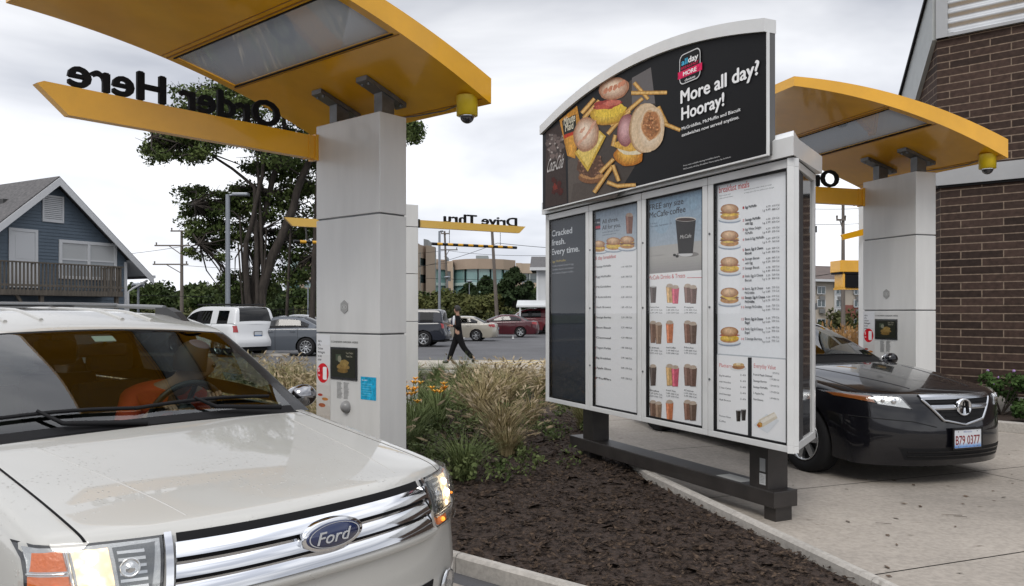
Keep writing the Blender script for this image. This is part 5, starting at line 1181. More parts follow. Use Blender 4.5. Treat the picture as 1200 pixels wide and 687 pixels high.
def line(c, nm, m, pts, w, off, par=None, n=8):
    out = []
    for a, b in zip(pts, pts[1:]):
        for q in range(n): t = q/n; out.append((a[0]+(b[0]-a[0])*t, a[1]+(b[1]-a[1])*t))
    out.append(pts[-1]); return c.strip(nm, m, out, w, off, parent=par)
SAT = mat('satin_chrome', (.50,.51,.53), .2, metal=1.)
ac.patch('grille_top_bar', SAT, [(-.40,.788),(.40,.788),(.405,.828),(-.405,.828)], off=.014, n=(16,4), thick=.02, bulge=.006, parent=gr)
line(ac, 'grille_surround', SAT, [(-.395,.79),(-.23,.61),(0,.565),(.23,.61),(.395,.79)], .026, .010, gr)
ac.patch('grille_bar', SAT, [(-.31,.70),(.31,.70),(.34,.742),(-.34,.742)], off=.012, n=(14,4), thick=.015, bulge=.006, parent=gr)
for i in range(5):
    zz = .60+.04*i; ww = .16+.045*i; ac.patch('grille_slat', BLKM, [(-ww,zz),(ww,zz),(ww,zz+.010),(-ww,zz+.010)], off=.010, n=(10,1), parent=gr)
h = ac.hit(0,.715,'x',.030); p = h[0]; m = MB(); n_ = 32
m.lathe([(.0,.0),(.068,.002),(.078,.010),(.086,.004),(.088,-.02)], Matrix.Translation(p) @ Matrix.Rotation(math.pi/2,4,'Y') @ Matrix.Diagonal((.92,1,1,1)), 32); eb = m.build('emblem', CHROME, ac.root)
m = MB(); 
for sg in (-1,1): m.add([(p.x+.012, p.y+sg*.012, p.z+.058),(p.x+.012, p.y+sg*.034, p.z+.052),(p.x+.012, p.y+sg*.050, p.z-.050),(p.x+.012, p.y+sg*.028, p.z-.058)], [(0,1,2,3)])
m.add([(p.x+.012,p.y-.03,p.z-.002),(p.x+.012,p.y+.03,p.z-.002),(p.x+.012,p.y+.03,p.z+.010),(p.x+.012,p.y-.03,p.z+.010)],[(0,1,2,3)]); m.build('emblem_mark', BLK, eb)
for sg in (-1,1):
    def Q(pts): return [(sg*a, b) for a, b in (pts if sg > 0 else [pts[1],pts[0],pts[3],pts[2]])]
    hl = ac.patch('headlight', BLK, Q([(.49,.705),(.905,.79),(.915,.835),(.55,.815)]), off=.003, n=(14,4), thick=.02)
    ac.patch('reflector', SILV, Q([(.505,.714),(.72,.748),(.73,.815),(.56,.807)]), off=.008, n=(8,4), thick=.01, parent=hl)
    ac.patch('side_marker', AMBERD, Q([(.735,.758),(.90,.798),(.905,.826),(.745,.812)]), off=.008, n=(8,3), thick=.01, parent=hl)
    for (yy,zz,rr) in ((.61,.775,.030),(.68,.782,.026)):
        hh = ac.hit(sg*yy, zz, 'x', .010); b = MB(); b.ball(hh[0], rr, 14, 8, (.5,1,1)); b.build('projector', CHROME, hl)
    ac.patch('lens', LENS, Q([(.495,.708),(.902,.792),(.912,.832),(.552,.812)]), off=.02, n=(12,4), thick=.002, parent=hl, bulge=.004)
    h = ac.hit(sg*.70,.33,'x',.004); 
    mirror(ac, -1.82, 1.00, 1.04, sg, BLACKP, .8); handle(ac, -2.55, .86, sg, BLACKP); handle(ac, -3.35, .87, sg, BLACKP)
    ac.patch('tail_lamp', REDL, [(sg*.52,.78),(sg*.88,.78),(sg*.86,.95),(sg*.55,.97)], off=.006, n=(5,4), axis='-x')
ac.patch('air_intake', BLKM, [(-.55,.255),(.55,.255),(.60,.36),(-.60,.36)], off=.004, n=(16,4))
for zz in (.285,.325): ac.patch('intake_bar', BLK, [(-.54,zz),(.54,zz),(.54,zz+.012),(-.54,zz+.012)], off=.010, n=(14,1))
line(ac, 'bumper_seam', BLKM, [(-.88,.63),(-.5,.60),(-.30,.55)], .008, .0); line(ac, 'bumper_seam', BLKM, [(.88,.63),(.5,.60),(.30,.55)], .008, .0)
for sg in (-1,1): ac.strip('hood_crease', BLACKP, [(-.25-.1*q, sg*(.36+.022*q)) for q in range(11)], w=.016, off=-.003, axis='z')
ac.plate(0,.445, text='B79 0377', w=.325, h=.165)
ac.plate(0,.72, axis='-x', text=None)
dash(ac, -1.80, .97, .80); seats(ac, (-2.45,-3.2), zb=.32, m=mat('seat_cream', (.24,.21,.17), .7), tall=.56); swheel(ac, -2.08, .37, .95)
m = MB(); m.box((-2.8,0,.34), (2.7,1.6,.05)); m.build('cabin_floor', CARIN, ac.root)
for y0, y1 in ((.60,-.05),(-.02,-.64)):
    m = MB(); m.tube([gl(ac, -1.53*k-.13*(abs(y0+(y1-y0)*q/8)/.8)**2*1.6, y0+(y1-y0)*q/8, .016) for q in range(9)], .008, 6); m.build('wiper', BLKM, ac.root)
# ---------------- parked cars ------------------------------------------------------
def suv(W, paint_, k=1., lvl=1, **kw):
    d = dict(paint=paint_, lvl=lvl, W=W, R=.375*k, wx=(-.85*k,-3.65*k), tw=.24, spokes=6, gapdepth=.006, hatch=True, zmid=.50*k, zlow=.30*k, belt=belt_fn([(-1.2*k,1.12*k,W*.90),(-2.4*k,1.14*k,W*.92),(-4.5*k,1.16*k,W*.90)]),
     front=[(.0,.88*k,W*.97,.26*k),(.02*k,.70*k,W*.99,.28*k),(.05*k,.50*k,W*.99,.28*k),(.0,.30*k,W*.97,.26*k)],
     rear=[(-4.63*k,.98*k,W*.98,-.10*k),(-4.66*k,.72*k,W*.985,-.10*k),(-4.78*k,.56*k,W*.99,-.14*k),(-4.74*k,.36*k,W*.97,-.14*k)],
     sides=[(.98,-.07*k),(1.0,-.28*k),(.995,None),(.965,None)],
     st=[(-.03*k,.26*k,1.0*k,.97*k,W*.95,'hood','fender'),(-.12*k,.24*k,1.04*k,1.01*k,W*.98,'hood','fender'),(-.60*k,.14*k,1.08*k,1.05*k,W,'hood','fender'),(-1.02*k,.15*k,1.11*k,1.08*k,W,'gap','fender'),(-1.04*k,.15*k,1.11*k,1.08*k,W,'cowl','fender'),
      (-1.25*k,.08*k,1.12*k,1.10*k,W,CH,'gap'),(-1.262*k,.08*k,1.12*k,1.10*k,W,CH,'door'),(-1.8*k,0,1.13*k,1.12*k,W,CH,'door'),(-2.33*k,0,1.14*k,1.13*k,W,CH,'gap'),(-2.342*k,0,1.14*k,1.13*k,W,CH,'rdoor'),(-2.8*k,0,1.15*k,1.14*k,W,CH,'rdoor'),(-3.2*k,0,1.15*k,1.14*k,W,CH,'gap'),(-3.212*k,0,1.15*k,1.14*k,W,CH,'q'),(-4.0*k,0,1.16*k,1.15*k,W,CH,'q'),(-4.45*k,-.04*k,1.16*k,1.15*k,W*.99,CH,'q'),(-4.60*k,-.09*k,1.16*k,1.13*k,W*.97,CH,'q')],
     gh=[(-1.05*k,1.12*k,W*.87,.16*k,'blk','b','f'),(-1.10*k,1.16*k,W*.865,.16*k,'ws','b','f'),(-1.42*k,1.44*k,W*.80,.13*k,'ws','g','f'),(-1.68*k,1.66*k,W*.74,.09*k,'roof','g','f'),(-2.28*k,1.76*k,W*.74,.0,'roof','b','f'),(-2.38*k,1.77*k,W*.74,0,'roof','g','r'),(-3.20*k,1.77*k,W*.74,0,'roof','p','r'),(-3.34*k,1.77*k,W*.74,0,'roof','g','q'),(-4.20*k,1.76*k,W*.74,0,'roof','p','q'),(-4.40*k,1.74*k,W*.735,-.02*k,'rw','p','q'),(-4.50*k,1.62*k,W*.77,-.05*k,'rw','p','q'),(-4.60*k,1.18*k,W*.86,-.07*k,'roof','p','q'),(-4.62*k,1.15*k,W*.87,-.08*k,'roof','p','q')],
     crown=.03*k, glassedge=.88, rglass=TINTD, sglass=TINTD)
    d.update(kw); return d
GRP = 'cars parked across the road'
def parked(c, kk=1., suvlike=False, tail=True, plate=True):
    W = c.sp['W']; z = (.86 if suvlike else .86)*kk
    for sg in (-1,1):
        if suvlike: c.patch('tail_lamp', REDL, [(sg*.80*W,.86*kk),(sg*.94*W,.86*kk),(sg*.93*W,1.08*kk),(sg*.82*W,1.08*kk)], off=.01, n=(3,3), axis='-x')
        else: c.patch('tail_lamp', REDL, [(sg*.58*W,.80*kk),(sg*.92*W,.80*kk),(sg*.91*W,.97*kk),(sg*.62*W,.98*kk)], off=.01, n=(4,3), axis='-x'); 
        if not suvlike: c.patch('tail_lamp', REDL, [(-4.72*kk if not suvlike else -4.5*kk,.84*kk),(-4.50*kk if not suvlike else -4.35*kk,.86*kk),(-4.50*kk if not suvlike else -4.38*kk,.96*kk),(-4.70*kk if not suvlike else -4.52*kk,.96*kk)], off=.008, n=(3,2), axis='y' if sg > 0 else '-y')
        c.patch('headlight', SILV, [(sg*.55*W,.70*kk+(.12 if suvlike else 0)),(sg*.90*W,.72*kk+(.12 if suvlike else 0)),(sg*.90*W,.80*kk+(.14 if suvlike else 0)),(sg*.58*W,.80*kk+(.14 if suvlike else 0))], off=.008, n=(4,3))
        mirror(c, (-1.75 if not suvlike else -1.45)*kk, W+.09, (1.04 if not suvlike else 1.2)*kk, sg, c.pm, .9); handle(c, -2.5*kk if not suvlike else -2.15*kk, (.88 if not suvlike else 1.0)*kk, sg, c.pm); handle(c, -3.3*kk if not suvlike else -3.0*kk, (.89 if not suvlike else 1.0)*kk, sg, c.pm)
    c.patch('grille', BLKM, [(-.4,.60*kk),(.4,.60*kk),(.42,.76*kk),(-.42,.76*kk)], off=.008, n=(6,3))
    if plate: c.plate(0, .72*kk if not suvlike else .80*kk, axis='-x')
    seats(c, (-2.3*kk,-3.1*kk), zb=.35*kk, tall=.58); dash(c, (-1.75 if not suvlike else -1.4)*kk, (.96 if not suvlike else 1.08)*kk, .7*W)
    m = MB(); m.box((-2.7*kk,0,.40*kk), (2.6*kk,1.6*W,.05)); m.build('cabin_floor', CARIN, c.root)
def place(px_, d, head): v = Vector((head[0],head[1],0)).normalized(); p = at(px_, d); return p, v, math.atan2(v.y, v.x)
# white suv: rear bumper centre near px 300, depth 34
p, v, a = place(301, 28.2, (-.80,.60)); w1 = Car('parked_suv', 'white parked suv seen from behind with roof rack and red tail lamps', 'car', p+v*4.7, a, suv(.93, paint('white_car_paint', (.62,.63,.64)), 1.02), GRP); parked(w1, 1.02, True)
for sg in (-1,1): m = MB(); m.tube([(x, sg*.58, 1.02*1.77+.05) for x in (-1.95,-2.5,-3.5,-4.3)], .025, 8); m.build('roof_rail', BLKM, w1.root)
p, v, a = place(404, 29.3, (-1,.06)); w2 = Car('parked_sedan', 'slate grey parked sedan beside the white suv', 'car', p+v*4.95, a, sedan(.92, paint('slate_paint', (.075,.085,.10)), 1, 1.0, spokes=10), GRP); parked(w2)
p, v, a = place(529, 37.0, (-1,.10)); w3 = Car('parked_suv', 'dark navy parked suv with silver wheels partly behind the gateway post', 'car', p+v*4.7, a, suv(.93, paint('navy_paint', (.012,.015,.024)), .98), GRP); parked(w3, .98, True)
p, v, a = place(584, 44.0, (-1,.12)); w4 = Car('parked_sedan', 'champagne beige parked sedan behind the walking man', 'car', p+v*4.7, a, sedan(.88, paint('champagne_paint', (.36,.33,.27)), 1, .95, spokes=6), GRP); parked(w4, .95)
p, v, a = place(632, 50.5, (-1,.05)); w5 = Car('parked_sedan', 'maroon parked sedan right of the beige one', 'car', p+v*4.95, a, sedan(.92, paint('maroon_paint', (.065,.008,.014)), 1, 1.0, spokes=5), GRP); parked(w5)
p, v, a = place(657, 57.5, (-1,.02)); w6 = Car('parked_suv', 'burgundy parked suv behind the maroon sedan', 'car', p+v*4.7, a, suv(.95, paint('burgundy_paint', (.11,.010,.016)), 1.06), GRP); parked(w6, 1.06, True)
p, v, a = place(392, 46.5, (-1,.0)); w7 = Car('parked_sedan', 'silver parked sedan half hidden behind the grey sedan', 'car', p+v*4.95, a, sedan(.92, paint('silver_paint', (.30,.31,.32)), 1, 1.0, spokes=8), GRP); parked(w7)
# ---------------------------------------------------------------- people
def skin(name, verts, edges, radii, m, parent=None, lvl=2, root=0, loc=None):
    me = bpy.data.meshes.new(name); me.from_pydata(verts, edges, []); o = bpy.data.objects.new(name, me); C.objects.link(o)
    md = o.modifiers.new('s','SKIN'); md.use_smooth_shade = True
    lay = me.skin_vertices[0].data if me.skin_vertices else None
    if lay is None:
        bpy.context.view_layer.objects.active = o
        bm = bmesh.new(); bm.from_mesh(me); bm.verts.layers.skin.verify(); bm.to_mesh(me); bm.free(); lay = me.skin_vertices[0].data
    for i, r in enumerate(radii):
        lay[i].radius = r if isinstance(r, tuple) else (r, r); lay[i].use_root = (i == root)
    m2 = o.modifiers.new('ss','SUBSURF'); m2.levels = lvl; m2.render_levels = lvl
    bpy.context.view_layer.update(); ev = o.evaluated_get(bpy.context.evaluated_depsgraph_get()); out = bpy.data.meshes.new_from_object(ev)
    bpy.data.objects.remove(o); bpy.data.meshes.remove(me)
    return link(name, out, m, parent, True)
def chain(J, names):
    vs = [J[n][0] for n in names]; rs = [J[n][1] for n in names]; return vs, [(i,i+1) for i in range(len(vs)-1)], rs
def net(J, chains, keys=None):
    idx = {}; V = []; R = []; E = []
    for ch in chains:
        for a in ch:
            if a not in idx: idx[a] = len(V); V.append(J[a][0]); R.append(J[a][1])
        for a, b in zip(ch, ch[1:]):
            if (idx[a],idx[b]) not in E: E.append((idx[a],idx[b]))
    return V, E, R
SKINM = mat('skin', (.30,.17,.115), .55)
HAIRB = mat('hair_black', (.012,.010,.009), .6, bump=.4, bs=120)
def head_parts(root, c, fwd, r=.098, hair=HAIRB, hairlen=0):
    """face features on a skull at c, facing fwd"""
    fwd = Vector(fwd).normalized(); up = Vector((0,0,1)); rt = fwd.cross(up).normalized(); up = rt.cross(fwd)
    M = Matrix(((rt.x,fwd.x,up.x,c[0]),(rt.y,fwd.y,up.y,c[1]),(rt.z,fwd.z,up.z,c[2]),(0,0,0,1)))
    m = MB()
    vs = []; n, k = 20, 12
    for i in range(k+1):
        a = math.pi*.60*i/k
        for q in range(n):
            g = 2*math.pi*q/n; x = math.sin(a)*math.cos(g); y = math.sin(a)*math.sin(g); z = math.cos(a)
            rr = 1.07; front = max(0, y); cut = 1 if (y < .45 or z > .42) else 0
            yy = min(y, .50+.6*max(0,z-.45)) if z < .75 else y
            vs.append(M @ Vector((x*r*.86*rr, yy*r*1.02*rr-.006, z*r*1.20*rr+.012)))
    m.add(vs, [(i*n+q, i*n+(q+1)%n, (i+1)*n+(q+1)%n, (i+1)*n+q) for i in range(k) for q in range(n)], True); m.build('hair', hair, root)
    m = MB(); 
    for s in (-1,1): m.ball(M @ Vector((s*.033,r*.90,.008)), .011, 8, 6)
    m.build('eye', mat('eye_dark', (.02,.015,.012), .2), root)
    return M
def body_nodes(P, s=1.):
    J = {}
    for k_, (p, r) in P.items(): J[k_] = (Vector(p), r)
    return J
def hand(J, wr, d, side, s=1., curl=.5, palm=None):
    """five-finger chains from wrist point along d; returns chains"""
    d = Vector(d).normalized(); pn = Vector(palm or (0,0,1)).normalized(); sd = d.cross(pn).normalized()*side; pn = sd.cross(d).normalized()*side
    w = J[wr][0]; nm = wr; ch = []
    J[nm+'_p'] = (w+d*.045*s, (.030*s,.018*s)); J[nm+'_k'] = (w+d*.085*s, (.034*s,.015*s)); ch.append([wr, nm+'_p', nm+'_k'])
    for i, (off, L_) in enumerate(((.028,.070),(.010,.080),(-.009,.074),(-.026,.058))):
        a = w+d*.088*s+sd*off*s; dd = d; pts = []
        for j, f_ in enumerate((.45,.30,.25)):
            dd = (dd*math.cos(curl)-pn*math.sin(curl)).normalized(); a = a+dd*L_*f_*s; J['%s_f%d%d'%(nm,i,j)] = (a, (.0088*s if j < 2 else .007*s)); pts.append('%s_f%d%d'%(nm,i,j))
        J['%s_b%d'%(nm,i)] = (w+d*.080*s+sd*off*s, .010*s); ch.append([nm+'_k', '%s_b%d'%(nm,i)]+pts)
    J[nm+'_t0'] = (w+d*.035*s+sd*.034*s-pn*.006*s, .0125*s); J[nm+'_t1'] = (w+d*.062*s+sd*.052*s-pn*.018*s, .0105*s); J[nm+'_t2'] = (w+d*.085*s+sd*.052*s-pn*.034*s, .009*s)
    ch.append([nm+'_p', nm+'_t0', nm+'_t1', nm+'_t2']); return ch
def walking_man():
    root = empty('person', tuple(at(537, 23.8))); tag(root, 'man in a dark suit and white shirt striding left across the sidewalk', 'person'); zb = .05
    # local: walks towards -x, stride
    k = 1.73/1.78
    P = {'pel':((0,0,.93),(.15,.11)),'wa':((-.01,0,1.08),(.13,.10)),'ch':((-.015,0,1.30),(.165,.12)),'nb':((-.01,0,1.44),(.075,.07)),'nk':((-.025,0,1.52),.052),
     'hd':((-.04,0,1.62),(.082,.092)),'ht':((-.035,0,1.72),(.062,.07)),'ja':((-.075,0,1.575),(.05,.045)),'no':((-.130,0,1.62),.014),
     'hl':((0,.09,.90),.095),'kl':((-.16,.09,.50),.058),'al':((-.30,.09,.11),.038),'fl':((-.34,.09,.045),.036),'tl':((-.50,.09,.035),.028),
     'hr':((0,-.09,.90),.095),'kr':((.16,-.09,.50),.058),'ar':((.46,-.09,.20),.038),'fr':((.50,-.09,.13),.036),'tr':((.43,-.09,.035),.028),
     'sl':((-.01,.17,1.41),.062),'el':((-.02,.23,1.13),.045),'wl':((-.20,.14,1.17),.030),
     'sr':((-.01,-.17,1.41),.062),'er':((.02,-.22,1.13),.045),'wr':((-.18,-.13,1.16),.030)}
    J = body_nodes({a:(tuple(Vector(b[0])*k), b[1]) for a, b in P.items()})
    ch = [['pel','wa','ch','nb','nk','hd','ht'],['hd','ja'],['hd','no'],['pel','hl','kl','al','fl','tl'],['pel','hr','kr','ar','fr','tr'],['ch','sl','el','wl'],['ch','sr','er','wr']]
    ch += hand(J, 'wl', (-.95,-.1,.25), 1, 1., .5, (0,0,1)); ch += hand(J, 'wr', (-.95,.1,.2), -1, 1., .5, (0,0,1))
    V, E, R = net(J, ch); b = skin('body', V, E, R, mat('skin_tan', (.33,.19,.13), .55), root); b.location.z = zb
    suit = mat('suit_black', (.007,.007,.008), .8, spec=.1, bump=.3, bs=60)
    def wear(name, chs, add, m, ov={}):
        JJ = {a: (p, (tuple(x+add for x in r) if isinstance(r, tuple) else r+add)) for a, (p, r) in J.items()}
        for a, v in ov.items(): JJ[a] = v
        V, E, R = net(JJ, chs); o = skin(name, V, E, R, m, root); o.location.z = zb; return o
    kk = k
    wear('jacket', [['pel2','pel','wa','ch','nb'],['ch','sl','el','wl0'],['ch','sr','er','wr0']], .022, suit, {'pel2':(Vector((.02,0,.77))*k,(.185,.14)),'wl0':(J['wl'][0].lerp(J['el'][0],.10),.042),'wr0':(J['wr'][0].lerp(J['er'][0],.10),.042),'nb':(Vector((.005,0,1.43))*k,(.085,.07)),'ch':(Vector((-.005,0,1.30))*k,(.195,.150))})
    wear('trousers', [['wa','pel','hl','kl','al'],['pel','hr','kr','ar']], .034, suit, {'al':(J['al'][0]+Vector((0,0,-.03)),.075),'ar':(J['ar'][0]+Vector((0,0,-.04)),.075)})
    wear('shoe', [['al','fl','tl']], .020, BLK, {'al':(J['al'][0]-Vector((0,0,.04)),.042)}); wear('shoe', [['ar','fr','tr']], .020, BLK, {'ar':(J['ar'][0]-Vector((-.01,0,.03)),.042)})
    m = MB(); m.ball(Vector((-.125,0,1.30))*k+Vector((0,0,zb)), .095, 12, 10, (.55,.40,1.75)); m.build('shirt', mat('shirt_white', (.60,.62,.66), .7), root)
    m = MB(); m.tube([Vector((-.183,0,1.44+zb))*k, Vector((-.200,0,1.36))*k, Vector((-.196,0,1.16))*k], [.016,.022,.03], 6); m.build('necktie', mat('tie_dark', (.02,.02,.04), .6), root)
    head_parts(root, Vector((-.04,0,1.645))*k+Vector((0,0,zb)), (-1,0,-.12), .103)
    # folded papers held in front: own thing
    hb = root.location+Vector((-.33,.0,1.21*k+zb)); m = MB(); m.box((0,0,0), (.16,.20,.05), Matrix.Rotation(.3,3,'Y'), bev=.008); m.box((-.02,0,.033), (.08,.12,.02), Matrix.Rotation(.3,3,'Y')); o = m.build('notebook', mat('notebook_brown', (.10,.07,.055), .6)); o.location = hb; tag(o, 'small brown folder held in both hands of the walking man', 'notebook')
walking_man()
def driver():
    base = cr_.root; org = EM+Ff*.02; c, s = math.cos(fz), math.sin(fz)
    def w(x, y, z): return Vector((x, y, z))
    root = empty('person', (org.x, org.y, 0), fz); tag(root, 'driver in an orange red shirt leaning over the steering wheel of the cream car', 'person')
    P = {'pel':((-2.22,.37,.66),(.15,.13)),'wa':((-2.14,.37,.82),(.14,.12)),'ch':((-2.02,.38,1.03),(.165,.13)),'nb':((-1.93,.40,1.17),(.08,.07)),'nk':((-1.87,.42,1.20),.052),
     'hd':((-1.80,.46,1.27),(.080,.090)),'ht':((-1.80,.46,1.355),(.062,.07)),'ja':((-1.785,.49,1.23),(.046,.042)),'no':((-1.765,.548,1.27),.014),
     'hl':((-2.20,.47,.62),.095),'kl':((-1.80,.50,.72),.062),'al':((-1.55,.48,.48),.042),'fl':((-1.45,.48,.46),.036),
     'hr':((-2.20,.27,.62),.095),'kr':((-1.80,.24,.72),.062),'ar':((-1.55,.26,.48),.042),'fr':((-1.45,.26,.46),.036),
     'sl':((-1.96,.56,1.11),.062),'el':((-1.86,.66,.90),.046),'wl':((-1.76,.54,1.10),.030),
     'sr':((-1.98,.20,1.11),.062),'er':((-1.92,.12,.88),.046),'wr':((-1.78,.22,1.06),.030)}
    J = body_nodes(P); ch = [['pel','wa','ch','nb','nk','hd','ht'],['hd','ja'],['hd','no'],['pel','hl','kl','al','fl'],['pel','hr','kr','ar','fr'],['ch','sl','el','wl'],['ch','sr','er','wr']]
    ch += hand(J, 'wl', (.55,-.3,.45), 1, 1., .7, (-.5,0,1)); ch += hand(J, 'wr', (.6,.2,.4), -1, 1., .7, (-.5,0,1))
    V, E, R = net(J, ch); skin('body', V, E, R, SKINM, root)
    def wear(name, chs, add, m, ov={}):
        JJ = {a: (p, (tuple(x+add for x in r) if isinstance(r, tuple) else r+add)) for a, (p, r) in J.items()}; JJ.update(ov); V, E, R = net(JJ, chs); return skin(name, V, E, R, m, root)
    wear('shirt', [['pel','wa','ch','nb'],['ch','sl','el','wl0'],['ch','sr','er','wr0']], .02, mat('shirt_orange', (.50,.05,.012), .85, bump=.5, bs=14), {'wl0':(J['wl'][0].lerp(J['el'][0],.3),.042),'wr0':(J['wr'][0].lerp(J['er'][0],.3),.042)})
    wear('trousers', [['wa','pel','hl','kl','al'],['pel','hr','kr','ar']], .015, mat('jeans_dark', (.02,.025,.04), .85))
    head_parts(root, Vector((-1.80,.455,1.292)), (.35,.94,-.1), .100, mat('hair_brown', (.03,.018,.012), .6))
driver()
# ---------------------------------------------------------------- restaurant building (brick)
def brickmat(name, bw=.57, bh=.12, c1=(.027,.0175,.0145), c2=(.060,.038,.031), mort=(.20,.155,.12), ms=.012):
    m = bpy.data.materials.new(name); m.use_nodes = True; N = m.node_tree.nodes; L = m.node_tree.links; b = N['Principled BSDF']
    uv = N.new('ShaderNodeUVMap'); br = N.new('ShaderNodeTexBrick'); L.new(uv.outputs[0], br.inputs['Vector']); br.inputs['Scale'].default_value = 1
    br.inputs['Brick Width'].default_value = bw; br.inputs['Row Height'].default_value = bh; br.inputs['Mortar Size'].default_value = ms*.75; br.inputs['Mortar Smooth'].default_value = .15; br.inputs['Bias'].default_value = .0
    br.inputs['Color1'].default_value = (*c1,1); br.inputs['Color2'].default_value = (*c2,1); br.inputs['Mortar'].default_value = (*mort,1)
    n = N.new('ShaderNodeTexNoise'); n.inputs['Scale'].default_value = 14; n.inputs['Detail'].default_value = 6; L.new(uv.outputs[0], n.inputs['Vector'])
    r = N.new('ShaderNodeValToRGB'); r.color_ramp.elements[0].position = .3; r.color_ramp.elements[1].position = .7; r.color_ramp.elements[0].color = (.68,.66,.64,1); r.color_ramp.elements[1].color = (1.2,1.18,1.15,1); L.new(n.outputs[0], r.inputs[0])
    mx = N.new('ShaderNodeMix'); mx.data_type = 'RGBA'; mx.blend_type = 'MULTIPLY'; mx.inputs['Factor'].default_value = 1; L.new(br.outputs['Color'], mx.inputs['A']); L.new(r.outputs[0], mx.inputs['B']); L.new(mx.outputs['Result'], b.inputs['Base Color'])
    b.inputs['Roughness'].default_value = .75; b.inputs['Specular IOR Level'].default_value = .2
    iv = N.new('ShaderNodeMath'); iv.operation = 'SUBTRACT'; iv.inputs[0].default_value = 1; L.new(br.outputs['Fac'], iv.inputs[1])
    ad = N.new('ShaderNodeMath'); ad.operation = 'MULTIPLY_ADD'; L.new(n.outputs[0], ad.inputs[0]); ad.inputs[1].default_value = .25; L.new(iv.outputs[0], ad.inputs[2])
    bp = N.new('ShaderNodeBump'); bp.inputs['Strength'].default_value = .8; bp.inputs['Distance'].default_value = .008; L.new(ad.outputs[0], bp.inputs['Height']); L.new(bp.outputs[0], b.inputs['Normal'])
    MATS[name] = m; return m
BRICK = brickmat('dark_brown_brick')
def wall_uv(name, polys, m, parent):
    """polys: list of (origin, dir, [(s,z)...], u0): planar wall polygons with UVs in metres"""
    V = []; Fs = []; U = []
    for o, d, pts, u0 in polys:
        b = len(V); V += [Vector(o)+Vector(d)*s_+Vector((0,0,z)) for s_, z in pts]; Fs.append(tuple(range(b, len(V)))); U += [(s_+u0, z) for s_, z in pts]
    me = bpy.data.meshes.new(name); me.from_pydata(V, [], Fs); uv = me.uv_layers.new(name='UVMap')
    for i, l in enumerate(me.loops): uv.data[i].uv = U[l.vertex_index]
    return link(name, me, m, parent)
def restaurant():
    K = at(1102, 12.5); fd = Vector((.763,-.647,0)).normalized(); sd = Vector((.195,.981,0)).normalized(); Z = Vector((0,0,1))
    root = empty('restaurant_building', tuple(K)); tag(root, 'dark brown brick building with light metal cornice at the right edge', 'building')
    O = Vector((0,0,0)); nf = Vector((fd.y,-fd.x,0)); nf = nf if nf.y < 0 else -nf; ns = Vector((-sd.y,sd.x,0))
    zc = 3.56
    wall_uv('wall', [(O, fd, [(0,.32),(9,.32),(9,zc),(0,zc)], 0), (O, sd, [(0,.32),(4.3,.32),(4.3,zc),(0,zc)], .285)], BRICK, root)
    m = MB(); m.rbox(fd*-.0-nf*-.02, fd*9, -nf*.3, Z*.32); m.rbox(ns*.02, sd*4.3, -ns*.3, Z*.319); m.build('plinth', CURB, root)
    # flat metal coping of the low wing
    def off(a, b, z): return fd*a+sd*b+Z*z
    def corner(o_): # outward mitre corner
        # intersection of lines offset o_ from both faces
        det = nf.x*ns.y-nf.y*ns.x; return Vector(((o_*ns.y-nf.y*o_)/det, (nf.x*o_-o_*ns.x)/det, 0))
    COP = mat('coping_metal', (.34,.35,.36), .4, metal=.3, var=.06, vs=2)
    def coping(o_, z0, z1, s0, s1, nm, mt, par):
        c_ = corner(o_); ci = corner(-.35); m = MB()
        m.rbox(c_+Z*z0, fd*s0, Vector((-nf.x,-nf.y,0))*(o_+.35), Z*(z1-z0))
        vs = [c_, c_+sd*s1, ci+sd*s1, ci]; m.prism([tuple(v.xy) for v in vs], z0+.002, z1-.002); return m.build(nm, mt, par)
    coping(.07, zc, zc+.27, 9, 4.3, 'coping', COP, root)
    coping(.045, zc-.035, zc-.002, 9, 4.3, 'coping_drip', BLKM, root)
    m = MB(); m.prism([tuple((off(.25,.25,0)).xy), tuple(off(8.8,.2,0).xy), tuple(off(9,4.2,0).xy), tuple(off(.5,4.2,0).xy)], zc+.05, zc+.12); m.build('roof', mat('roof_membrane', (.2,.2,.2), .9), root)
    # tall part set back
    B0 = off(.0,.0,0)+at(1098, 13.2)-K; B0 = Vector((B0.x, B0.y, 0)); 
    # upper brick: front face from corner T0 along fd; top at y=47 at the corner
    T0 = at(1098, 13.0)-K; T0.z = 0; zt = H+(366-47)/F*13.0
    zbot = zc+.12
    # left return: its top slopes down away from the corner
    sl = 5.0
    def zl(b): return zt-(b*.78)
    wall_uv('upper_wall', [(T0, fd, [(0,zbot),(9,zbot),(9,zt),(0,zt)], .1), (T0, sd, [(0,zbot),(3.6,zbot),(3.6,max(zbot,zl(3.6))),(0,zt)], .385)], BRICK, root)
    # corrugated metal panel above
    m = MB(); n = 80; hh = 2.6; pr = 26
    vs = []
    for i in range(n+1):
        z = zt+.06+hh*i/n; o_ = .03+.022*math.cos(2*math.pi*i/n*pr*.62*1.0)
        vs += [T0+nf*o_+fd*.17+Z*z, T0+nf*o_+fd*9+Z*z]
    m.add(vs, [(2*i,2*i+1,2*i+3,2*i+2) for i in range(n)], True); m.build('corrugated_panel', mat('galvanised', (.40,.41,.42), .35, metal=.6, var=.08, vs=2), root, fix=False)
    m = MB(); m.rbox(T0+nf*.0+Z*zt, fd*9, nf*.07, Z*.05); m.rbox(T0+Z*(zt+.0), fd*.17, nf*.075, Z*hh); m.build('corner_trim', COP, root)
    # sloped fascia on the left return
    m = MB(); q0 = T0+ns*.0; w_ = .62
    vs = []
    for b in (-.0, 3.6):
        for (o_, dz) in ((.07,0),(.07,w_*1.55),(-.25,w_*1.55),(-.25,0)): vs.append(T0+sd*b+ns*o_+Z*(zl(b)+dz))
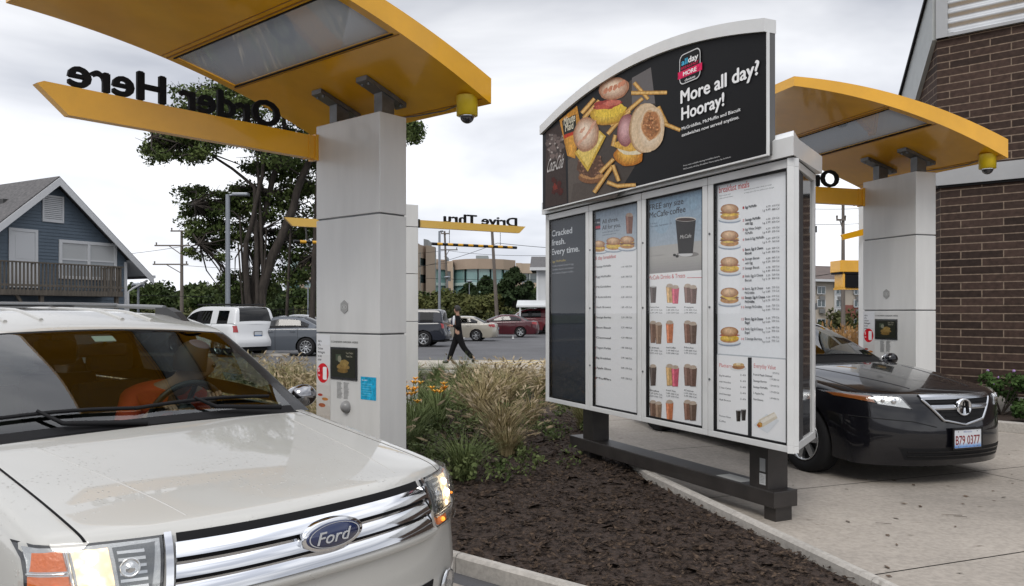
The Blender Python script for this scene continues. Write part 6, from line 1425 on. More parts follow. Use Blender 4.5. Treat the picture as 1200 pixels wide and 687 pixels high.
    m.add(vs, [(0,4,5,1),(1,5,6,2),(2,6,7,3),(3,7,4,0),(0,1,2,3),(7,6,5,4)]); m.build('sloped_fascia', mat('fascia_metal', (.36,.38,.38), .45, metal=.2, var=.05, vs=6), root)
    m = MB(); vs = []
    for b in (-.0, 3.62):
        for (o_, dz) in ((.11,w_*1.55),(.11,w_*1.55+.07),(-.25,w_*1.55+.07),(-.25,w_*1.55)): vs.append(T0+sd*b+ns*o_+Z*(zl(b)+dz))
    m.add(vs, [(0,4,5,1),(1,5,6,2),(2,6,7,3),(3,7,4,0),(0,1,2,3),(7,6,5,4)]); m.build('fascia_edge', BLKM, root)
    m = MB(); m.prism([tuple((T0+fd*.3+sd*.3).xy), tuple((T0+fd*9+sd*.3).xy), tuple((T0+fd*9+sd*5).xy), tuple((T0+fd*.3+sd*3.6).xy)], zbot, zt-2.2); m.build('upper_core', mat('core_dark', (.05,.04,.035), .9), root)
    return K, fd, sd, nf
K_, fd_, sd_, nf_ = restaurant()
# planting bed by the wall: kerb, soil
bed = [K_+nf_*.9+fd_*-.25, K_+nf_*1.65+fd_*.1, K_+nf_*1.95+fd_*3.2, K_+nf_*1.95+fd_*7, K_+fd_*7+nf_*.02, K_+nf_*.02]
def kerb_line(pts, w, h, nm):
    m = MB()
    for a, b in zip(pts, pts[1:]):
        d = (b-a).normalized(); n_ = Vector((d.y,-d.x,0)); L_ = (b-a).length; k = max(1, int(L_/2)); 
        for i in range(k): p0 = a+d*(L_*i/k+.003); m.rbox(p0, d*(L_/k-.006), n_*w, (0,0,h), bev=.015)
    return tag(m.build(nm, CURB), kind='structure')
kerb_line([bed[0]+Vector((0,0,0)), bed[1], bed[2], bed[3]], -.15, .14, 'bed_kerb')
m = MB(); m.add([p+Vector((0,0,.09)) for p in bed], [tuple(range(len(bed)))]); tag(m.build('bed_soil', SOIL), kind='structure')
# ---------------------------------------------------------------- blue house
def house():
    gdir = Vector((.494,.87,0)).normalized(); rd = Vector((-.87,.494,0)).normalized(); Z = Vector((0,0,1)); P0 = Vector((-18.5+.494*1.2, 30+.87*1.2, 0))
    root = empty('clapboard_house', tuple(P0)); tag(root, 'blue grey clapboard house with wooden balcony at the left edge', 'house')
    nrm = -rd     # gable faces camera right
    zp, ze, hw, ho = 6.75, 3.35, 3.13, 4.1; slope = (zp-3.03)/ho; hl_ = 4.4
    SID = mat('blue_siding', (.088,.118,.150), .65, var=.10, vs=1.2, bump=.1, bs=20)
    wz = lambda s_: zp-.10-slope*abs(s_)
    m = MB(); ch = .13; z = 0.
    while z < zp-.2:
        z1 = z+ch; 
        def ext(zz, side):
            s_ = (zp-.10-zz)/slope; lim = hw if side > 0 else hl_; return min(lim, max(0, s_))
        a0, a1, b0, b1 = -ext(z,-1), ext(z,1), -ext(z1,-1), ext(z1,1)
        vs = [gdir*a0+nrm*.022+Z*z, gdir*a1+nrm*.022+Z*z, gdir*b1+nrm*.002+Z*z1, gdir*b0+nrm*.002+Z*z1, gdir*a0+Z*z, gdir*a1+Z*z]
        m.add(vs, [(0,1,2,3),(4,5,1,0)]); z = z1
    m.build('clapboard_wall', SID, root, fix=False)
    m = MB(); m.prism([tuple((gdir*-hl_).xy), tuple((gdir*hw).xy), tuple((gdir*hw+rd*9).xy), tuple((gdir*-hl_+rd*9).xy)], 0, ze-.5); m.build('side_wall', SID, root)
    ROOF = mat('grey_shingle', (.065,.063,.065), .9, col2=(.12,.115,.115), vs=9, bump=.5, bs=30); TRIM = mat('white_trim', (.55,.56,.57), .5)
    m = MB()
    for sg, ho_ in ((1,ho),(-1,hl_+.9)):
        a = gdir*0+Z*zp; b = gdir*(sg*ho_)+Z*(zp-slope*ho_); th = Z*.10
        for (p, q) in ((a,b),):
            vs = [p+nrm*.45, q+nrm*.45, q+rd*9.4, p+rd*9.4]; vs += [v+th for v in vs]; m.add(vs, [(0,1,2,3),(7,6,5,4),(0,4,5,1),(1,5,6,2),(2,6,7,3),(3,7,4,0)])
    rf = m.build('roof', ROOF, root)
    m = MB()
    for sg, ho_ in ((1,ho),(-1,hl_+.9)):
        a = Z*(zp+.04); b = gdir*(sg*ho_)+Z*(zp+.04-slope*ho_); vs = [a+nrm*.46, b+nrm*.46, b+nrm*.46-Z*.30, a+nrm*.46-Z*.30]; vs += [v+nrm*.04 for v in vs]; m.add(vs, [(0,1,2,3),(7,6,5,4),(0,4,5,1),(1,5,6,2),(2,6,7,3),(3,7,4,0)])
    m.build('rake_board', TRIM, rf)
    m = MB(); s1 = hw; m.add([gdir*s1+nrm*.44+Z*(ze+.42), gdir*ho+nrm*.44+Z*3.05, gdir*ho+rd*9+Z*3.05, gdir*s1+rd*9+Z*(ze+.42)], [(0,1,2,3)]); m.build('soffit', TRIM, rf)
    m = MB(); e_ = gdir*ho+Z*(zp-slope*ho+.02); m.rbox(e_+nrm*.45, rd*9.5, gdir*.12, Z*.12); m.tube([gdir*(ho-.1)+nrm*.2+Z*2.95, gdir*(hw+.25)+nrm*.1+Z*2.6, gdir*(hw+.06)+nrm*.06+Z*2.45, gdir*(hw+.06)+nrm*.06+Z*0], .045, 8); m.build('gutter', TRIM, root)
    m = MB(); m.rbox(gdir*(hw-.10)+nrm*.0, gdir*.12, nrm*.05, Z*(ze+.35)); m.build('corner_board', TRIM, root)
    m = MB(); rz = lambda s_: zp+.10-slope*abs(s_); m.rbox(gdir*-1.2+rd*1.2+Z*rz(1.2), gdir*.35, rd*.3, Z*.18); m.build('roof_vent', mat('vent_dark', (.04,.04,.04), .6), rf)
    # attic louvre, window, door
    def opening(s0, s1, z0, z1, nm, fm, inner, tr=.10):
        fr_ = MB()
        for (a,b,c,d) in ((s0-tr,s1+tr,z1,z1+tr),(s0-tr,s1+tr,z0-tr,z0),(s0-tr,s0,z0,z1),(s1,s1+tr,z0,z1)): fr_.rbox(gdir*a+nrm*.0+Z*c, gdir*(b-a), nrm*.065, Z*(d-c))
        o = fr_.build(nm, TRIM, root); return o
    o = opening(-.35, .35, 5.15, 6.05, 'attic_vent', TRIM, None, .07)
    m = MB()
    for i in range(12): m.rbox(gdir*-.35+nrm*.02+Z*(5.15+.075*i), gdir*.7, nrm*.03, Z*.055)
    m.build('louvre', TRIM, o)
    PANE = mat('house_pane', (.10,.115,.12), .06, coat=1, var=.3, vs=2); BL = mat('window_blind', (.42,.43,.43), .5)
    s0, s1 = .35, 2.55; z0, z1 = 3.02, 4.32
    o = opening(s0, s1, z0, z1, 'window', TRIM, None, .12); mid = (s0+s1)/2
    m = MB(); m.rbox(gdir*(mid-.06)+nrm*.001+Z*z0, gdir*.12, nrm*.06, Z*(z1-z0))
    for a, b in ((s0,mid-.06),(mid+.06,s1)): m.rbox(gdir*a+nrm*.01+Z*((z0+z1)/2-.03), gdir*(b-a), nrm*.04, Z*.06)
    m.build('sash', TRIM, o)
    for a, b in ((s0,mid-.06),(mid+.06,s1)):
        m = MB(); m.rbox(gdir*a+nrm*.012+Z*((z0+z1)/2+.03), gdir*(b-a), nrm*.012, Z*(z1-(z0+z1)/2-.03)); m.build('blind', BL, o)
        m = MB(); m.rbox(gdir*a+nrm*.012+Z*z0, gdir*(b-a), nrm*.012, Z*((z1-z0)/2-.03)); m.build('pane', mat('pane_grey', (.26,.28,.29), .15, coat=1), o)
    d0 = -1.55; o = opening(d0, d0+.85, 2.62, 4.62, 'door', TRIM, None, .11); m = MB(); m.rbox(gdir*d0+nrm*.012+Z*2.62, gdir*.85, nrm*.03, Z*2.0)
    for (za,zb_) in ((2.75,3.45),(3.6,4.45)): m.rbox(gdir*(d0+.12)+nrm*.042+Z*za, gdir*.61, nrm*.008, Z*(zb_-za))
    m.build('door_leaf', TRIM, o); m = MB(); m.ball(gdir*(d0+.75)+nrm*.08+Z*3.45, .04); m.build('handle', BLKM, o)
    # balcony
    WD = mat('weathered_wood', (.10,.085,.068), .85, var=.25, vs=3, stretch=(6,6,.6)); dz = 2.42; b0, b1, dp = -4.3, 2.05, 1.35
    bal = empty('balcony', (0,0,0), 0, root); m = MB(); m.rbox(gdir*b0+nrm*.03+Z*(dz-.22), gdir*(b1-b0), nrm*dp, Z*.20); m.build('deck', WD, bal)
    m = MB(); m.rbox(gdir*b0+nrm*(dp-.04)+Z*(dz+.95), gdir*(b1-b0), nrm*.10, Z*.05); m.rbox(gdir*b0+nrm*(dp)+Z*(dz+.1), gdir*(b1-b0), nrm*.04, Z*.08); m.rbox(gdir*(b1-.08)+nrm*.05+Z*(dz+.94), gdir*.08, nrm*dp, Z*.05)
    k = int((b1-b0)/.135)
    for i in range(k): m.rbox(gdir*(b0+.135*i)+nrm*(dp+.0)+Z*(dz-.20), gdir*.055, nrm*.035, Z*1.15)
    for i in range(9): m.rbox(gdir*(b1-.03)+nrm*(.1+.14*i)+Z*(dz-.20), gdir*.035, nrm*.055, Z*1.15)
    m.build('railing', WD, bal)
    for s_ in (b0+.5, -1.2, b1-.25): m = MB(); m.rbox(gdir*s_+nrm*(dp-.2), gdir*.13, nrm*.13, Z*(dz-.22)); m.build('post', WD, bal)
    m = MB(); m.rbox(gdir*-1.2+nrm*(dp-.15)+Z*.8, gdir*-.9+Z*1.4, nrm*.09, gdir*.08+Z*.05); m.build('brace', WD, bal)
    m = MB(); m.rbox(gdir*-3.6+nrm*.02+Z*.5, gdir*1.6, nrm*.04, Z*1.2); m.build('lower_window', PANE, root)
house()
# ---------------------------------------------------------------- distant buildings
TEAL = mat('teal_glazing', (.10,.20,.20), .10, coat=1, col2=(.22,.34,.33), vs=.15); TEALD = mat('teal_dark_glazing', (.035,.06,.065), .1, coat=1); TAN = mat('tan_precast', (.40,.31,.24), .8, var=.06, vs=.2); PINK = mat('pink_granite', (.33,.25,.195), .8, var=.06, vs=.3); FRM = mat('window_frame_grey', (.32,.35,.35), .5)
def office(name, label, path, z1, nst, wall, glz, d0, closed_depth=20, z_base=0, solid=(), nmul=3.0, lo=.55, hi=.75, bandm=None):
    """path: list of ground points seen left to right (front line); storeys of wall bands and recessed glass with mullions"""
    root = empty(name, (path[0].x, path[0].y, 0)); tag(root, label, 'building'); o = Vector((path[0].x, path[0].y, 0)); P = [p-o for p in path]; Z = Vector((0,0,1)); sh = (z1-1.2)/nst
    back = Vector((0,closed_depth,0)); body = [p+Vector((0,.5,0)) for p in P]
    m = MB(); m.prism([tuple(p.xy) for p in body+[P[-1]+back, P[0]+back]], 0, z1-.3); m.build('glazing', glz, root)
    for i in range(nst+1):
        zb = (i*sh-lo if i < nst else z1-1.9) if i else 0; zt_ = (i*sh+hi) if i < nst else z1
        m = MB(); m.prism([tuple(p.xy) for p in P+[P[-1]+Vector((0,.9,0))]+[q+Vector((0,.9,0)) for q in P[::-1][1:]]], max(0,zb), zt_); m.build('storey_band', (bandm or wall) if i < nst else wall, root)
    m = MB()
    for a, b in zip(P, P[1:]):
        L_ = (b-a).length; k = max(1, int(L_/nmul))
        for i in range(k+1): q = a.lerp(b, i/k)+Vector((0,.25,0)); m.box((q.x,q.y,z1/2-.5), (.22,.22,z1-1.2))
    m.build('mullion', FRM, root)
    for (fa, fb) in solid:
        L_ = (P[-1]-P[0]); a = P[0]+L_*fa-Vector((0,.15,0)); b = P[0]+L_*fb-Vector((0,.15,0)); m = MB(); m.rbox(a, b-a, (0,1.2,0), Z*(z1+.05)); m.build('pier', wall, root)
    m = MB(); m.rbox(P[0].lerp(P[-1],.35)+Vector((0,6,z1-.3)), (P[-1]-P[0])*.2, (0,5,0), (0,0,1.6)); m.build('plant_room', mat('plant_grey', (.25,.25,.25), .7), root)
    return root
D = 150
def curve(pxs, ds): return [at(a,b) for a,b in zip(pxs,ds)]
office('office_building', 'long curved office building with teal glass bands in the middle distance', curve([530,545,560,575,590,604], [152,149,148,148.5,150,153]), H+62/F*150, 3, PINK, TEAL, D, nmul=2.4, lo=.3, hi=.25, bandm=mat('pale_spandrel', (.34,.44,.43), .3, coat=.5))
office('office_building', 'tan office wing adjoining the curved glass office on its left', curve([508,531], [150,150.5]), H+60/F*150, 3, TAN, TEALD, D, solid=((.0,.12),(.45,.55),(.88,1.)), nmul=2.2)
office('office_building', 'tan office wing adjoining the curved glass office on its right', curve([604.5,637,690], [153,154,156]), H+57/F*154, 3, TAN, TEALD, D, solid=((0,.08),(.45,.52)), nmul=2.6)
office('office_building', 'brown stone office block rising just beyond the gateway post', curve([480,497,510], [112,118,121]), H+80/F*115, 4, PINK, TEALD, 112, solid=((0,.35),(.62,1.)), nmul=2)
office('office_building', 'pale glass corner office tower showing behind the maple trunks', curve([334,338,344,351], [144,141,140,141]), H+64/F*141, 4, mat('pale_spandrel', (.34,.44,.43), .3, coat=.5), TEAL, 140, nmul=1.4)
office('office_building', 'pink stone office with green glass between the maple and the order post', curve([351.5,372,400,440], [141,142,144,147]), H+66/F*142, 4, PINK, TEAL, 142, solid=((.0,.05),), nmul=2.4)
# motel on the right
def motel():
    p0, p1 = at(925, 66), at(1062, 72); root = empty('motel_building', tuple(p0)); tag(root, 'tan motel with white framed windows and wall air conditioners behind the right order post', 'building')
    d = (p1-p0); L_ = d.length; d = d/L_; n = Vector((d.y,-d.x,0)); Z = Vector((0,0,1)); zt = H+37/F*68
    m = MB(); m.rbox(Vector(), d*L_, -n*12, Z*zt); m.build('wall', mat('motel_tan', (.42,.37,.31), .8, var=.04, vs=.5), root)
    m = MB(); m.add([n*.6+Z*zt, d*L_+n*.6+Z*zt, d*L_-n*6+Z*(zt+1.7), -n*6+Z*(zt+1.7), -n*12+Z*zt, d*L_-n*12+Z*zt], [(0,1,2,3),(3,2,5,4)]); m.build('roof', mat('brown_roof', (.10,.075,.065), .9, var=.2, vs=1), root)
    m = MB(); m.rbox(n*.62+Z*(zt-.12), d*L_, -n*.05, Z*.2); m.build('fascia', mat('white_trim', (.55,.56,.57), .5), root)
    for i in range(5):
        x = 1.2+i*2.15
        m = MB(); m.rbox(d*(x-.45)+n*.03, d*2.0*.6, n*.06, Z*(zt-.15)); m.build('pale_bay', mat('white_trim', (.55,.56,.57), .5), root) if i % 2 == 0 else None
        for z in (.35, 2.0, 3.65-.55):
            fr_ = MB(); w_, h_ = .95, .62
            fr_.rbox(d*(x-.36)+n*.09+Z*z, d*w_, n*.05, Z*.06); fr_.rbox(d*(x-.36)+n*.09+Z*(z+h_), d*w_, n*.05, Z*.06); fr_.rbox(d*(x-.36)+n*.09+Z*z, d*.06, n*.05, Z*h_); fr_.rbox(d*(x+.53)+n*.09+Z*z, d*.06, n*.05, Z*h_); fr_.rbox(d*(x+.08)+n*.09+Z*z, d*.05, n*.05, Z*h_)
            wn = fr_.build('window', mat('white_trim', (.55,.56,.57), .5), root)
            m = MB(); m.rbox(d*(x-.32)+n*.095+Z*(z+.04), d*.86, n*.02, Z*(h_-.04)); m.build('pane', TEALD, wn)
            m = MB(); m.rbox(d*(x-.12)+n*.09+Z*(z-.50), d*.6, n*.12, Z*.34); m.build('air_conditioner', mat('ac_grey', (.16,.16,.16), .6), root)
    m = MB(); m.rbox(d*6.0+n*.02, d*2.2, n*.03, Z*2.2); m.build('brick_panel', mat('red_brick_far', (.22,.08,.06), .85, var=.1, vs=2), root)
motel()
def white_house():
    p0 = at(629, 58); root = empty('sided_house', tuple(p0)); tag(root, 'pale grey sided apartment house with white trim at the left end of the menu board', 'house'); Z = Vector((0,0,1)); zt = H+52/F*58
    d = Vector((.998,-.05,0)).normalized(); n = Vector((-.05,-.998,0)).normalized(); m = MB(); m.rbox(Vector(), d*9, -n*8, Z*zt); m.build('wall', mat('pale_siding', (.44,.45,.46), .7, var=.05, vs=1), root)
    T = MATS['white_trim']; m = MB(); m.add([n*.4-d*.5+Z*(zt-.1), n*.4+d*9+Z*(zt-.1), d*9-n*4+Z*(zt+1.1), -d*.5-n*4+Z*(zt+1.1), -n*8-d*.5+Z*zt, -n*8+d*9+Z*zt], [(0,1,2,3),(3,2,5,4),(0,3,4)]); m.build('roof', mat('grey_shingle', (.1,.1,.1), .9), root)
    m = MB(); m.rbox(-d*.5+n*.42+Z*(zt-.2), d*9.5, -n*.05, Z*.22); m.rbox(-d*.02+n*.0, d*.14, n*.05, Z*zt); m.build('trim', T, root)
    for x in (.9,3.0,5.2):
        for z in (.6, 2.9):
            m = MB(); m.rbox(d*x+n*.01+Z*z, d*.9, n*.05, Z*1.2); w_ = m.build('window', T, root); m = MB(); m.rbox(d*(x+.09)+n*.061+Z*(z+.09), d*.72, n*.012, Z*1.0); m.build('pane', TEALD, w_)
    m = MB(); m.add([d*-1.4+n*2+Z*2.05, d*2.4+n*2+Z*2.05, d*2.4+Z*2.45, d*-1.4+Z*2.45, d*-1.4+n*2+Z*1.93, d*2.4+n*2+Z*1.93, d*2.4+Z*2.33, d*-1.4+Z*2.33], [(0,1,2,3),(7,6,5,4),(0,4,5,1),(0,3,7,4),(1,5,6,2)]); m.build('porch_roof', T, root)
    for x in (-1.2,2.2): m = MB(); m.rbox(d*x+n*1.8, d*.12, n*.12, Z*1.95); m.build('porch_post', T, root)
white_house()
# yellow entrance awning and second arm seen past the right post
def yellow_bits():
    p = at(985, 19.0); root = empty('awning_frame', tuple(p)); tag(root, 'yellow framed canopy box beyond the right order post', 'awning'); Z = Vector((0,0,1)); d = Vector((1,.1,0)).normalized(); n = Vector((.1,-1,0)).normalized()
    zt = H+61/F*19; m = MB(); m.rbox(Z*(zt-.28), d*2.6, -n*.5, Z*.28, bev=.01); m.build('fascia', YEL, root); m = MB(); m.rbox(Z*(zt-.33), d*2.6, -n*.45, Z*.05); m.rbox(d*.12+Z*(zt-.68), d*2.5, -n*.35, Z*.33); m.build('dark_recess', BLKM, root)
    m = MB(); m.rbox(d*.06+Z*(zt-.66), d*.05, -n*.4, Z*.37); m.rbox(d*.06+Z*(zt-.70), d*2.4, -n*.45, Z*.05); m.build('lower_rail', YEL, root)
    m = MB(); m.rbox(d*1.45-n*.1, d*.09, -n*.09, Z*(zt-.7)); m.build('post', mat('rust_brown', (.12,.05,.03), .7), root)
    p = at(1017, 15.2); root = empty('gateway_post', tuple(p)); tag(root, 'second gateway post with a bare yellow arm mostly hidden by the right order post', 'gateway post'); zt = H+92/F*15.2
    m = MB(); m.rbox(-d*.05, d*.6, -n*.25, Z*(zt+.75), bev=.01); m.build('column', WHITE, root); m = MB(); m.extr([(-.05,zt-.02),(-.47,zt-.12),(-.51,zt-.02),(-.05,zt+.10)], d, Z, -n*.08); m.build('sign_arm', YEL, root)
yellow_bits()
# ---------------------------------------------------------------- poles, lamps, wires, fence
WOODP = mat('pole_wood', (.13,.11,.095), .9, var=.2, vs=2, stretch=(8,8,.5)); STEEL = mat('lamp_steel', (.24,.26,.29), .4, metal=.4)
def upole(px, d, ytop, r, arms, label, lean=0., grp='utility poles'):
    p = at(px, d); root = empty('utility_pole', tuple(p)); tag(root, label, 'utility pole', grp); zt = H+(366-ytop)/F*d
    m = MB(); m.tube([(0,0,0),(-lean*.5,0,zt*.5),(-lean,0,zt)], [r,r*.85,r*.65], 10); m.build('pole', WOODP, root); pts = []
    for (yy, w_, off) in arms:
        z = H+(366-yy)/F*d; xx = -lean*z/zt; m = MB(); m.box((xx+off*w_/2,-.12,z), (w_,.10,.12)); 
        for s_ in (-.45,.45): m.tube([(xx+off*w_/2+s_*w_,-.12,z+.06),(xx+off*w_/2+s_*w_,-.12,z+.28)], [.05,.07], 6); pts.append(p+Vector((xx+off*w_/2+s_*w_,-.12,z+.28)))
        m.build('crossarm', WOODP, root); m = MB(); m.tube([(xx+off*w_*.7,-.1,z-.02),(xx,-.1,z-.8)], .04, 6); m.build('arm_brace', WOODP, root)
    return pts
q1 = upole(213, 72, 270, .17, [(271,1.9,-.0),(288,3.2,-.5),(310,3.2,-.6)], 'wooden utility pole with two braced crossarms right of the blue house')
q2 = upole(526, 92, 271, .17, [(274,1.0,.2),(293,2.2,.3)], 'slim utility pole with short arms behind the Drive Thru sign', .5)
q3 = upole(583.5, 60, 268, .16, [], 'plain tapered wooden pole leaning in front of the evergreens', .45)
q4 = upole(988, 52, 234, .14, [(237,.9,0),(258,.6,-.6)], 'wooden utility pole between the menu board and the right order post')
def wire(a, b, sag, r=.012):
    pts = [a.lerp(b, t/16)-Vector((0,0,sag*4*(t/16)*(1-t/16))) for t in range(17)]; return pts
wi = MB()
for a, b, s_ in ((at(-60,62,y=300),at(213,72,y=289),.6),(at(213,72,y=289),at(520,92,y=294),.8),(at(213,72,y=311),at(526,92,y=308),.7),(at(526,92,y=294),at(760,60,y=290),.6),(at(583,60,y=285),at(860,60,y=296),.3),(at(583,60,y=285),at(470,80,y=316),.3),(at(150,60,y=346),at(470,75,y=345),.2),(at(470,75,y=325),at(700,75,y=326),.2),(at(900,60,y=243),at(1130,52,y=236),.3),(at(900,60,y=262),at(1130,52,y=252),.3),(at(900,52,y=330),at(1130,42,y=285),.3)):
    wi.tube(wire(a,b,s_), .018, 4)
tag(wi.build('power_line', BLKM), 'thin dark power lines strung across the sky between the poles', 'power line')
def lamp(px, d, ytop, r, label, head='box', hx=1.1):
    p = at(px, d); root = empty('street_lamp', tuple(p)); tag(root, label, 'street lamp', 'street lamps'); zt = H+(366-ytop)/F*d
    m = MB(); m.tube([(0,0,0),(0,0,zt)], [r,r*.8], 12); m.build('pole', STEEL, root); m = MB(); m.cyl((0,0,0),(0,0,.6),r*1.9,14); m.build('base', CURB, root)
    m = MB()
    if head == 'box': m.tube([(0,0,zt-.05),(hx*.35,0,zt-.0)], .05, 8); m.box((hx*.65,0,zt), (hx*.8,.35,.13), bev=.04)
    else: m.lathe([(.05,zt-.05),(.32,zt+.05),(.28,zt+.16),(0,zt+.2)], None, 14)
    m.build('lamp_head', STEEL, root)
lamp(267, 34, 228, .115, 'tall grey street lamp in front of the maple tree', hx=.85)
lamp(515, 66, 271, .12, 'grey steel street lamp right of the gateway post', hx=.3)
lamp(337, 70, 334, .05, 'short white lamp post between maple trunk and order post', 'cap')
lamp(361, 60, 332, .06, 'short white lamp post touching the left edge of the order post', 'cap')
lamp(524, 80, 326, .05, 'small lamp post in front of the curved office', 'cap'); lamp(550, 78, 331, .05, 'small lamp post between the two dark evergreens', 'cap'); lamp(612, 78, 328, .05, 'small lamp post right of the leaning wooden pole', 'cap')
lamp(162, 40, 336, .06, 'slim white post by the corner of the blue house', 'cap')
def fence(px0, px1, d, h, label):
    p = at(px0, d); q = at(px1, d); root = empty('metal_fence', tuple(p)); tag(root, label, 'fence', 'black metal fences'); L_ = (q-p).x; m = MB(); k = int(L_/.14)
    for i in range(k): m.box((i*.14,0,h/2), (.02,.02,h))
    for z in (.25,h-.12): m.box((L_/2,0,z), (L_,.04,.04))
    m.build('pickets', BLKM, root)
    for i in range(int(L_/2.4)+1): m = MB(); m.box((i*2.4,-.03,h/2+.05), (.07,.07,h+.1)); m.build('fence_post', BLKM, root)
fence(305, 372, 58, 1.9, 'black picket fence behind the grey sedan')
# ---------------------------------------------------------------- vegetation
def leafmat(name, c1, c2, vs=.6):
    m = mat(name, c1, .75, col2=c2, vs=vs, detail=3, spec=.15); return m
def ico_leaves(cs, R, per, size, rg, squash=.8, droop=0.):
    """cs: clump centres (n,3); R: clump radii; returns quads"""
    n = len(cs)*per; ci = np.repeat(np.arange(len(cs)), per); d = rg.normal(size=(n,3)); d /= np.linalg.norm(d,axis=1)[:,None]; rr = R[ci]*(rg.random(n)**.45)
    p = cs[ci]+d*rr[:,None]*np.array([1,1,squash]); a = rg.normal(size=(n,3)); a[:,2] -= droop; a /= np.linalg.norm(a,axis=1)[:,None]; b = np.cross(a, d+rg.normal(size=(n,3))*.6); b /= np.linalg.norm(b,axis=1)[:,None]+1e-9
    s_ = size*(.6+.8*rg.random(n)); a = a*s_[:,None]; b = b*(s_*.55)[:,None]
    q = np.stack([p-a, p+b, p+a, p-b], 1).reshape(-1,3); return q
BARKM = mat('bark', (.042,.034,.028), .95, var=.35, vs=3, bump=.8, bs=8, stretch=(3,3,.6))
def maple():
    base = at(297, 36); root = empty('maple_tree', tuple(base)); tag(root, 'large maple with three thick dark leaning trunks behind the parked white suv', 'tree')
    def L(px, y, dd=0): v = at(px, 36+dd, y=y)-base; return v
    tr = MB(); 
    trunks = [([(304,366),(305,356),(312,318),(327,283),(343,243),(354,207),(364,186),(368,160),(362,120),(350,85)], .27, .10, 0),
              ([(298,364),(297,350),(299,318),(305,270),(316,225),(326,185),(334,150),(330,110)], .23, .08, .5),
              ([(293,363),(290,345),(288,320),(288,283),(297,256),(307,205),(312,178),(305,140),(296,105)], .17, .05, -.5),
              ([(303,226),(294,216),(272,198),(241,178),(210,168),(178,160)], .09, .03, -.6),
              ([(312,178),(290,160),(262,140),(235,122)], .07, .03, -.3),
              ([(290,262),(272,248),(250,244),(228,240)], .05, .02, .3),([(288,290),(270,280),(250,284),(234,286)], .04, .015, -.2),
              ([(364,186),(385,160),(420,140),(455,138),(484,150)], .12, .04, .6),([(334,240),(350,252),(360,275),(366,300)], .06, .02, .4),([(305,270),(320,262),(332,256)], .05, .02, -.4)]
    for pts, r0, r1, dd in trunks:
        k = len(pts); P = [L(a, b, dd*(.3+.7*i/k)) for i, (a,b) in enumerate(pts)]; P[0].z = max(P[0].z, -.0); Q = []
        for i in range(k-1):
            for t in (0,.5): Q.append(P[i].lerp(P[i+1], t)+Vector((random.uniform(-.06,.06),random.uniform(-.06,.06),0))*(i > 0))
        Q.append(P[-1]); Q[0].z = 0; R_ = [r0+(r1-r0)*(i/(len(Q)-1))**.8 for i in range(len(Q))]; R_[0] *= 1.25; tr.tube(Q, R_, 12)
    tr.build('trunk', BARKM, root)
    rg = np.random.default_rng(3)
    cl = [];  # clump centres (px, y, depth offset, radius)
    zones = [((170,250),(152,186),.50,46),((200,262),(98,150),.50,26),((255,310),(100,175),.60,34),((216,292),(222,262),.50,46),((222,290),(262,304),.45,34),((290,345),(165,255),.55,46),((300,340),(255,300),.45,12),((335,374),(195,330),.60,52),((320,375),(110,200),.8,40),((370,470),(40,150),1.0,40),((472,492),(140,164),.45,14),((250,400),(30,110),1.0,46),((262,318),(322,350),.55,22)]
    for (xa,xb),(ya,yb),r,n in zones:
        for _ in range(n): yy_ = rg.uniform(ya,yb); cl.append((rg.uniform(xa,xb), yy_, rg.uniform(.4,3.0) if yy_ > 190 else rg.uniform(-2.2,2.8), r*rg.uniform(.4,.9)))
    cs = np.array([list(L(a,b,dd)) for a,b,dd,_ in cl]); R = np.array([r for *_ ,r in cl])
    tw = MB(); allp = [q for pts,_,_,dd in trunks for q in [L(a,b,dd*.6) for a,b in pts[3:]]]
    for c_ in cs:
        c_ = Vector(c_); n_ = min(allp, key=lambda q: (q-c_).length); mid = n_.lerp(c_, .5)+Vector((random.uniform(-.3,.3),random.uniform(-.3,.3),random.uniform(-.1,.35))); tw.tube([n_, mid, c_], [.045,.03,.012], 5, False)
        for _ in range(3): e = c_+Vector((random.uniform(-1,1),random.uniform(-1,1),random.uniform(-.7,.7)))*.7; tw.tube([mid.lerp(c_,.6), e], [.018,.006], 4, False)
    tw.build('branches', BARKM, root)
    keep = rg.random(len(cs)) < .86; cs = cs[keep]; R = R[keep]; q = ico_leaves(cs, R*1.75, 165, .082, rg, .5, .3); link('crown', fastmesh('crown', q, 4), leafmat('maple_leaf', (.034,.056,.015), (.105,.135,.042), .9), root)
maple()
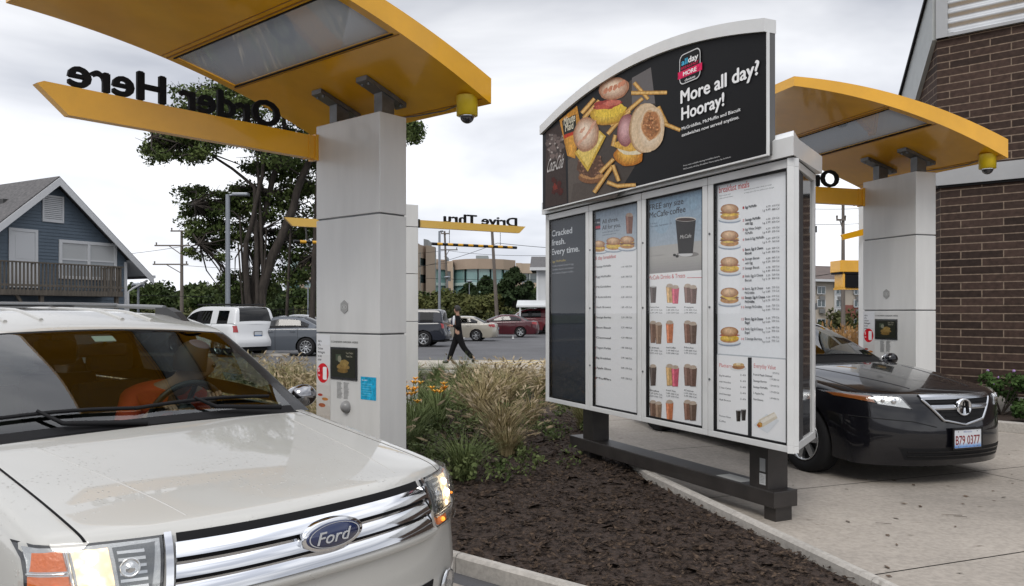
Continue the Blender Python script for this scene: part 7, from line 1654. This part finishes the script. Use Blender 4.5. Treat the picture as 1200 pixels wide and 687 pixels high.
def tree(px, d, ytop, w, kind, label, seed, px_w=None):
    """round or conical background tree; w half width in metres"""
    rg = np.random.default_rng(seed); p = at(px, d); zt = H+(366-ytop)/F*d; nm = 'conifer_tree' if kind == 'c' else 'leafy_tree'; root = empty(nm, tuple(p)); tag(root, label, 'tree', 'trees in the far belt')
    cs = []; R = []
    n = 46
    for i in range(n):
        if kind == 'c':
            t = rg.random()**.8; z = zt*(.06+.90*t); rad = w*(1-t)**.75*rg.uniform(.5,1); g = rg.uniform(0,6.28); cs.append((rad*math.cos(g), rad*math.sin(g), z)); R.append(w*.30*(1.1-t*.75))
        else:
            g = rg.uniform(0,6.28); u_ = rg.uniform(-1,1); rr = rg.uniform(.55,.95); cz = zt*.56; hz = zt*.40; cs.append((w*rr*math.sqrt(1-u_*u_)*math.cos(g), w*rr*math.sqrt(1-u_*u_)*math.sin(g), cz+hz*u_*rr)); R.append(w*rg.uniform(.22,.42))
    R = np.array(R); cs = np.array(cs); q = ico_leaves(cs, R, 150, max(.09, .0026*d), rg, .85, .2)
    ms = {'c': leafmat('conifer_leaf', (.014,.026,.010), (.035,.055,.020), .5), 'g': leafmat('mid_leaf', (.030,.050,.014), (.075,.095,.030), .4), 'o': leafmat('olive_leaf', (.055,.065,.018), (.115,.115,.040), .4), 'd': leafmat('dark_leaf', (.018,.032,.010), (.048,.066,.022), .5)}
    link('crown', fastmesh('crown', q, 4), ms[kind], root)
    m = MB(); m.tube([(0,0,0),(.05,0,zt*.4),(0,0,zt*.8)], [w*.09+.05,w*.06+.03,.03], 8)
    for i in range(5): c_ = Vector(cs[i*7]); m.tube([(0,0,zt*.3), Vector((0,0,zt*.45)).lerp(c_,.5), c_], [.06,.04,.015], 5)
    m.build('trunk', BARKM, root)
T_ = [(150,95,338,3.6,'g','yellow green tree beside the blue house eave'),(176,100,332,3.8,'d','dark tree right of the blue house'),(196,104,340,3.4,'o','olive tree left of the wooden pole'),(228,96,331,3.4,'d','dark rounded tree between the wooden pole and the street lamp'),(248,90,336,3.2,'g','green tree just left of the tall street lamp'),
      (263,82,334,2.2,'c','conifer directly behind the tall street lamp'),(282,70,336,3.0,'d','dark tree directly behind the maple trunks'),(300,64,340,2.8,'d','dark bushy tree right of the maple trunks'),(322,78,331,2.4,'c','conifer between the maple and the glass office'),(340,88,343,2.6,'o','low olive tree below the glass office'),(357,74,338,2.4,'g','green tree at the left edge of the order post'),
      (466,82,346,3.0,'o','olive tree behind the gateway post'),(500,84,347,3.0,'g','low green tree right of the gateway post'),(519,78,343,2.8,'o','olive bushy tree behind the black suv'),(538,74,345,2.4,'o','low olive tree above the walking man'),(549,80,332,2.6,'c','dark conifer left of the two middle evergreens'),(569,84,324,2.9,'c','dark conifer in front of the curved office glass'),(560,70,346,2.4,'o','pale olive bush tree above the beige sedan'),
      (603,72,313,3.2,'c','biggest dark evergreen right of the leaning pole'),(620,76,330,2.4,'c','narrow evergreen beside the biggest one'),(632,82,336,2.4,'g','green tree beside the pale sided house'),(586,78,336,2.2,'c','dark evergreen just left of the leaning pole'),(654,90,330,3.5,'d','dark tree behind the menu board left end'),
      (950,88,330,3.4,'g','green tree beside the motel'),(1035,98,322,4,'d','dark tree behind the right order post'),(120,110,334,4,'d','dark tree behind the blue house'),(420,95,336,4,'g','green tree hidden behind the order post'),(-20,95,335,4,'g','green tree at the far left behind the house')]
for i, (px, d, yt, w, kd, lb) in enumerate(T_): tree(px, d, yt, w, kd, lb, 100+i)
# hedge mass under the belt: far-off growth that reads as one mass
rg = np.random.default_rng(9); cs = []; R = []
for _ in range(520):
    x = rg.uniform(-52,40); y = rg.uniform(66,72); cs.append((x,y,rg.uniform(.2,1.55))); R.append(rg.uniform(.5,1.0))
q = ico_leaves(np.array(cs), np.array(R), 90, .17, rg, .8); tag(link('shrub_mass', fastmesh('shrub', q, 4), leafmat('belt_leaf', (.030,.040,.014), (.085,.085,.035), .25)), 'low tangled green shrubbery along the far side of the car park', 'shrubs', kind='stuff')
# ornamental grass clumps
def blades(rg, n, h, spread, w, droop, heads=0, headm=None):
    V = []; U = []
    for i in range(n):
        g = rg.uniform(0,6.283); r0 = rg.random()*spread*.25; o = np.array([r0*math.cos(g), r0*math.sin(g), 0]); g2 = g+rg.normal()*.5; hh = h*rg.uniform(.55,1.05); out = spread*rg.uniform(.3,1.1); dr = droop*rg.uniform(.4,1.4)
        d = np.array([math.cos(g2), math.sin(g2), 0]); s_ = np.array([-d[1], d[0], 0]); P = []
        for k in range(5):
            t = k/4; P.append(o+d*out*(t**1.7)+np.array([0,0,hh*(t-dr*.45*t**3)]))
        for k in range(4):
            wa = w*(1-k/4*.85); wb = w*(1-(k+1)/4*.85); V += [P[k]-s_*wa, P[k]+s_*wa, P[k+1]+s_*wb, P[k+1]-s_*wb]
        if i < heads:
            e = P[4]; dd = (P[4]-P[3]); dd = dd/np.linalg.norm(dd); L_ = rg.uniform(.07,.13); a = np.cross(dd, [0,0,1.]); a /= np.linalg.norm(a)+1e-6; b = np.cross(dd, a)
            for (x_, y_) in ((a,b),(b,a)): rr = .012; U += [e-dd*.01, e+dd*L_*.4+x_*rr, e+dd*L_, e+dd*L_*.4-x_*rr]
            for _ in range(5):
                f_ = rg.random()*.9; q_ = e+dd*L_*f_; v_ = rg.normal(size=3); v_ /= np.linalg.norm(v_); U += [q_-dd*.006, q_+v_*.020, q_+v_*.021+dd*.005, q_+dd*.006]
    return np.array(V), np.array(U) if U else None
GM = {'tan': leafmat('grass_tan', (.20,.16,.075), (.36,.29,.16), 5), 'green': leafmat('grass_green', (.075,.105,.035), (.17,.20,.08), 5), 'mix': leafmat('grass_olive', (.14,.135,.055), (.27,.25,.12), 5), 'rust': leafmat('grass_rust', (.30,.16,.06), (.45,.28,.12), 5)}
SEED = mat('seed_head', (.32,.25,.15), .9, col2=(.48,.40,.28), vs=12)
gm_cache = {}
def gclump(kind, var):
    if (kind,var) not in gm_cache:
        rg = np.random.default_rng(50+var+hash(kind)%7*0+len(gm_cache)); h_ = {'tan':.54,'green':.55,'mix':.6,'rust':.95}[kind]; V, U = blades(rg, 260, h_, {'tan':.42,'green':.40,'mix':.45,'rust':.35}[kind], .0042, .55 if kind != 'rust' else .25, {'tan':30,'green':3,'mix':16,'rust':70}[kind])
        root = empty('ornamental_grass', (0,0,-50)); a = link('blades', fastmesh('blades', V, 4), GM[kind], root); b = link('seed_heads', fastmesh('heads', U, 4), SEED if kind != 'rust' else GM['rust'], root)
        b['kind'] = 'stuff'; gm_cache[kind,var] = root; root['_fresh'] = 1
    return gm_cache[kind,var]
def put_clump(kind, var, x, y, s_, label, grp, z=.035):
    r = gclump(kind, var)
    if r.get('_fresh'): del r['_fresh']; o = r
    else: o = copy_tree(r)
    o.location = (x, y, z); o.scale = (s_,s_,s_*random.uniform(.85,1.12)); o.rotation_euler = (0,0,random.uniform(0,6.28)); tag(o, label, 'grass plant', grp, 'thing'); return o
random.seed(21)
def free(x, y): # keep the posts and board feet clear
    if not in_poly(isl_in, x, y): return False
    for (a,b,r) in ((-1.35,7.2,.62),(-1.1,6.9,.5),(-1.75,12.2,.45)):
        if math.hypot(x-a,y-b) < r: return False
    e_ = Vector((.43,-.903)); q_ = Vector((.903,.43)); v = Vector((x-1.945,y-5.5)); s_ = v.dot(e_); t_ = v.dot(q_)
    if -3.8 < s_ < .3 and -.12 < t_ < .9: return False
    return True
pts = []; tries = 0
while len(pts) < 118 and tries < 20000:
    tries += 1; y = random.uniform(6.6, 18.5); x = random.uniform(-9, 2.2)
    if not free(x,y): continue
    if x/y*F > 0 and y < 10: continue
    if x/y*F > -45 and y < 8: continue
    if any(math.hypot(x-a,y-b) < .42+.012*y for a,b in pts): continue
    pts.append((x,y))
lab = {'tan':'tan fountain grass clump with pale seed heads in the island bed','green':'green leafy grass clump in the island bed','mix':'olive green fountain grass clump in the island bed'}
for i, (x,y) in enumerate(pts):
    px = 600+x/y*F
    if px < 420: kd = random.choice(['tan','tan','mix'])
    elif px < 550: kd = random.choice(['green','green','green','mix'])
    else: kd = random.choice(['tan','tan','mix'])
    put_clump(kd, random.randint(0,2), x, y, random.uniform(.8,1.25)*(1.12 if y > 9 else 1), lab[kd], 'grass clumps in the island bed, '+kd+' ones')
for i in range(16):
    t = random.uniform(0,1); p = at(random.uniform(955,1030), random.uniform(16,22)); put_clump('rust', i%3, p.x, p.y, random.uniform(1.0,1.3), 'rusty orange feathery grass clump beyond the black sedan', 'rusty grass clumps', 0.0)
# low green ground cover among the clumps
rg = np.random.default_rng(4); cs = []; R = []
while len(cs) < 700:
    y = rg.uniform(6.9,17.5); x = rg.uniform(-6,1.5)
    if not free(x,y) or (y < 8 and x > .3): continue
    cs.append((x,y,rg.uniform(.04,.22))); R.append(rg.uniform(.08,.22))
q = ico_leaves(np.array(cs), np.array(R), 70, .022, rg, .9); tag(link('ground_cover', fastmesh('cover', q, 4), leafmat('cover_leaf', (.045,.07,.022), (.13,.155,.06), 3)), 'low leafy ground cover between the grasses', 'ground cover', kind='stuff')
# daylilies
def lily(x, y, nfl, label):
    rg = np.random.default_rng(int(abs(x*1000))+7); root = empty('daylily_plant', (x,y,.035)); tag(root, label, 'flower', 'orange daylilies in the bed'); V, _ = blades(rg, 60, .42, .3, .009, .5); link('leaves', fastmesh('leaves', V, 4), GM['green'], root)
    for i in range(nfl):
        g = rg.uniform(0,6.28); top = Vector((.16*math.cos(g)*rg.uniform(.3,1), .16*math.sin(g)*rg.uniform(.3,1), rg.uniform(.46,.60))); m = MB(); m.tube([(0,0,0), top*.6+Vector((0,0,.08)), top], .004, 5); 
        st = m.build('stem', GM['green'], root); m = MB()
        for k in range(6):
            a = 2*math.pi*k/6+g; d = Vector((math.cos(a), math.sin(a), .85)).normalized(); s_ = Vector((-math.sin(a), math.cos(a), 0)); L_ = .085
            m.add([top, top+d*L_*.5+s_*.017, top+d*L_*.95+Vector((0,0,-.010)), top+d*L_*.5-s_*.017], [(0,1,2,3)])
        m.ball(top+Vector((0,0,.01)), .012, 8, 6); m.build('bloom', mat('lily_orange', (.75,.28,.012), .6, col2=(.80,.45,.03), vs=30), st)
for px, d, n_, lb in ((480,10.2,5,'orange daylily beside the foot of the nearest order post'),(484,9.2,4,'low orange daylily below the nearest post edge'),(513,10.4,7,'single bright orange daylily cluster left of the menu board'),(476,11.2,5,'far orange daylily against the gateway post'),(488,10.6,3,'orange daylily between the two posts')):
    p = at(px, d); lily(p.x, p.y, n_, lb)
# shrubs in the bed by the brick wall
def shrub(p, r, h, label, seed, m, fl=False):
    rg = np.random.default_rng(seed); root = empty('leafy_shrub', tuple(p)); tag(root, label, 'shrub', 'shrubs along the brick wall'); cs = []; R = []
    for _ in range(26): g = rg.uniform(0,6.28); rr = r*rg.random()**.5*.8; cs.append((rr*math.cos(g), rr*math.sin(g), h*rg.uniform(.2,.9))); R.append(r*rg.uniform(.2,.35))
    q = ico_leaves(np.array(cs), np.array(R), 60, .032, rg, .8); link('foliage', fastmesh('foliage', q, 4), m, root)
    b = MB()
    for c_ in cs[::2]: b.tube([(0,0,0), tuple(Vector(c_)*.6), c_], [.012,.008,.004], 5)
    b.build('stem', BARKM, root)
    if fl:
        b = MB()
        for c_ in cs[:6]: v = Vector(c_)+Vector((0,0,r*.25)); b.ball(v, .022, 8, 6)
        b.build('bloom', mat('lilac_bloom', (.32,.20,.42), .7), root)
G1 = leafmat('shrub_leaf', (.022,.048,.012), (.07,.12,.035), 4)
for i, (a, b, r, h, fl) in enumerate(((.15,.55,.32,.42,0),(.55,.95,.30,.30,0),(.9,.5,.40,.62,1),(1.35,1.15,.28,.28,0),(1.6,.6,.42,.66,0),(2.2,.8,.42,.55,1),(2.7,1.3,.30,.32,0),(3.2,.7,.45,.6,0),(-.0,.95,.22,.24,0))):
    shrub(K_+fd_*a+nf_*b+Vector((0,0,.09)), r, h, ['small green shrub at the brick corner','low green shrub near the bed kerb','taller lilac flecked shrub against the brick wall','low creeping shrub at the kerb right of the sedan','bushy green shrub against the brick wall','lilac flecked bushy shrub at the right frame edge','low shrub by the kerb at the right frame edge','rounded shrub beyond the right frame edge','tiny shrub at the tip of the bed'][i], 300+i, G1, fl)
# fallen leaves and twigs on the concrete
q = []; rg = np.random.default_rng(12)
for _ in range(90):
    y = rg.uniform(4.2,9.5); x = .55*y+rg.uniform(-1.6,2.6)
    if in_poly(isl, x, y): continue
    a = rg.uniform(0,6.28); l = rg.uniform(.012,.035); w = l*rg.uniform(.25,.6); d = np.array([math.cos(a),math.sin(a),.0])*l; e = np.array([-math.sin(a),math.cos(a),.25])*w; p = np.array([x,y,.018]); q += [p-d,p+e,p+d,p-e]
for (px,py,L_) in ((1035,614,.10),(1115,604,.14),(1010,562,.08),(1125,606,.08)):
    d = F*(H-.015)/(py-HY); p = np.array([(px-600)/F*d, d, .018]); q += [p+np.array([-L_/2,.02,0]), p+np.array([-L_/2,.012,.004]), p+np.array([L_/2,-.03,.006]), p+np.array([L_/2,-.02,.0])]
tag(link('leaf_litter', fastmesh('litter', np.array(q), 4), mat('dry_leaf', (.05,.03,.02), .9, col2=(.12,.08,.05), vs=10)), 'scattered dry leaves and twigs on the concrete drive', 'leaf litter', kind='stuff')
# surrounding ground for other viewpoints: island far kerb side road strip is asphalt (ground)
for o in [o for o in bpy.data.objects if o.type == 'EMPTY' and o.get('_fresh')]:
    for c_ in list(o.children): bpy.data.objects.remove(c_)
    bpy.data.objects.remove(o)
